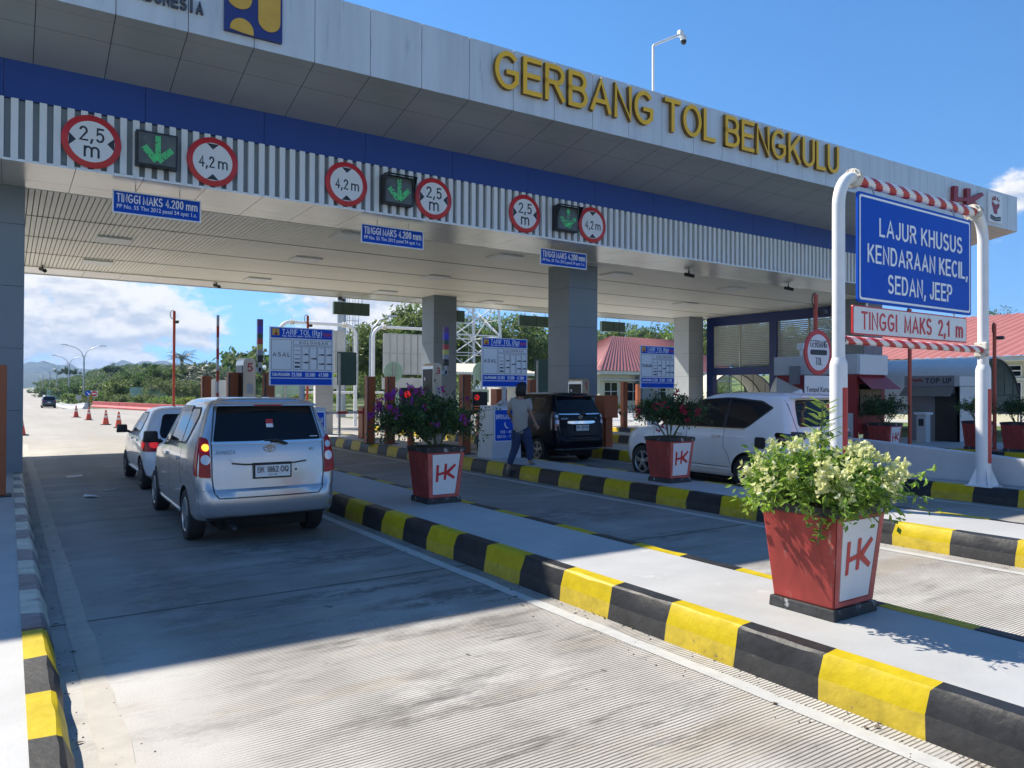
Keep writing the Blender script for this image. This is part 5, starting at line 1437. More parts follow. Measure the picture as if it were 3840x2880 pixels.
shrub('dark green bush with violet flowers in the planter on the first island', (p1.x, p1.y, 1.02), (-0.10, 0.06, 0.30), (0.78, 0.78, 0.50), 300, 30, 0.054, ['lg2', 'lg1', 'lg2'], 40, ['violet', 'violet', 'crimson'], 12, flsize=0.034, flside=((-0.8, -0.1, 0.5), 0.65), wispy=1.6)
f2 = atz(1447, 1045, 0.26); p2 = f2 + Vector((0.27, 0.27, 0))
planter(p2.x, p2.y, 'red planter on the second island in front of the pearl white car')
shrub('leggy dark bush with a few crimson flowers in the planter by the pearl white car', (p2.x, p2.y, 1.02), (0.0, 0.0, 0.40), (0.66, 0.66, 0.38), 210, 26, 0.058, ['lg2', 'lg2', 'lg1'], 9, ['crimson'], 13, flsize=0.045, legs=9, flside=((-0.7, -0.6, -0.2), 0.8), wispy=2.2,
      tips=(((0.0, 0.1, 0.5), (-0.35, 0.2, 0.92), 5, 0.06), ((0.1, 0.1, 0.5), (0.3, 0.1, 0.95), 5, 0.06)))
for i, (px, X, lb, sb) in enumerate(((z6(1310, 1160), 18.45, 'red planter on the fourth island beside the toll booth', 'round dark green bush beside the grey and red toll booth'),
                                     (z6(1915, 1200), 21.95, 'red planter partly hidden behind the right gantry post', 'sparse green bush behind the right gantry post'),
                                     (z6(2170, 1195), 22.0, 'red planter at the right edge of the picture', 'dark bush at the right edge in front of the cream building'))):
    q = atx(*px, X)
    planter(X, q.y, lb)
    shrub(sb, (X, q.y, 1.02), (0, 0, 0.34), ((0.66, 0.66, 0.46), (0.5, 0.6, 0.4), (0.55, 0.55, 0.36))[i], (110, 60, 80)[i], 22, 0.062, ['lg2', 'lg1', 'lg2'] if i != 1 else ['lg1', 'lg2', 'lg3'], 0, [], 20 + i, wispy=1.4)

# ------------------------------------------------------------------ ticket kiosks, light strips, posts, barriers
def kiosk(num, X0, corner, back, right, ztop, lab):
    yc = atx(*corner, X0).y; yb = atx(*back, X0).y; xr = aty(*right, yc).x
    t = thing('ticket_kiosk', lab, 'ticket machine', (X0, yc, 0.26), group='ticket kiosks')
    w, d, h = xr - X0, yb - yc, ztop - 0.26
    prof = roundpoly([(0, 0), (w, 0), (w, h), (0, h)], [0.001, 0.001, w * 0.48, w * 0.48], 6)
    MB().prism(prof, 'y', 0.02, d).build('body', 'steel', t, smooth=30)
    MB().prism(roundpoly([(0.01, 0.004), (w - 0.01, 0.004), (w - 0.01, h - 0.012), (0.01, h - 0.012)], [0.001, 0.001, w * 0.46, w * 0.46], 6), 'y', 0.0, 0.019).build('front_panel', M('kiosk_front', (0.52, 0.46, 0.38), 0.3, 0.75, var=0.08), t, smooth=30)
    MB().box(-0.012, 0.0, d * 0.10, d * 0.93, h * 0.12, h - w * 0.62).build('screen', 'screen', t)
    mb = MB().box(-0.016, -0.0125, d * 0.70, d * 0.80, h * 0.80, h * 0.84); mb.build('status_light', 'signtext', t)
    stroke_into(MB(), num, (w * 0.52, -0.0008, h - w * 0.80), w * (0.50 if num != '1' else 0.26), w * 0.72, depth=0.004, th=0.19).build('number', 'signred', t, fix=False)
    MB().prism(rrect(w * 0.28, w * 0.78, h * 0.64, h * 0.74, 0.01), 'y', -0.004, -0.0005).build('speaker_grille', 'galv', t)
    return t, X0, yc, w
k5 = kiosk('5', 4.45, z4(1578, 800), z4(1528, 800), z4(1657, 800), 2.53, 'steel ticket kiosk with a red 5 behind the silver minivan')
k3 = kiosk('3', 8.95, zC(832, 900), zC(705, 900), zC(928, 900), 2.50, 'steel ticket kiosk with a red 3 in front of the far grey column')
k1 = kiosk('1', 13.25, zD(1460, 760), zD(1300, 760), zD(1542, 760), 2.16, 'steel ticket kiosk with a red 1 beside the tall grey column')
SEG = [('segment_black', (0.012, 0.013, 0.015)), ('segment_grey', (0.30, 0.31, 0.36)), ('segment_yellow', (0.55, 0.50, 0.12)), ('segment_red', (0.45, 0.03, 0.03)), ('segment_green', (0.03, 0.07, 0.05)), ('segment_blue', (0.05, 0.03, 0.50)), ('segment_violet', (0.10, 0.03, 0.20))]
for nm, cl in SEG: MT[nm] = M(nm, cl, 0.35, var=0.12, vs=20)
def lightstrip(k, pa, pb, lab):
    a, b = aty(*pa, k[2] + 0.1), aty(*pb, k[2] + 0.1)
    cx, w = (a.x + b.x) / 2, abs(b.x - a.x)
    t = thing('light_strip', lab, 'signal light', (cx, k[2] + 0.1, b.z), group='coloured light strips by the kiosks')
    h = a.z - b.z; fr = [0, .17, .29, .42, .55, .67, .84, 1.0]
    for i, (nm, cl) in enumerate(SEG): MB().box(-w / 2, w / 2, -0.05, 0.05, h * fr[i], h * fr[i + 1] - 0.004).build(nm[8:] + '_segment', nm, t)
    MB().box(-0.03, 0.03, -0.03, 0.03, -0.25, 0.0).box(-cx + k[1] + k[3] - 0.01, 0.05, -0.03, 0.03, -0.22, -0.12).build('bracket', 'galv', t)
lightstrip(k5, z4(1668, 408), z4(1700, 690), 'tall colour banded light strip beside kiosk 5')
lightstrip(k3, zC(945, 380), zC(993, 820), 'tall colour banded light strip beside kiosk 3')

def opost(px, w, lab, ztop=2.2):
    q = atz(*px, ztop)
    t = thing('guard_post', lab, 'post', (q.x, q.y, 0.258), group='orange brown guard posts')
    MB().box(-w, w, -0.10, 0.10, 0.02, ztop - 0.26).build('post', 'orange', t, bevel=0.012)
    MB().box(-w - 0.0, -w + 0.03, -0.115, -0.101, 0.04, ztop - 0.3).build('edge_strip', 'darkmetal', t)
    MB().box(-w - 0.09, w + 0.09, -0.19, 0.19, -0.003, 0.02).build('base_plate', 'darkmetal', t)
    return t
opost(zC(113, 940), 0.125, 'orange brown post left of the violet flowered bush')
opost(zC(340, 940), 0.125, 'orange brown post in front of the pale round sign back')
opost(zC(1188, 915), 0.115, 'orange brown post left of the blue information box')
opost(z4(1336, 780), 0.13, 'orange brown post left of the raised barrier arm')
opost(z4(1508, 755), 0.12, 'orange brown post right behind kiosk 5 on its left')
opost(z4(1740, 755), 0.12, 'orange brown post left below the leftmost tariff board')
opost(z5(1832, 815), 0.12, 'orange brown post between the black minivan and the crimson flowered bush')
opost(z5(1922, 832), 0.12, 'orange brown post left below the rightmost tariff board')
opost(z5(1232, 800), 0.12, 'orange brown post right of the middle tariff board')
q = aty(*z4(8, 705), 13.0)
t = thing('guard_post', 'orange post cut off at the left edge beside the grey column', 'post', (q.x - 0.04, 13.0, 0.258), group='orange brown guard posts')
MB().box(-0.11, 0.11, -0.10, 0.10, 0.02, q.z - 0.26).build('post', 'orange', t, bevel=0.012)
MB().box(-0.18, 0.18, -0.17, 0.17, -0.003, 0.02).build('base_plate', 'darkmetal', t)

def stand_display(px, X, w, h, lab):
    q = atx(*px, X)
    t = thing('lane_display', lab, 'display', (X, q.y, 0.258), group='black lane displays with red lamps')
    zc = q.z - 0.26
    MB().box(-w / 2, w / 2, -0.08, 0.08, zc - h / 2, zc + h / 2).build('housing', 'black', t, bevel=0.01)
    MB().lathe([(0.10, -0.0805), (0.10, -0.086), (0.085, -0.094), (0.05, -0.100), (0.012, -0.102)], (-w * 0.22, 0, zc + h * 0.22), 'y', 22).build('red_lamp', 'redled', t, smooth=60)
    mb = MB()
    for k in range(16):
        for r in range(2): mb.box(-w * 0.45 + k * w * 0.055, -w * 0.45 + k * w * 0.055 + 0.012 + 0.01 * (k % 3), -0.084, -0.0805, zc - h * 0.22 - r * 0.09, zc - h * 0.22 - r * 0.09 + 0.012)
    mb.build('dot_text', M('amber_dots', (0.5, 0.16, 0.03), emit=0.4), t)
    MB().box(-0.07, 0.07, -0.06, 0.07, 0, zc - h / 2).build('post', 'orange', t)
stand_display(z5(450, 930), 9.3, 0.64, 0.66, 'black lane display with a red lamp left of kiosk 3')
stand_display(z5(892, 945), 13.5, 0.60, 0.70, 'black lane display with a red lamp left of the running man')

# raised and lowered barrier arms with their cabinets
def barrier(x, y, lab, raised, ln, dirx=-1, top=None):
    t = thing('barrier_gate', lab, 'barrier', (x, y, 0.258), group='red and white barrier gates')
    MB().box(-0.16, 0.16, -0.18, 0.18, 0.0, 1.0).build('cabinet', 'orange', t, bevel=0.02)
    mb = MB()
    n = 9
    for k in range(n):
        a, b = ln * k / n, ln * (k + 1) / n - 0.002
        if raised: mb.box(-0.035, 0.035, -0.21, -0.185, 0.85 + a, 0.85 + b, k % 2)
        else: mb.box(dirx * a, dirx * b, -0.21, -0.185, 0.80, 0.88, k % 2)
    mb.build('arm', ['galv', 'pipered'] if raised else ['red', 'white'], t)
b = atx(*z4(1398, 900), 4.75); tp = atx(*z4(1398, 390), 4.75)
barrier(4.75, b.y, 'raised red and silver barrier arm left of kiosk 5', True, tp.z - 1.1)
barrier(9.5, 22.5, 'lowered red and white barrier arm behind the violet flowered bush', False, 3.0)
barrier(13.9, 20.6, 'lowered red and white barrier arm in front of the black minivan', False, 3.4)
for px, X, w, h, lab in ((z5(1718, 975), 13.75, 0.50, 0.62, 'orange red control cabinet right of the black minivan'), (zD(515, 890), 14.6, 0.45, 0.7, 'orange red control cabinet left of the black minivan roof')):
    q = atx(*px, X)
    t = thing('control_cabinet', lab, 'cabinet', (X, q.y, 0.258), group='orange control cabinets')
    MB().box(-w / 2, w / 2, -0.2, 0.2, q.z - 0.26 - h / 2, q.z - 0.26 + h / 2).build('housing', 'orange', t, bevel=0.015)
    MB().box(-w / 2 + 0.03, w / 2 - 0.03, -0.208, -0.201, q.z - 0.26 - h / 2 + 0.04, q.z - 0.26 + h / 2 - 0.04).build('door', 'orange', t)
    MB().box(-0.12, 0.12, -0.12, 0.12, 0.0, q.z - 0.26 - h / 2).build('stand', 'orange', t)

def campole(px0, X, pxt, lab, r=0.045):
    q = atx(*px0, X); tp = atx(*pxt, X)
    zt = tp.z - 0.258
    t = thing('camera_pole', lab, 'camera pole', (X, q.y, 0.258), group='thin red camera poles')
    mb = MB().tube([(0, 0, 0), (0, 0, zt)], r, 12); mb.box(-0.14, 0.14, -0.14, 0.14, 0, 0.02)
    mb.build('pole', 'polered', t, smooth=40)
    cm = MB().box(0.02, 0.12, -0.20, 0.02, zt - 0.42, zt - 0.33).build('camera', 'darkmetal', t, bevel=0.015)
    MB().tube([(-0.02, 0, zt - 0.05)] + [(-0.02 - 0.11 * math.sin(a), 0, zt - 0.12 + 0.16 * math.cos(a)) for a in [math.pi * k / 8 for k in range(9)]] + [(0.0, 0, zt - 0.30)], 0.012, 6).build('cable', 'black', t, smooth=60)
campole(z4(1125, 960), 4.7, z4(1145, 350), 'thin red camera pole standing beyond the white hatchback')
campole(z4(1992, 800), 9.3, z4(1992, 388), 'thin red camera pole showing above the leftmost tariff board')
campole(z6(862, 700), 14.3, z6(862, 250), 'thin red camera pole behind the round GERBANG TOL sign')
campole(z6(1472, 1220), 18.9, z6(1472, 345), 'thin red camera pole in front of the TOP UP kiosk')
campole(z6(2022, 1245), 21.9, z6(2022, 440), 'thin red camera pole in front of the cream building')

# ------------------------------------------------------------------ tariff boards
TY = 14.5
def truck(mb, x, y, w, h, mi=0, d=-0.0215):
    mb.prism([(x, y), (x + w * .3, y), (x + w * .3, y + h * .8), (x + w * .12, y + h * .8), (x, y + h * .4)], 'y', d, d + 0.004, mi)
    mb.prism([(x + w * .34, y), (x + w, y), (x + w, y + h), (x + w * .34, y + h)], 'y', d, d + 0.004, mi)
def tariff(px, head, lab, zbase):
    q = aty(*px, TY)
    W, H = 1.27, 1.135
    t = thing('tariff_board', lab, 'sign', (q.x, TY, 0.258), group='blue and white toll tariff boards')
    z0 = 1.885 - 0.258
    f = lambda x0, x1, a, b, d0, d1, mb, mi=0: mb.box(-W / 2 + x0 * W, -W / 2 + x1 * W, -d1, -d0, z0 + a * H, z0 + b * H, mi)
    MB().box(-W / 2, W / 2, -0.015, 0.015, z0, z0 + H).build('board', 'signwhite', t)
    for a, b in ((.815, .985), (.135, .245), (.015, .12)): mb = MB(); f(.02, .98, a, b, .015, .018, mb); mb.build('blue_bar', 'signblue', t)
    mb = MB()
    def frame(x0, x1, a, b, th=0.006):
        f(x0, x1, a, a + th, .015, .017, mb); f(x0, x1, b - th, b, .015, .017, mb); f(x0, x0 + th * .8, a + th, b - th, .015, .017, mb); f(x1 - th * .8, x1, a + th, b - th, .015, .017, mb)
    frame(.025, .335, .27, .79); frame(.36, .98, .70, .79)
    cols = [.36, .495, .62, .745, .87, .985]
    for a, b in zip(cols, cols[1:]): frame(a, b - .012, .27, .685)
    mb.build('table_lines', 'ink', t)
    mb = MB()
    X = lambda u: -W / 2 + u * W
    Z = lambda v: z0 + v * H
    for k in range(5): mb.box(X(.385), X(.465), -0.018, -0.0155, Z(.60 - k * .073), Z(.60 - k * .073) + (0.008, 0.012, 0.016, 0.03, 0.036)[k])
    for (u, v, w) in ((.52, .53, .075), (.52, .39, .08), (.645, .46, .085), (.765, .53, .09), (.765, .37, .09), (.885, .53, .09), (.885, .37, .095)): truck(mb, X(u), Z(v), w * W, 0.028, d=-0.019)
    for k, s in enumerate(('I', 'II', 'III', 'IV', 'V')): stroke_into(mb, s, (X((cols[k] + cols[k + 1]) / 2), -0.0155, Z(.655)), 0.008 + 0.013 * len(s), 0.022, depth=0.0025, th=0.16)
    mb.build('vehicle_marks', 'ink', t, fix=False)
    mb = stroke_into(MB(), head, (X(.18), -0.0155, Z(.53)), 0.27 * W, 0.085, depth=0.0025, th=0.17, gap=0.32)
    stroke_into(mb, 'GOLONGAN', (X(.68), -0.0155, Z(.745)), 0.45 * W, 0.055, depth=0.0025, th=0.17, gap=0.5)
    mb.build('black_lettering', 'ink', t, fix=False)
    mb = stroke_into(MB(), 'TARIF TOL (Rp)'.replace('R', 'R'), (X(.50), -0.0185, Z(.920)), 0.62 * W, 0.105, depth=0.0025, th=0.125)
    text_into(mb, 'Kep. Men PU :2026 / KPTS / M / 2024', (X(.50), -0.0185, Z(.848)), 0.62 * W, 0.032, depth=0.0025, bold=0.03)
    stroke_into(mb, 'TABA PENANJUNG', (X(.175), -0.0185, Z(.19)), 0.27 * W, 0.06, depth=0.0025, th=0.17, gap=0.12)
    for u, s in ((.415, '23.500'), (.625, '35.500'), (.84, '47.500')): stroke_into(mb, s, (X(u), -0.0185, Z(.19)), 0.155 * W, 0.075, depth=0.0025, th=0.17)
    mb.build('white_lettering', 'signtext', t, fix=False)
    lg = MB().box(X(.04), X(.145), -0.021, -0.0185, Z(.855), Z(.97)).build('emblem', 'puyellow', t)
    mb = MB().prism([(X(.075), Z(.858)), (X(.12), Z(.858)), (X(.12), Z(.885)), (X(.098), Z(.93)), (X(.098), Z(.965)), (X(.088), Z(.965)), (X(.088), Z(.90)), (X(.06), Z(.885))], 'y', -0.0235, -0.0212)
    mb.build('emblem_mark', 'boothred', lg)
    mb = MB()
    for k in range(4): mb.box(X(.84 + k * .035), X(.84 + k * .035 + .022), -0.021, -0.0185, Z(.88), Z(.93) - (0.01 if k % 2 else 0))
    mb.box(X(.84), X(.97), -0.021, -0.0185, Z(.855), Z(.862)); mb.build('red_emblem', 'signred', t)
    MB().tube([(0.02, 0.05, zbase - 0.258), (0.02, 0.05, z0 + H * 0.9)], 0.055, 14).build('post', 'galv', t, smooth=40)
    mb = MB()
    for k in range(4):
        a = R(45 + 90 * k); mb.obox((0.02 + 0.05 * math.cos(a), 0.05 + 0.05 * math.sin(a), zbase - 0.258 + 0.10), (0.02 + 0.15 * math.cos(a), 0.05 + 0.15 * math.sin(a), zbase - 0.258 + 0.02), 0.012, 0.06)
    mb.box(-0.14, 0.18, -0.11, 0.21, zbase - 0.258 + 0.001, zbase - 0.258 + 0.014); mb.build('base_gusset', 'galv', t)
    return t
tariff(z4(1956, 650), 'ASAL', 'blue and white tariff board ASAL above the silver minivan roof', 1.46)
tariff(z5(1058, 680), 'ASAL', 'blue and white tariff board ASAL on the blue information box', 1.46)
tariff(z5(2048, 700), 'TUJUAN', 'blue and white tariff board TUJUAN above the crimson flowered bush', 0.258)
def infobox(cx, y, lab, full):
    t = thing('information_box', lab, 'cabinet', (cx, y, 0.258), group='grey information boxes')
    vs = [(-0.40, 0, 0), (0.40, 0, 0), (0.40, 0.62, 0), (-0.40, 0.62, 0), (-0.36, 0.02, 1.2), (0.36, 0.02, 1.2), (0.36, 0.60, 1.2), (-0.36, 0.60, 1.2)]
    MB().add(vs, [(0, 3, 2, 1), (4, 5, 6, 7), (0, 1, 5, 4), (1, 2, 6, 5), (2, 3, 7, 6), (3, 0, 4, 7)]).build('box', 'boothgrey', t, bevel=0.01)
    s = 0.02 / 1.2
    fy = lambda z, o: z * s - o
    def pl(poly, o, m, nm): MB().add([(u, fy(v, o), v) for u, v in poly] + [(u, fy(v, o - 0.002), v) for u, v in poly], [tuple(range(len(poly)))] + [(k, len(poly) + k, len(poly) + (k + 1) % len(poly), (k + 1) % len(poly)) for k in range(len(poly))]).build(nm, m, t)
    pl(rrect(-0.335, 0.335, 0.385, 1.125, 0.03), 0.003, 'signtext', 'border'); pl(rrect(-0.315, 0.315, 0.405, 1.105, 0.02), 0.006, 'signblue', 'blue_panel')
    up = unit(Vector((0, s, 1)))
    mb = stroke_into(MB(), 'INFO LAYANAN', (0, fy(.95, .0065), .95), 0.58, 0.105, up=up, depth=0.0025, th=0.17)
    stroke_into(mb, '150 - 001', (0.0, fy(.605, .0065), .605), 0.36, 0.062, up=up, depth=0.0025, th=0.18)
    stroke_into(mb, '08112 - 7350', (0.0, fy(.50, .0065), .50), 0.54, 0.062, up=up, depth=0.0025, th=0.18)
    mb.tube([(-0.05, fy(.80, .010), .82), (-0.055, fy(.76, .010), .76), (-0.02, fy(.72, .010), .71), (0.03, fy(.7, .010), .69)], [0.012, 0.016, 0.016, 0.012], 8)
    mb.build('lettering', 'signtext', t, fix=False)
infobox(9.45, 14.2, 'grey box with a blue INFO LAYANAN panel behind the running man', True)
infobox(4.83, 14.2, 'grey box with a blue panel half hidden behind the silver minivan', True)

# round stop sign of the toll lane, with its white card
q = atx(*z6(877, 625), 13.95)
t = thing('toll_gate_sign', 'round white sign GERBANG TOL with red ring above the pearl white car', 'road sign', (13.95, q.y, 0.258))
zc = q.z - 0.258
MB().lathe([(0.47, 0.012), (0.47, -0.006), (0.465, -0.012)], (0, 0, zc), 'y', 44).build('rim', 'signred', t, smooth=40)
MB().prism(circ(0, zc, 0.375, 44), 'y', -0.016, -0.0125).build('face', 'signwhite', t)
MB().prism(rrect(-0.29, 0.29, zc - 0.055, zc + 0.055, 0.05), 'y', -0.0195, -0.0165).build('bar', 'ink', t)
mb = stroke_into(MB(), 'GERBANG', (0, -0.0165, zc + 0.175), 0.58, 0.15, depth=0.003, th=0.10)
stroke_into(mb, 'TOL', (0, -0.0165, zc - 0.185), 0.22, 0.16, depth=0.003, th=0.11)
mb.build('lettering', 'ink', t, fix=False)
MB().tube([(0, 0.06, 0), (0, 0.06, zc + 0.3)], 0.045, 12).build('post', 'galv', t, smooth=40)
q = atx(*z6(868, 860), 13.95)
cd = MB().box(-0.45, 0.45, 0.0, 0.012, q.z - 0.258 - 0.32, q.z - 0.258 + 0.27).build('card', 'signwhite', t)
mb = MB(); z0_, z1_ = q.z - 0.258 - 0.34, q.z - 0.258 + 0.29
mb.box(-0.47, 0.47, 0.013, 0.025, z0_, z1_); mb.build('card_back', 'black', t)
text('Tempel Kartu', (0.0, -0.001, q.z - 0.258 - 0.03), 0.80, 0.14, 'ink', cd, bold=0.0)

# ------------------------------------------------------------------ cameras under the roof, camera mast, direction boards at the far eave
for i, (px, lab) in enumerate((((92, 574), 'small dark camera under the ceiling near the left column'), ((468, 610), 'small dark camera under the ceiling above the raised barrier arm'),
                               ((737, 640), 'small dark camera under the ceiling above the left green board'), ((1488, 586), 'small dark camera under the ceiling right of the tall column'), ((1703, 616), 'small dark camera under the ceiling near the blue steel frame'))):
    q = atz(*px, ZC + 0.02)
    t = thing('ceiling_camera', lab, 'camera', (q.x, q.y, ZC + 0.02), group='small cameras under the toll roof')
    MB().tube([(0, 0, 0.02), (0, 0, -0.10)], 0.025, 10).build('mount', 'darkmetal', t)
    o = MB().tube([(-0.05, 0.12, -0.08), (0.06, -0.16, -0.17)], 0.055, 12).build('camera', 'black', t, smooth=40)
q = aty(1411, 190, 14.2); e = aty(1413, 98, 14.2); h = aty(1470, 74, 14.2)
t = thing('camera_mast', 'white mast with a bent arm and dome camera on top of the toll roof', 'camera mast', (q.x, 14.2, 8.66))
zt = e.z - 8.66; dx = h.x - q.x; dz = h.z - e.z
MB().tube([(0, 0, 0), (0, 0, zt - 0.04), (0.03, 0, zt + 0.01), (dx, 0, zt + dz)], 0.034, 12).build('mast', 'white', t, smooth=50)
MB().box(dx - 0.07, dx + 0.07, -0.06, 0.06, zt + dz - 0.07, zt + dz + 0.09).build('bracket', 'white', t, bevel=0.015)
cm = MB().lathe([(0.03, 0.05), (0.06, 0.02), (0.085, -0.06), (0.085, -0.12)], (dx + 0.12, 0, zt + dz - 0.02), 'z', 18).build('camera', 'white', t, smooth=50)
MB().lathe([(0.08, -0.12), (0.075, -0.17), (0.045, -0.22), (0.01, -0.235)], (dx + 0.12, 0, zt + dz - 0.02), 'z', 18).build('dome', 'black', cm, smooth=60)
for i, (a, b, lab) in enumerate(((720, 797, 'dark green direction board back at the far eave, leftmost'), (985, 1002, 'dark green direction board back just right of the far grey column'), (1120, 1192, 'dark green direction board back left of the tall grey column'), (1298, 1348, 'dark green direction board back right of the tall grey column'))):
    xa_, xb_ = aty(a, 670, 28.7).x, aty(b, 690, 28.7).x
    if i == 1: xa_ = xb_ - 1.5
    t = thing('direction_board', lab, 'sign', ((xa_ + xb_) / 2, 28.7, 4.84), group='green board backs hung at the far eave')
    w = (xb_ - xa_) / 2
    MB().box(-w, w, -0.09, 0.09, 0, 0.50).build('housing', 'board', t, bevel=0.02)
    mb = MB()
    for k in range(1, 4): mb.box(-w + 2 * w * k / 4 - 0.012, -w + 2 * w * k / 4 + 0.012, -0.098, -0.091, 0.02, 0.48)
    mb.build('seams', 'darkmetal', t)
    MB().tube([(-w * .6, 0, .49), (-w * .6, 0, .70)], 0.02, 6).tube([(w * .6, 0, .49), (w * .6, 0, .70)], 0.02, 6).build('hangers', 'galv', t)

# ------------------------------------------------------------------ toll booth on the fourth island
t = thing('toll_booth', 'grey toll booth with dark red panels and a curtained window beyond the gantry', 'booth', (18.0, 10.9, 0.258))
MB().box(0.0, 1.3, 0.0, 2.4, 0.0, 2.0).build('body', 'boothred', t)
MB().box(-0.05, 1.36, -0.06, 2.46, 2.0, 2.52).build('roof', 'boothgrey', t, bevel=0.02)
MB().add([(-0.006, 0.4, 1.10), (-0.006, 2.4, 1.10), (-0.006, 2.4, 1.95), (-0.004, 0.4, 1.10)], [(0, 1, 2)]).build('grey_wedge', 'boothgrey', t)
MB().box(-0.003, 0.0, 0.1, 2.3, 0.0, 1.0).build('lower_panel', 'boothgrey', t)
MB().box(0.10, 1.1, -0.012, 0.0, 0.95, 1.75).build('window', 'glass', t)
MB().box(0.14, 1.06, -0.02, -0.0125, 1.0, 1.6).build('curtain', 'curtain', t)
MB().add([(0.0, -0.01, 1.98), (1.3, -0.01, 1.98), (1.36, -0.42, 1.62), (-0.04, -0.42, 1.62)], [(0, 1, 2, 3)]).build('awning', 'boothred', t)
MB().box(0.0, 1.28, -0.09, -0.062, 2.0, 2.50).build('front_sign', 'signwhite', t)
mb = MB().box(-0.20, -0.06, 1.6, 1.85, 1.75, 2.25); mb.tube([(-0.05, 1.7, 2.1), (-0.12, 1.7, 2.1)], 0.03, 8); mb.build('wall_unit', 'kioskgrey', t)
q = atx(*z6(665, 590), 18.1)
MB().tube([(0.4, 1.9, 2.5), (0.4, 1.9, 2.72)], 0.04, 10).box(0.32, 0.48, 1.78, 1.98, 2.72, 2.90).build('rooftop_camera', 'signwhite', t)

# paper scraps
for i, ((u, v), a) in enumerate((((160, 1030), 0.3), ((236, 1058), 1.1), ((196, 1073), 2.0))):
    q = atz(u, v, 0.004)
    mb = MB().add([(-0.16, -0.08, 0.004), (0.12, -0.10, 0.012), (0.17, 0.02, 0.035), (0.05, 0.09, 0.010), (-0.13, 0.08, 0.03)], [(0, 1, 2, 3, 4)])
    if i == 1: mb = MB().tube([(-0.1, 0.05, 0.01), (0.0, -0.06, 0.012), (0.16, -0.08, 0.01)], 0.008, 6)
    o = mb.build('paper_scrap', 'paper'); o.location = (q.x, q.y, 0.002); o.rotation_euler = (0, 0, a)
    tag(o, ('crumpled white scrap farther away on the dark lane', 'thin white strip of litter lying on the dark lane', 'crumpled white scrap nearer the silver minivan on the lane')[i], 'litter')

# ------------------------------------------------------------------ the man stepping onto the second island
def skin(name, verts, edges, radii, mat, parent, sub=2, smooth=180):
    me = bpy.data.meshes.new(name); me.from_pydata([tuple(v) for v in verts], edges, [])
    o = bpy.data.objects.new(name, me); COL.objects.link(o)
    m = o.modifiers.new('skin', 'SKIN'); m.use_smooth_shade = True
    for i, r in enumerate(radii):
        d = me.skin_vertices[0].data[i]; d.radius = r if isinstance(r, tuple) else (r, r); d.use_root = (i == 0)
    sb = o.modifiers.new('sub', 'SUBSURF'); sb.levels = sub; sb.render_levels = sub
    bpy.context.view_layer.update()
    nm = bpy.data.meshes.new_from_object(o.evaluated_get(bpy.context.evaluated_depsgraph_get()))
    bpy.data.objects.remove(o)
    nm.name = name; nm.materials.clear(); nm.materials.append(MT[mat])
    return link(name, nm, parent, smooth)
D0 = Vector((8.88, 12.62, 0)); FW = cam_to_world(Vector((0, 0, 1)))
DEP = D0.x * FW.x + D0.y * FW.y
def jp(u, v, dd=0.0):
    r = ray(*zD(u, v)); tt = (DEP + dd) / r.dot(FW); return Vector((r.x * tt, r.y * tt, CAMH + r.z * tt))
man = thing('person', 'dark haired man in beige t-shirt and jeans stepping onto the striped kerb', 'person', (D0.x, D0.y, 0.26))
O = Vector((D0.x, D0.y, 0.26))
J = dict(pel=jp(762, 1235), spine=jp(752, 1120), chest=jp(748, 985), neck=jp(758, 893), nk2=jp(770, 862), head=jp(778, 810), crown=jp(770, 768),
         lsh=jp(668, 925, .02), lel=jp(624, 1045, .06), lwr=jp(668, 1120, .22), rsh=jp(842, 925, 0), rel=jp(872, 1060, -.04), rwr=jp(922, 1158, .02),
         lhip=jp(722, 1270, 0.02), lkn=jp(702, 1440, .03), lan=jp(622, 1660, -.03), lto=jp(622, 1752, .10), rhip=jp(812, 1265, 0), rkn=jp(862, 1440, .06), ran=jp(868, 1608, .04), rto=jp(918, 1640, .16))
J = {k: v - O for k, v in J.items()}
def mid(a, b, t=.5): return J[a].lerp(J[b], t)
V = []; Ed = []; Rd = []
def chain(pts, prev=None):
    for p, r in pts:
        V.append(p); Rd.append(r)
        if prev is not None: Ed.append((prev, len(V) - 1))
        prev = len(V) - 1
    return prev
root = chain([(J['pel'], .125)])
ch = chain([(J['spine'], .12), (J['chest'], .135)], root)
nk = chain([(J['neck'], .065), (J['nk2'], .055), (J['head'], .088), (J['crown'], .075)], ch)
hands = []
for s in 'lr':
    e = chain([(J[s + 'sh'], .062), (J[s + 'el'], .043), (mid(s + 'el', s + 'wr'), .040), (J[s + 'wr'], .028)], ch)
    dv = unit(J[s + 'wr'] - J[s + 'el']); pm = J[s + 'wr'] + dv * 0.075
    e = chain([(pm, .034)], e)
    sd = unit(dv.cross(Vector((0.3, 0.8, 0.1))))
    for k in range(4):
        b0 = pm + sd * (k - 1.5) * 0.02 + dv * 0.01; ln = (.062, .075, .070, .055)[k]
        chain([(b0 + dv * .03, .010), (b0 + dv * ln + sd * .004, .009), (b0 + dv * (ln + .02) + sd.cross(dv) * 0.02, .008)], e)
    th = chain([(J[s + 'wr'] + dv * .035 + sd * -.038, .011), (J[s + 'wr'] + dv * .07 + sd * -.056, .009)], e - 0)
    l = chain([(J[s + 'hip'], .095), (J[s + 'kn'], .062), (mid(s + 'kn', s + 'an', .4), .06), (J[s + 'an'], .04)], root)
    chain([(J[s + 'an'].lerp(J[s + 'to'], .5), .042), (J[s + 'to'], .035)], l)
skin('body', V, Ed, Rd, 'skin', man)
def part(name, seq, edges, mat):
    vs = [p for p, r in seq]; skin(name, vs, edges, [r for p, r in seq], mat, man)
cst = J['chest']; rt = unit(J['rsh'] - J['lsh'])
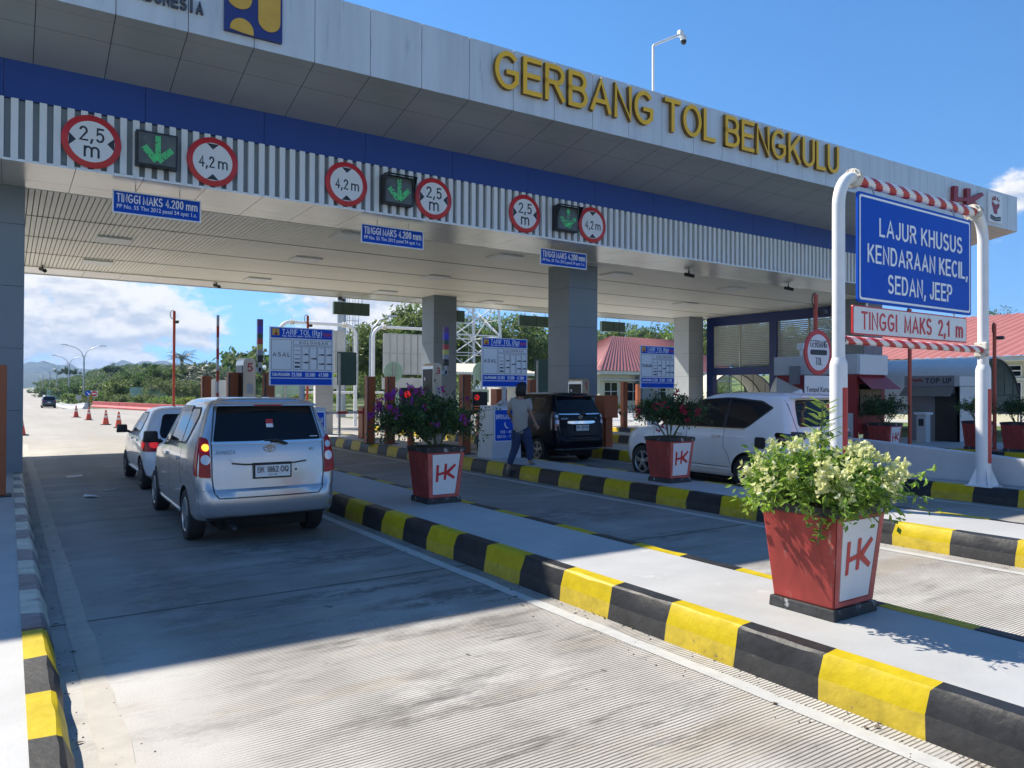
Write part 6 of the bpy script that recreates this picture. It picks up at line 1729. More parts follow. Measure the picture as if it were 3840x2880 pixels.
part('tshirt', [(J['spine'].lerp(J['pel'], 1.6), .165), (J['spine'], .172), (cst, .205), (J['neck'].lerp(cst, .25), .095), (J['lsh'], .10), (mid('lsh', 'lel', .80), .082), (J['rsh'], .10), (mid('rsh', 'rel', .80), .082)],
     [(0, 1), (1, 2), (2, 3), (2, 4), (4, 5), (2, 6), (6, 7)], 'shirt')
part('jeans', [(J['pel'].lerp(J['spine'], .6), .150), (J['lhip'], .135), (J['lkn'], .090), (mid('lkn', 'lan', .5), .078), (J['lan'].lerp(J['lkn'], .08), .062), (J['rhip'], .135), (J['rkn'], .090), (mid('rkn', 'ran', .5), .078), (J['ran'].lerp(J['rkn'], .05), .062)],
     [(0, 1), (1, 2), (2, 3), (3, 4), (0, 5), (5, 6), (6, 7), (7, 8)], 'jeans')
for s in 'lr':
    a, b = J[s + 'an'], J[s + 'to']
    part('shoe', [(a + Vector((0, 0, -.01)), .052), (a.lerp(b, .5), .052), (b, .042)], [(0, 1), (1, 2)], 'shoe')
hd = J['head']; mbh = MB(); rngh = random.Random(5)
faceR = unit(cam_to_world(Vector((1, 0, 0.35))))      # the way the face looks
vs = []; n1, n2 = 12, 18
for i in range(n1 + 1):
    for k in range(n2):
        th, ph = math.pi * i / n1, 2 * math.pi * k / n2
        d = Vector((math.sin(th) * math.cos(ph), math.sin(th) * math.sin(ph), math.cos(th)))
        r = 0.142 * (1 + 0.12 * math.sin(5 * ph + 3 * th) + rngh.uniform(-.02, .02))
        if d.dot(faceR) > 0.45 and d.z < 0.55: r = 0.080
        if d.z < -0.75: r *= 0.8
        vs.append(hd + Vector((0, 0, 0.022)) + Vector((d.x * r, d.y * r, d.z * r * 1.12)))
mbh.add(vs, [(i * n2 + k, i * n2 + (k + 1) % n2, (i + 1) * n2 + (k + 1) % n2, (i + 1) * n2 + k) for i in range(n1) for k in range(n2)])
mbh.build('hair', 'hair', man, smooth=180)
ft = unit(faceR); fs_ = unit(ft.cross(Vector((0, 0, 1))))
MB().add([hd + ft * .082 + Vector((0, 0, .018)), hd + ft * .112 + Vector((0, 0, -.018)), hd + ft * .082 + fs_ * .016 + Vector((0, 0, -.024)), hd + ft * .082 - fs_ * .016 + Vector((0, 0, -.024))], [(0, 1, 2), (0, 3, 1), (1, 3, 2)]).build('nose', 'skin', man)
mbe = MB()
for sg in (-1, 1): mbe.lathe([(0.003, 0), (0.009, 0.004), (0.003, 0.008)], hd + ft * .080 + fs_ * .03 * sg + Vector((0, 0, .015)), 'z', 10)
mbe.build('eyes', 'ink', man)

# loose grit and dry leaves lying along the kerbs
rng = random.Random(12); mb = MB()
for k in range(520):
    x = rng.choice((3.93 - rng.random() ** 2 * 0.45, 3.93 - rng.random() ** 2 * 0.45, 0.29 + rng.random() ** 2 * 0.35, 8.64 - rng.random() ** 2 * .3)); y = 1.5 + rng.random() ** 1.4 * 11; s_ = rng.uniform(0.0025, 0.007)
    a = rng.uniform(0, 3)
    if rng.random() < 0.12: leaf(mb, Vector((x, y, 0.008)), Vector((math.cos(a), math.sin(a), 0.1)), Vector((0, 0, 1)), 0.05, 0.022, 1)
    else: mb.add([(x + s_ * 1.6 * math.cos(a + t), y + s_ * math.sin(a + t), 0.002) for t in (0, 1.3, 2.6, 4.2)] + [(x, y, 0.002 + s_)], [(0, 1, 4), (1, 2, 4), (2, 3, 4), (3, 0, 4)])
tag(mb.build('grit', ['bark', 'bark'], None), 'loose grit and dry leaf bits lying along the painted kerbs', 'grit', kind='stuff')
# ------------------------------------------------------------------ gantries and signs beyond the roof
def rear_gantry(pa, pb, lab):
    Y = 35.5
    xa_, xb_ = aty(*pa, Y).x, aty(*pb, Y).x
    t = thing('sign_gantry', lab, 'gantry', (xa_, Y, 0.0), group='white pipe gantries beyond the roof')
    w = xb_ - xa_; H = 5.05
    arc = lambda x, f: [(x + f * 0.55 * (1 - math.cos(a)), 0, H - 0.55 + 0.55 * math.sin(a)) for a in [math.pi / 2 * k / 7 for k in range(8)]]
    MB().tube([(0, 0, 0)] + arc(0, 1), 0.09, 14).build('post', 'pipe', t, smooth=60)
    MB().tube([(w, 0, 0)] + arc(w, -1), 0.09, 14).build('post', 'pipe', t, smooth=60)
    MB().tube([(0.6, 0, H), (w - 0.6, 0, H)], 0.075, 12).build('beam', 'pipe', t, smooth=60)
    mb = MB()
    for dx in (0.55, 0.66, w - 0.66, w - 0.55): mb.lathe([(0.14, dx - 0.025), (0.14, dx + 0.025)], (0, 0, H), 'x', 14)
    mb.build('flange', 'rustywhite', t, smooth=40)
    MB().prism(rrect(0.55, w - 0.55, 2.62, H - 0.30, 0.12), 'y', 0.0, 0.03).build('sign_back', 'panelgrey', t)
    mb = MB()
    for k in range(1, 6): xx = 0.55 + (w - 1.1) * k / 6; mb.box(xx - 0.025, xx + 0.025, -0.045, -0.002, 2.64, H - 0.32)
    for zv in (2.64, 3.7, H - 0.36): mb.box(0.56, w - 0.56, -0.035, -0.003, zv, zv + 0.05)
    mb.build('back_ribs', 'galv', t)
    MB().box(0.5, w - 0.6, 0.0, 0.03, 1.85, 2.45).build('lower_board', 'panelgrey', t)
    MB().tube([(0.1, 0, 1.68), (w - 0.1, 0, 1.68)], 0.055, 10).build('lower_beam', 'pipe', t, smooth=60)
rear_gantry((603, 780), (768, 780), 'white pipe sign gantry seen from behind, right of kiosk 5')
rear_gantry((806, 800), z5(600, 600), 'white pipe sign gantry seen from behind, half hidden by the far grey column')
def backsign(px, X, shape, w, h, m, lab, name='road_sign', plate=None):
    q = atx(*px, X)
    t = thing(name, lab, 'road sign', (X, q.y, 0.2), group='sign backs beyond the roof')
    zc = q.z - 0.2
    if shape == 'round': MB().prism(circ(0, zc, w / 2, 30), 'y', 0, 0.015).build('disc', m, t)
    else: MB().prism(rrect(-w / 2, w / 2, zc - h / 2, zc + h / 2, 0.04), 'y', 0, 0.06 if m == 'boardteal' else 0.015).build('panel', m, t, bevel=0.01 if m == 'boardteal' else 0)
    mb = MB()
    if m == 'boardteal':
        mb.box(-0.01, 0.01, -0.008, 0, zc - h / 2, zc + h / 2); mb.box(-w / 2, w / 2, -0.008, 0, zc - 0.01, zc + 0.01)
    else:
        for k in (-.22, .22): mb.box(-w * .32, w * .32, -0.03, -0.001, zc + k * w - .03, zc + k * w + .03)
    mb.build('ribs', m, t)
    if plate: MB().box(-w * .5, w * .5, 0, 0.012, zc - w * 1.05 - plate, zc - w * 1.05 + 0.1).build('lower_plate', m, t)
    MB().tube([(-w * .42 if m == 'boardteal' else 0, -0.05, 0), (-w * .42 if m == 'boardteal' else 0, -0.05, zc + h * .45)], 0.045, 10).build('post', 'galv', t, smooth=40)
backsign(z5(337, 750), 14.0, 'round', 0.92, 0.92, 'palegreen', 'pale green round sign back beside the far grey column', plate=0.55)
backsign(z5(905, 750), 18.6, 'round', 0.9, 0.9, 'palegreen', 'pale green round sign back half hidden by the middle tariff board', plate=0.5)
backsign(z5(38, 730), 9.5, 'rect', 0.68, 1.12, 'boardteal', 'dark teal board back right of the leftmost tariff board')
backsign(z5(1306, 780), 18.0, 'rect', 0.75, 1.4, 'boardteal', 'dark teal board back left of the tall grey column')
backsign(z4(1845, 865), 9.7, 'rect', 1.3, 0.45, 'palegreen', 'pale green sign back under the leftmost tariff board')
backsign(z4(1400, 862), 9.6, 'rect', 1.4, 1.0, 'panelgrey', 'grey sign back left of kiosk 5')
t = thing('notice_post', 'white column covered with printed sheets right of the leftmost tariff board', 'notice', (9.2, 24.2, 0.258))
q = atx(*z4(2095, 890), 9.2); t.location.y = q.y
MB().box(-0.32, 0.32, -0.1, 0.1, 0, 1.75).build('panel', 'signwhite', t)
mb = MB()
for k in range(4): mb.box(-0.29, 0.29, -0.106, -0.1005, 0.35 + k * 0.35, 0.355 + k * 0.35)
mb.build('sheet_edges', 'galv', t)

# white lattice tower
TX, TYY = 35.2, 60.0
tw = thing('lattice_tower', 'white steel lattice tower rising behind the toll roof', 'tower', (TX, TYY, 0.2))
hw = lambda z: 2.75 - 0.055 * z
mb = MB()
for sx in (-1, 1):
    for sy in (-1, 1): MB().obox((sx * hw(0), sy * hw(0), 0), (sx * hw(30), sy * hw(30), 30), 0.20, 0.20).build('leg', 'white', tw)
lv = [0, 3.4, 6.6, 9.6, 12.5, 15.2, 18, 21, 24, 27, 30]
for a, b in zip(lv, lv[1:]):
    for fx in range(4):
        c0 = [(-1, -1), (1, -1), (1, 1), (-1, 1)]; p, q = c0[fx], c0[(fx + 1) % 4]
        A, B = (p[0] * hw(a), p[1] * hw(a), a), (q[0] * hw(a), q[1] * hw(a), a); C_, D_ = (p[0] * hw(b), p[1] * hw(b), b), (q[0] * hw(b), q[1] * hw(b), b)
        mb.obox(A, D_, 0.09, 0.09); mb.obox(B, C_, 0.085, 0.085); mb.obox(C_, D_, 0.12, 0.12)
        m1 = [(A[i] + C_[i]) / 2 for i in range(3)]; m2 = [(B[i] + D_[i]) / 2 for i in range(3)]
        mb.obox(m1, m2, 0.06, 0.06)
mb.build('bracing', 'white', tw)
mb = MB()
for sx in (2.1, 2.5): mb.tube([(sx, 2.9, 0), (sx, 2.9, 30)], 0.03, 6)
for k in range(75): mb.tube([(2.1, 2.9, k * .4), (2.5, 2.9, k * .4)], 0.015, 4)
mb.build('ladder', 'galv', tw)
# mast with a ladder cage left of it
q = aty(738, 700, 48)
t = thing('service_mast', 'grey mast with a caged ladder above the leftmost green board back', 'mast', (q.x, 48, 0))
MB().tube([(0, 0, 0), (0, 0, 24)], [0.32, 0.22], 12).build('mast', 'galv', t, smooth=60)
mb = MB()
for k in range(5): mb.tube([(0.35 + 0.2 * k, -0.1 + 0.1 * (k % 2), 2), (0.35 + 0.2 * k, -0.1 + 0.1 * (k % 2), 24)], 0.02, 4)
for k in range(30): mb.tube([(0.3, -0.1, 2 + k * .75), (1.2, -0.1, 2 + k * .75)], 0.02, 4)
mb.build('ladder_cage', 'galv', t)

# street lamps
def lamp(x, y, H, lab, ang=0.0):
    t = thing('street_lamp', lab, 'street lamp', (x, y, roadz(y) - 0.05), ang, group='double armed street lamps along the road')
    MB().tube([(0, 0, 0), (0, 0, H * .80)], [0.15, 0.10], 10).build('pole', 'galv', t, smooth=60)
    for s in (-1, 1):
        MB().tube([(0, 0, H * .80), (s * .35, 0, H * .90), (s * 1.1, 0, H * .965), (s * 2.3, 0, H)], [0.06, 0.05, 0.045, 0.04], 8).build('arm', 'galv', t, smooth=60)
        MB().box(min(s * 2.1, s * 2.9), max(s * 2.1, s * 2.9), -0.12, 0.12, H - 0.02, H + 0.07).build('lamp_head', 'galv', t)
    return t
for (px, y, k, lab) in ((649, 127, 0, 'nearest double armed street lamp left of the thin red pole'), (511, 168, 1, 'second nearest double armed street lamp along the far road'), (400, 215, 2, 'third double armed street lamp along the far road'),
                        (336, 268, 3, 'fourth double armed street lamp along the far road'), (272, 340, 4, 'fifth double armed street lamp, faint in the haze'), (232, 430, 5, 'farthest double armed street lamp above the road end')):
    u, v = (50 + px / 2.458) / PIX, 1450 / PIX
    q = aty(u, v, y)
    lamp(q.x, y, 8.3 - roadz(y), lab)
q = aty(800, 700, 44)
t = thing('street_lamp', 'single curved street lamp behind the white pipe gantries', 'street lamp', (q.x, 44, 0))
tp = aty(805, 700, 44).z
MB().tube([(0, 0, 0), (0, 0, tp - 0.9), (0.15, 0, tp - .3), (0.6, 0, tp + .25), (1.35, 0, tp + 0.55)], [0.09, 0.06, 0.055, 0.05, 0.045], 10).build('pole', 'galv', t, smooth=60)
MB().box(1.25, 1.8, -0.1, 0.1, tp + 0.53, tp + 0.63).build('lamp_head', 'galv', t)

# strip of lawn and a steel guardrail beyond the plaza
struct(MB().add([(18, 36.5, 0.006), (61, 36.5, 0.006), (61, 47.6, 0.006), (18, 47.6, 0.006)], [(0, 1, 2, 3)]).build('lawn', 'grass'))
gx_ = aty(*z5(1735, 1080), 33).x
t = thing('guardrail', 'pale steel guardrail on short posts right of the black minivan', 'guardrail', (gx_, 33, 0))
MB().prism([(0, .50), (.04, .54), (0, .60), (0, .66), (.04, .72), (0, .76), (-.02, .76), (.02, .72), (-.02, .66), (-.02, .60), (.02, .54), (-.02, .50)], 'x', 0, 14).build('rail', 'galv', t)
for k in range(8): MB().box(k * 2 - .06, k * 2 + .06, .04, .14, 0, .74).build('post', 'galv', t)

# cones
zL = zz(50, 1100, 2.458)
cone0 = None
for (u, v, lab) in ((970, 1238, 'traffic cone nearest the white hatchback, fourth of the row'), (852, 1212, 'traffic cone third of the row on the pale road'), (695, 1168, 'traffic cone second of the row by the red barrier end'), (578, 1143, 'traffic cone farthest of the row, towards the dark car'),
                    (72, 1308, 'traffic cone beside the left column foot'), (46, 1303, 'traffic cone half hidden by the left grey column')):
    q = atz(*zL(u, v), 0.0)
    if cone0 is None:
        cone0 = thing('traffic_cone', lab, 'traffic cone', (q.x, q.y, 0.0), group='orange traffic cones')
        MB().box(-0.21, 0.21, -0.21, 0.21, 0, 0.035).build('base', 'black', cone0, bevel=0.01)
        MB().lathe([(0.165, 0.035), (0.15, 0.06), (0.035, 0.74), (0.03, 0.75)], (0, 0, 0), 'z', 22).build('cone', 'cone', cone0, smooth=40)
        MB().lathe([(0.099, 0.37), (0.082, 0.48)], (0, 0, 0), 'z', 22).build('band', 'rustywhite', cone0, smooth=40)
        MB().lathe([(0.071, 0.56), (0.059, 0.63)], (0, 0, 0), 'z', 22).build('band', 'rustywhite', cone0, smooth=40)
    else: dup(cone0, (q.x, q.y, 0.0), lab, RNG.uniform(-.3, .3))

# barriers of the far road
def jersey(pts, h, m, name, lab, cat):
    w0, w1 = 0.30, 0.10; prof = [(-w0, 0), (-w0, 0.12), (-w1 - .04, 0.36), (-w1, h), (w1, h), (w1 + .04, 0.36), (w0, 0.12), (w0, 0)]
    o = Vector(pts[0]); mb = MB(); vs = []
    for i, p in enumerate(pts):
        p = Vector(p); d = unit(Vector(pts[min(i + 1, len(pts) - 1)]) - Vector(pts[max(0, i - 1)])); n_ = Vector((d.y, -d.x, 0))
        for u, v in prof: vs.append(p - o + n_ * u + Vector((0, 0, v)))
    n = len(prof)
    mb.add(vs, [(i * n + k, i * n + k + 1, (i + 1) * n + k + 1, (i + 1) * n + k) for i in range(len(pts) - 1) for k in range(n - 1)] + [tuple(range(n)), tuple(range(len(vs) - 1, len(vs) - n - 1, -1))])
    b = mb.build(name, m); b.location = o; return tag(b, lab, cat)
jersey([(6.5, 86, roadz(86)), (6.5, 105, roadz(105)), (6.8, 130, roadz(130)), (7.2, 160, roadz(160)), (7.6, 210, roadz(210)), (8.6, 280, roadz(280)), (9.5, 360, roadz(360)), (10.2, 430, roadz(430))], 0.62, 'barrier', 'concrete_barrier', 'long pale concrete barrier along the right side of the far road', 'barrier')
# red water filled barrier modules in a chain
m0 = None; P0, P1 = Vector((7.0, 84, 0)), Vector((12.6, 55, 0)); n = 15
dirv = P1 - P0; ang = math.atan2(dirv.y, dirv.x)
for i in range(n):
    p = P0.lerp(P1, (i + .5) / n)
    lab = 'red plastic barrier module in the line behind the cones'
    if m0 is None:
        m0 = MB().prism([(-0.25, 0), (-0.25, 0.12), (-0.10, 0.28), (-0.09, 0.60), (0.09, 0.60), (0.10, 0.28), (0.25, 0.12), (0.25, 0)], 'x', -1.02, 1.02).build('plastic_barrier', 'barred', None, bevel=0.03)
        m0.location = p; m0.rotation_euler = (0, 0, ang); tag(m0, lab, 'barrier', 'red plastic barriers in a line')
    else:
        o = m0.copy(); COL.objects.link(o); o.location = p; o.rotation_euler = (0, 0, ang + RNG.uniform(-.02, .02))
# small signs along the road edge
def roadsign(px, y, kind, lab):
    q = aty(*zL(*px), y)
    z0 = gz(q.x, y)
    t = thing('road_sign', lab, 'road sign', (q.x, y, z0), group='small signs by the far road')
    zc = q.z - z0
    MB().tube([(0, 0.05, 0), (0, 0.05, zc + .2)], 0.04, 8).build('post', 'galv', t)
    if kind == 'blue':
        MB().prism(circ(0, zc, 0.30, 26), 'y', 0, 0.02).build('disc', 'signblue', t)
        mb = MB(); mb.obox((-0.13, -0.012, zc + .14), (0.11, -0.012, zc - .11), 0.02, 0.065); mb.prism([(0.16, zc - .17), (0.16, zc + .02), (-0.03, zc - .17)], 'y', -0.014, -0.002); mb.build('arrow', 'signtext', t)
    elif kind == 'stop':
        MB().box(-0.33, 0.33, 0, 0.02, zc - .31, zc + .31).build('panel', 'signwhite', t); MB().prism(circ(0, zc, 0.29, 26), 'y', -0.01, -0.001).build('disc', 'signred', t)
        MB().box(-0.21, 0.21, -0.016, -0.0105, zc - .055, zc + .055).build('bar', 'signtext', t)
    elif kind == 'chev':
        MB().box(-0.16, 0.16, 0, 0.02, zc - .42, zc + .42).build('panel', 'kyellow', t)
        mb = MB()
        for k in range(4): mb.prism([(-.16, zc - .40 + k * .2), (.16, zc - .30 + k * .2), (.16, zc - .21 + k * .2), (-.16, zc - .31 + k * .2)], 'y', -0.008, -0.001)
        mb.build('stripes', 'ink', t)
    else:
        w, h = kind
        MB().box(-w / 2, w / 2, 0, 0.03, zc - h / 2, zc + h / 2).build('panel', 'palegreen' if w > .8 else 'panelgrey', t)
        mb = MB()
        for k in range(1, 4): mb.box(-w / 2 + w * k / 4 - .02, -w / 2 + w * k / 4 + .02, -0.03, -0.001, zc - h / 2, zc + h / 2)
        mb.build('ribs', 'galv', t)
roadsign((690, 922), 92, 'blue', 'round blue arrow sign left of the no entry sign')
roadsign((746, 925), 92, 'stop', 'red no entry sign on a white panel above the red barrier')
roadsign((715, 972), 86, 'chev', 'yellow and black striped marker at the red barrier end')
roadsign((1134, 918), 95, (1.35, 1.25), 'pale green sign back left of the wide one by the spreading tree')
roadsign((1326, 922), 95, (2.1, 0.95), 'wide pale green sign back before the spreading tree')
roadsign((603, 960), 110, (0.6, 0.6), 'small pale square sign beside the nearest street lamp foot')
roadsign((382, 935), 200, (3.0, 2.2), 'small pale green sign back far down the road edge')

# ------------------------------------------------------------------ buildings
def windowset(b, X0, Y0, along, w, z0, z1, panes, outward, depth=0.03):
    """white framed dark window in a wall; along is the wall direction"""
    a, o = Vector(along), Vector(outward); c = Vector((X0, Y0, 0))
    def bx(u0, u1, za, zb, d0, d1, mb):
        P = [c + a * u + o * d for u in (u0, u1) for d in (d0, d1)]
        vs = [(p.x, p.y, z) for z in (za, zb) for p in (P[0], P[2], P[3], P[1])]
        mb.add(vs, [(0, 3, 2, 1), (4, 5, 6, 7), (0, 1, 5, 4), (1, 2, 6, 5), (2, 3, 7, 6), (3, 0, 4, 7)])
        return mb
    win = bx(0, w, z0, z1, 0.0, 0.02, MB()).build('window', 'glass', b)
    mb = MB()
    bx(-.06, 0, z0 - .06, z1 + .06, 0, .07, mb); bx(w, w + .06, z0 - .06, z1 + .06, 0, .07, mb); bx(0, w, z1, z1 + .06, 0, .07, mb); bx(0, w, z0 - .06, z0, 0, .07, mb)
    for k in range(1, panes): bx(w * k / panes - .03, w * k / panes + .03, z0, z1, .021, .06, mb)
    bx(0, w, z0 + (z1 - z0) * .52 - .03, z0 + (z1 - z0) * .52 + .03, .021, .055, mb)
    mb.build('frame', 'eave', win)
def corr_roof(b, quad, n, name, mat, amp=0.03):
    """roof sheet between eave edge (q0,q1) and ridge edge (q3,q2) with ribs running up the slope"""
    q0, q1, q2, q3 = [Vector(q) for q in quad]
    nrm = unit((q1 - q0).cross(q3 - q0)); vs = []
    for i in range(n + 1):
        u = i / n; off = nrm * (amp if i % 2 else 0.0)
        vs += [q0.lerp(q1, u) + off, q3.lerp(q2, u) + off]
    return MB().add(vs, [(2 * i, 2 * i + 2, 2 * i + 3, 2 * i + 1) for i in range(n)]).build(name, mat, b, fix=False)
bd = thing('office_building', 'cream office building with a red metal roof behind the TOP UP kiosk', 'building', (42, 14, 0.2))
MB().box(0.0, 9.0, -10.0, 12.5, 0.0, 3.2).build('wall', 'wallcream', bd)
mb = MB().box(-0.9, 10, -11, 13.6, 3.2, 3.42); mb.build('eave', 'eave', bd)
corr_roof(bd, [(-1.0, 13.7, 3.42), (-1.0, -11.2, 3.42), (4.5, -11.2, 6.0), (4.5, 9.5, 6.0)], 90, 'roof', 'rooftile', 0.05)
corr_roof(bd, [(10.1, 13.7, 3.42), (-1.0, 13.7, 3.42), (4.5, 9.5, 6.0), (4.6, 9.5, 6.0)], 40, 'roof', 'rooftile', 0.05)
for y in (8.6, 4.6, 0.6, -3.2): windowset(bd, -0.001, y, (0, -1, 0), 1.9, 0.75, 2.1, 2, (-1, 0, 0)); windowset(bd, -0.001, y, (0, -1, 0), 1.9, 2.45, 2.95, 2, (-1, 0, 0))
mb = MB()
for y in (10, 6.2, 2.3): mb.box(-0.12, 0, y - .5, y + .5, 0, 0.7)
mb.box(-0.16, 0.0, -10, 12.5, 2.22, 2.34); mb.build('ledge', 'eave', bd)
b2 = thing('hip_roof_house', 'cream house with a red hip roof between the tall column and the corner column', 'building', (43.0, 50, 0.2))
MB().box(0.4, 18, 0.4, 9, 0, 3.1).build('wall', 'wallcream', b2)
MB().box(-0.3, 18.6, -0.3, 9.6, 3.1, 3.4).build('eave', 'eave', b2)
corr_roof(b2, [(-0.4, -0.4, 3.40), (18.7, -0.4, 3.40), (14.0, 4.5, 6.9), (5.4, 4.5, 6.9)], 90, 'roof', 'rooftile', 0.05)
corr_roof(b2, [(-0.4, 9.7, 3.40), (-0.4, -0.4, 3.40), (5.4, 4.5, 6.9), (5.3, 4.6, 6.9)], 40, 'roof', 'rooftile', 0.05)
for x in (0.9, 3.6, 7.0, 10.0, 13): windowset(b2, x, 0.399, (1, 0, 0), 1.5, 0.75, 2.35, 2, (0, -1, 0))
MB().box(0.2, 18, -0.2, 0.39, 2.55, 2.65).build('ledge', 'eave', b2)
MB().box(4.6, 5.9, -0.6, 0.3, 0.8, 3.0).build('dark_box', 'kioskgrey', b2)
q = aty(*z5(745, 690), 46); r_ = aty(*z5(1290, 690), 46)
b3 = thing('open_carport', 'low carport with a brown corrugated roof behind the lattice tower', 'carport', (q.x, 46, 0.0))
w = r_.x - q.x
corr_roof(b3, [(-1, 0, 3.1), (w, 0, 3.1), (w, 5, 3.9), (-1, 5, 3.9)], 70, 'roof', 'corrold', 0.06)
MB().box(w * .78, w * 1.0, 1.0, 5, 0, 2.75).build('wall', 'eave', b3)
MB().box(-1, w, 0.0, 0.1, 2.95, 3.1).build('gutter', 'eave', b3)
for xx in (0, w * .3, w * .6): MB().tube([(xx, .3, 0), (xx, .3, 3.0)], 0.07, 8).build('post', 'white', b3)

def barrel(loc, rz, rad, ln, lab, mat, h0=0.6, n=40, open_front=True):
    t = thing('arched_canopy', lab, 'canopy', loc, rz, group='arched corrugated canopies')
    vs = []; m = int(ln / 0.07)
    for i in range(m + 1):
        for k in range(n + 1):
            a = math.pi * k / n; r = rad + (0.022 if i % 2 else 0)
            vs.append((r * math.cos(a), i * ln / m, h0 + r * math.sin(a)))
    MB().add(vs, [(i * (n + 1) + k, i * (n + 1) + k + 1, (i + 1) * (n + 1) + k + 1, (i + 1) * (n + 1) + k) for i in range(m) for k in range(n)]).build('sheet', mat, t, smooth=180, fix=False)
    mb = MB()
    for i in (0.02, ln / 2, ln - .02):
        mb.tube([((rad - .04) * math.cos(math.pi * k / 16), i, h0 + (rad - .04) * math.sin(math.pi * k / 16)) for k in range(17)], 0.03, 6)
        mb.tube([(rad - .04, i, 0), (rad - .04, i, h0)], 0.03, 6); mb.tube([(-rad + .04, i, 0), (-rad + .04, i, h0)], 0.03, 6)
        mb.tube([(-rad + .1, i, h0 + rad * .35), (rad - .1, i, h0 + rad * .35)], 0.03, 6)
    for k in range(1, 6):
        xx = -rad + 2 * rad * k / 6; mb.tube([(xx, 0.02, h0 + rad * .35), (xx, 0.02, h0 + math.sqrt(max(0, rad * rad - xx * xx)) - .05)], 0.018, 6)
    mb.build('frame', 'darkmetal', t)
    return t
q = aty(*z6(405, 900), 27)
barrel((q.x + .3, 27.5, 0.2), R(-35), 2.0, 5.0, 'weathered arched canopy seen through the blue steel frame', 'corrold', 0.8)
barrel((30.6, 13.0, 0.2), R(0), 2.15, 8.5, 'white corrugated arched canopy behind the TOP UP kiosk', 'corr', 0.75)

# TOP UP kiosk
q = atx(*z6(1440, 800), 24.2)
t = thing('top_up_kiosk', 'grey TOP UP kiosk with a dark doorway in front of the white arched canopy', 'kiosk', (24.2, atx(*z6(1755, 800), 24.2).y, 0.26))
L_ = q.y - t.location.y
MB().box(0.25, 0.4, 0.0, L_, 0, 1.75).build('back_wall', 'kioskgrey', t)
MB().box(0.25, 1.7, 0.0, 0.08, 0, 1.75).build('side_wall', 'boothgrey', t)
MB().box(0.24, 0.249, 0.02, L_ * .45, 0.0, 1.5).build('doorway', 'black', t)
MB().box(0.0, 1.8, -0.03, L_ + .02, 1.73, 2.07).build('sign_band', 'kioskgrey', t, bevel=0.01)
MB().box(0.30, 1.7, -0.036, -0.0305, 1.75, 2.05).build('side_band', 'boothgrey', t)
MB().add([(-0.01, -0.02, 1.72), (-0.01, L_, 1.72), (-0.30, L_ + .05, 1.42), (-0.30, -0.05, 1.42)], [(0, 1, 2, 3)]).build('awning', M('awning', (0.20, 0.17, 0.14), 0.9, stretch=(1, 1, 12)), t)
stroke_into(MB(), 'TOP UP', (-0.0015, L_ * .30, 1.91), 0.80, 0.17, right=(0, -1, 0), depth=0.004, th=0.22).build('lettering', 'ink', t, fix=False)
MB().tube([(-0.004, L_ * .84, 1.96), (-0.004, L_ * .78, 1.90), (-0.004, L_ * .70, 1.96), (-0.004, L_ * .62, 1.90)], 0.028, 6).build('emblem', 'boothred', t)
q = atx(*z6(1560, 1130), 23.6)
t = thing('card_post', 'short white pedestal beside the dark TOP UP doorway', 'pedestal', (23.6, q.y, 0.26))
MB().box(-0.14, 0.14, -0.14, 0.14, 0, 0.85).build('post', 'boothgrey', t); MB().box(-0.2, 0.2, -0.2, 0.2, 0.85, 0.92).build('cap', 'white', t, bevel=0.02); MB().box(-0.146, -0.1405, -0.08, 0.08, 0.5, 0.72).build('slot', 'ink', t)

# ------------------------------------------------------------------ trees
def crown(mb, c, r, ncl, nper, L, rng, pal=(0, 1, 2), flat=0.0, crad=0.36):
    """leaf clumps spread through an uneven ellipsoid crown"""
    c = Vector(c)
    for k in range(ncl):
        d = rvec(rng)
        if d.z < -0.45: d.z *= -0.5
        q = c + Vector((d.x * r[0], d.y * r[1], d.z * r[2])) * (rng.random() ** 0.45) * rng.uniform(0.75, 1.08)
        cr = crad * min(r) * rng.uniform(0.6, 1.25)
        tone = rng.random()
        for j in range(nper):
            e = rvec(rng); p = q + Vector((e.x, e.y, e.z * (0.65 - flat))) * cr * rng.uniform(0.45, 1.0)
            w = tone * 0.6 + rng.random() * 0.4
            mi = pal[0] if w < 0.36 else (pal[1] if w < 0.68 else pal[2])
            leaf(mb, p, rvec(rng) + Vector((0, 0, -0.25)), Vector((0, 0, 1)) + rvec(rng) * .7, L * rng.uniform(.7, 1.3), L * rng.uniform(.45, .7), mi)
def tree(name, label, loc, H, r, trunk, seed, mats, ncl=46, nper=26, L=0.42, group=None, limbs=7, crad=0.36, lean=0.0, cat='tree', bare=0.5):
    rng = random.Random(seed)
    t = thing(name, label, cat, loc, group=group)
    zc = H - r[2]
    tb = MB(); top = Vector((lean, 0, zc + r[2] * .3))
    tb.tube([(0, 0, -0.4), (lean * .3, rng.uniform(-.1, .1), zc * .5), top], [trunk, trunk * .75, trunk * .25], 8)
    for k in range(limbs):
        a = 6.283 * k / limbs + rng.uniform(-.4, .4); s = Vector((0, 0, zc * rng.uniform(bare, 1.0)))
        e = Vector((math.cos(a) * r[0] * .8 + lean, math.sin(a) * r[1] * .8, zc + rng.uniform(-.3, .7) * r[2]))
        tb.tube([s, s.lerp(e, .5) + Vector((0, 0, .1 * r[2])), e], [trunk * .42, trunk * .25, trunk * .08], 6)
    tb.build('trunk', 'bark', t, smooth=60)
    cb = MB(); crown(cb, (lean, 0, zc), r, ncl, nper, L, rng, crad=crad)
    cb.build('crown', mats, t, fix=False)
    return t
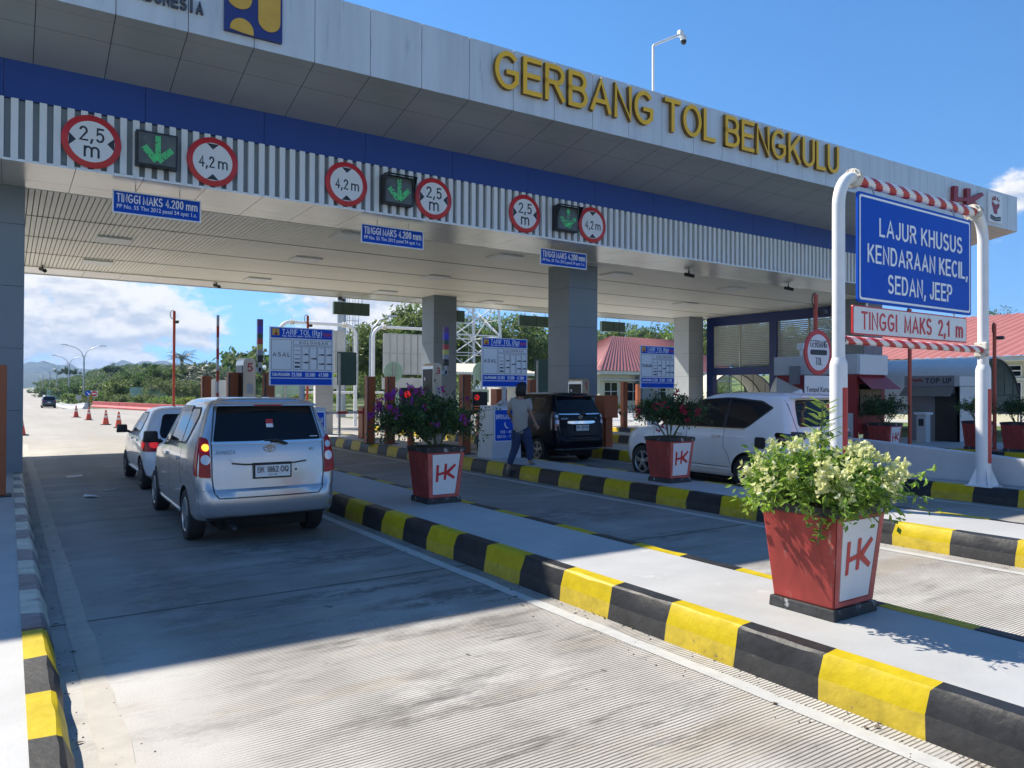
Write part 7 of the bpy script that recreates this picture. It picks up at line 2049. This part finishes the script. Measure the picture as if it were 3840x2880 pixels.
def fronds(mb, top, n, ln, rng, droop=1.0, up=0.9):
    for k in range(n):
        a = 2.4 * k; el = up - 1.25 * k / n + rng.uniform(-.1, .1)
        d = Vector((math.cos(a), math.sin(a), 0)); P = []; p = Vector(top); st = ln / 9
        for i in range(10):
            P.append(p.copy()); e = el - droop * (i / 9) ** 1.3
            p = p + (d * math.cos(e) + Vector((0, 0, math.sin(e)))) * st
        mb.tube(P, [0.05 * (1 - i / 10.5) for i in range(10)], 4, cap=False)
        sd = Vector((-d.y, d.x, 0))
        for i in range(1, 9):
            for q in range(3):
                b = P[i].lerp(P[i + 1], q / 3)
                for sg in (-1, 1):
                    l = ln * .24 * math.sin(math.pi * min(1, (i + q / 3) / 9.3 + .12)) * rng.uniform(.8, 1.1)
                    dd = sd * sg + d * .55 + Vector((0, 0, -.35 + rng.uniform(-.25, .3)))
                    leaf(mb, b, dd, Vector((0, 0, 1)), l, .075 * ln / 4, 0 if rng.random() < .6 else 1, .1)
def palm(label, loc, H, n, ln, seed, name='oil_palm'):
    rng = random.Random(seed); t = thing(name, label, 'palm', loc, group='palms beyond the red barrier')
    MB().tube([(0, 0, -.3), (0.1, 0, H * .5), (0, 0, H)], [.32, .26, .30], 10).build('trunk', 'bark', t, smooth=60)
    mb = MB(); fronds(mb, (0, 0, H), n, ln, rng); mb.build('crown', ['palm', 'tg2'], t, fix=False)
    return t
TM = ['tg2', 'tg1', 'tg3']
def tz(x, y): return gz(x, y)
def ptree(px, y, vtop, label, rx, rz, seed, mats=TM, name='broadleaf_tree', tr=.16, **kw):
    """tree standing at depth y whose crown centre column is seen at display pixel px and whose top reaches row vtop"""
    q = aty(px, vtop, y); z0 = tz(q.x, y)
    return tree(name, label, (q.x, y, z0), q.z - z0, (rx, rx * .95, rz), tr, seed, mats, **kw)
G1 = 'trees on the slope right of the far road'
def lx(u): return (50 + u / 2.458) / PIX
def ly(v): return (1100 + v / 2.458) / PIX
for (u, y, v, rx, rz, m, lab, kw) in (
    (1330, 125, 642, 3.9, 2.7, TM, 'large rounded green tree behind the spreading pale tree', dict(ncl=120, nper=40, L=.36, crad=.30)),
    (1500, 128, 655, 2.6, 2.3, TM, 'bright green tree just behind the thin red pole', dict(ncl=70, nper=36, L=.36)),
    (1430, 95, 766, 3.4, 1.5, ['tg1', 'tg4', 'tg3'], 'wide spreading pale green tree behind the wide green sign', dict(ncl=130, nper=34, L=.22, crad=.42)),
    (1640, 92, 812, 2.0, 1.1, ['tg1', 'tg4', 'tg3'], 'low pale green tree left of the raised barrier arm', dict(ncl=60, nper=30, L=.22, crad=.42)),
    (985, 105, 775, 2.1, 1.8, ['tg1', 'tg3', 'tg3'], 'light green tree left of the rounded tree', dict(ncl=80, nper=34, L=.26)),
    (1120, 115, 700, 2.4, 2.0, ['tg2', 'tg1', 'tg1'], 'dark leaning tree left of the rounded tree top', dict(ncl=60, nper=34, L=.30)),
    (760, 150, 845, 3.0, 1.9, TM, 'mid green bushy tree behind the red no entry sign', dict(ncl=60, nper=34, L=.32)),
    (860, 118, 870, 2.2, 1.4, ['tg1', 'tg3', 'lg3'], 'lime green bush right of the red no entry sign', dict(ncl=54, nper=34, L=.26)),
    (620, 165, 820, 3.2, 2.2, ['tg2', 'tg1', 'tg1'], 'dark bushy tree behind the nearest street lamp', dict(ncl=60, nper=34, L=.36)),
    (480, 190, 830, 3.6, 2.2, ['tg2', 'tg1', 'tg3'], 'dark bushy tree by the second street lamp', dict(ncl=60, nper=30, L=.40)),
    (350, 240, 850, 4.0, 2.2, TM, 'mid green bushy tree by the third street lamp', dict(ncl=60, nper=30, L=.45)),
    (250, 300, 860, 4.5, 2.4, TM, 'hazy bushy tree by the fourth street lamp', dict(ncl=50, nper=30, L=.55)),
    (560, 135, 910, 2.6, 1.2, ['tg1', 'tg3', 'lg3'], 'low light green bush left of the nearest street lamp', dict(ncl=44, nper=30, L=.30)),
    (700, 125, 905, 2.4, 1.2, ['tg1', 'tg3', 'tg4'], 'low light green bush right of the nearest street lamp', dict(ncl=44, nper=30, L=.28)),
    (1200, 88, 905, 1.6, .9, ['tg1', 'tg3', 'tg4'], 'low olive bush between the two pale green sign backs', dict(ncl=44, nper=30, L=.20, crad=.5)),
    (1010, 92, 930, 1.7, .7, ['tg3', 'tg1', 'tg4'], 'low olive bush left of the narrower pale green sign back', dict(ncl=40, nper=28, L=.20, crad=.5)),
    (1420, 84, 935, 1.8, .7, ['tg3', 'lg3', 'tg4'], 'low yellow green bush under the spreading pale tree', dict(ncl=46, nper=28, L=.18, crad=.5)),
    (1600, 80, 940, 1.7, .7, ['tg3', 'lg3', 'yleaf'], 'low yellow green bush right of the thin red pole foot', dict(ncl=46, nper=28, L=.18, crad=.5)),
    (510, 260, 680, 3.6, 1.5, ['tg2', 'tg2', 'tg1'], 'lone dark flat topped tree on the ridge left of the nearest lamp', dict(ncl=34, nper=28, L=.5)),
    (905, 270, 632, 3.2, 2.6, ['tg2', 'tg2', 'tg1'], 'lone dark tree standing out on the ridge top', dict(ncl=40, nper=28, L=.5)),
    (1240, 280, 635, 3.0, 2.0, ['tg2', 'tg1', 'tg1'], 'small dark tree on the ridge left of the tall palm', dict(ncl=40, nper=28, L=.5)),
    (2080, 70, 905, 1.8, 1.0, ['tg1', 'tg3', 'lg3'], 'yellow green bush right of kiosk 5', dict(ncl=46, nper=28, L=.18, crad=.5)),
    ):
    kw.setdefault('tr', .12)
    ptree(lx(u), y, ly(v), lab, rx, rz, 200 + int(u), m, group=G1, **kw)
for u, y, v, lab, n, ln in ((1555, 150, 500, 'tall feathery palm rising above the rounded tree', 22, 3.4), (1690, 128, 600, 'grey green oil palm left of the raised barrier arm', 32, 3.6), (1790, 120, 640, 'grey green oil palm behind the raised barrier arm', 30, 3.2),
                            (1640, 118, 715, 'lower oil palm right of the thin red pole', 28, 2.8), (1760, 104, 745, 'low oil palm at the barrier arm foot', 28, 2.8), (1930, 135, 668, 'oil palm left of kiosk 5', 28, 3.4), (1470, 160, 640, 'small oil palm behind the rounded tree top', 20, 2.8), (1900, 110, 760, 'low oil palm behind the orange posts', 26, 2.8)):
    q = aty(lx(u), ly(v), y); z0 = tz(q.x, y)
    palm(lab, (q.x, y, z0), q.z - z0 - ln * .55, n, ln, 300 + u)
ptree(640, 58, 836, 'yellow green bush under the leftmost tariff board', 1.8, .8, 45, ['tg3', 'lg3', 'yleaf'], ncl=46, nper=28, L=.18, group=G1, tr=.05, crad=.5)
ptree(715, 56, 838, 'yellow green bush right under the leftmost tariff board', 1.8, .8, 46, ['tg3', 'lg3', 'tg1'], ncl=46, nper=28, L=.18, group=G1, tr=.05, crad=.5)
palm('feathery palm beside the round pale sign back', (aty(835, 752, 62).x, 62, tz(aty(835, 752, 62).x, 62)), aty(835, 752, 62).z - 1.0, 16, 2.6, 58)
# tall trees behind the plaza
G2 = 'tall trees behind the plaza'
TT = ['tg1', 'tg3', 'tg3']
MT['tgb'] = leafmat('tree_leaf_bright', (0.22, 0.30, 0.07), 0.25, 0.55)
TL = ['tg3', 'tgb', 'lg3']
specs = [(790, 70, 705, 3.0, 4.2), (825, 62, 690, 2.6, 3.6), (880, 66, 655, 3.4, 4.6), (905, 74, 662, 3.2, 4.4), (955, 78, 680, 3.6, 4.6), (1005, 90, 690, 4.0, 4.4), (1050, 92, 690, 4.0, 4.6), (1105, 74, 676, 3.4, 4.8), (1145, 78, 690, 3.4, 4.8),
         (1190, 84, 690, 3.8, 4.6), (1240, 90, 705, 3.8, 4.4), (1300, 92, 712, 3.8, 3.8), (1345, 88, 715, 3.4, 3.6), (1385, 90, 712, 3.6, 3.6), (1430, 86, 705, 3.8, 4.2), (1490, 70, 700, 3.6, 4.0), (1560, 64, 690, 3.6, 4.4), (1610, 62, 690, 3.4, 4.2), (1680, 60, 690, 3.4, 4.6), (1790, 58, 690, 3.4, 4.4)]
where = ['left of the second white pipe gantry', 'above the second white pipe gantry', 'just left of the far grey column', 'behind the far grey column', 'right of the far grey column', 'behind the lattice tower on its left', 'behind the lattice tower on its right', 'above the middle tariff board right corner', 'between the middle tariff board and the tall column',
         'behind the tall grey column', 'just behind the tall column on its right', 'above the red hip roof left end', 'above the red hip roof middle', 'above the red hip roof right end', 'behind the corner column', 'behind the left louvre panel', 'behind the left louvre panel near the blue post', 'seen through the blue frame near its middle post', 'at the left of the right louvre panel', 'at the right of the right louvre panel']
for i, ((px, y, v, rx, rz), w) in enumerate(zip(specs, where)):
    ptree(px, y, v - 14, ('tall airy pale green tree ' if i % 3 else 'tall bushy lime green tree ') + w, rx * 1.35, rz * 1.2, 60 + i, TT if i % 3 else TL, ncl=150, nper=36, L=.42, group=G2, crad=.27, tr=.13, limbs=12, bare=.3)
for i, (px, y, v, rx, rz, w) in enumerate(((790, 60, 790, 2.2, 1.8, 'left of the second white pipe gantry foot'), (865, 58, 800, 2.0, 1.6, 'under the second white pipe gantry'), (905, 52, 815, 2.0, 1.3, 'behind kiosk 3'), (985, 56, 790, 2.4, 2.2, 'left of the lattice tower foot'), (1445, 40, 745, 1.3, 1.8, 'right of the rightmost tariff board'), (1548, 45, 815, 1.6, 1.6, 'beside the weathered arched canopy'))):
    ptree(px, y, v, 'bright green leafy bush ' + w, rx, rz, 90 + i, ['tg1', 'tg3', 'lg3'], name='leafy_bush', ncl=44, nper=28, L=.18, group='leafy bushes behind the plaza', tr=.05, cat='bush', crad=.42)
for i, (px, y, v, w) in enumerate(((825, 50, 852, 'beside the round pale sign back'), (965, 48, 858, 'left of the orange post by the information box'), (1335, 47, 868, 'before the red hip roof house'))):
    ptree(px, y, v, 'small yellow orange bush ' + w, .75, .55, 100 + i, ['yleaf', 'yleaf', 'lg3'], name='yellow_bush', ncl=24, nper=24, L=.12, group='yellow bushes', tr=.04, cat='bush', crad=.5)
for i, (px, y, v, rx, rz, w) in enumerate(((2150, 44, 655, 2.6, 2.6, 'above the red roof at the right edge'), (2040, 48, 690, 2.4, 2.0, 'behind the red roof left of the right gantry post'), (1935, 46, 690, 2.6, 2.4, 'behind the white height sign'), (2205, 46, 678, 2.6, 2.0, 'at the right edge behind the red roof'))):
    q = aty(px, v, y)
    ptree(px, y, v, 'airy green tree ' + w, rx, rz, 110 + i, TT, ncl=44, nper=26, L=.28, group='trees behind the red roof', crad=.32, tr=.12, limbs=9)

# the wooded slope far to the right of the road reads as one mass
rng = random.Random(77)
mb = MB(); cl = []
for k in range(5):
    b = MB(); crown(b, (0, 0, 0), (2.6, 2.6, 2.0), 10, 16, .75, rng, crad=.55); cl.append(b)
cnt = 0
for k in range(2600):
    y = 150 + 330 * rng.random() ** 0.9; x = 13.0 + (20 + y * .27) * rng.random() ** 1.0
    if k % 9 == 0: y = 100 + 40 * rng.random(); x = 24 + rng.random() * 105
    z = gz(x, y)
    b = cl[k % 5]; s = rng.uniform(.55, 1.25); a = rng.uniform(0, 6.28); ca, sa = math.cos(a) * s, math.sin(a) * s
    o = len(mb.v); h = z + (2.2 if k % 9 else 4.4 + 2.0 * rng.random()) * s
    mb.v += [(x + vx * ca - vy * sa, y + vx * sa + vy * ca, h + vz * s) for vx, vy, vz in b.v]
    sh = rng.choice((0, 0, 1, 2)); 
    mb.f += [tuple(i + o for i in f) for f in b.f]; mb.m += [(m_ + sh) % 4 for m_ in b.m]
fo = mb.build('forest', ['tg1', 'tg1', 'tg4', 'tg3'], None, fix=False)
tag(fo, 'wooded green slope to the right of the far road', 'forest', kind='stuff')
# ------------------------------------------------------------------ the air over the far road and hills
hz = bpy.data.materials.new('air'); hz.use_nodes = True
nt = hz.node_tree; nt.nodes.remove(nt.nodes['Principled BSDF'])
pv = nt.nodes.new('ShaderNodeVolumePrincipled')
pv.inputs['Color'].default_value = (0.40, 0.63, 1.0, 1)
pv.inputs['Density'].default_value = 0.00019
pv.inputs['Anisotropy'].default_value = 0.0
nt.links.new(pv.outputs[0], nt.nodes['Material Output'].inputs['Volume'])
MT['air'] = hz
hb = MB().box(-4200, 4200, -4200, 4200, -12, 140).build('haze', 'air')
hb['kind'] = 'stuff'
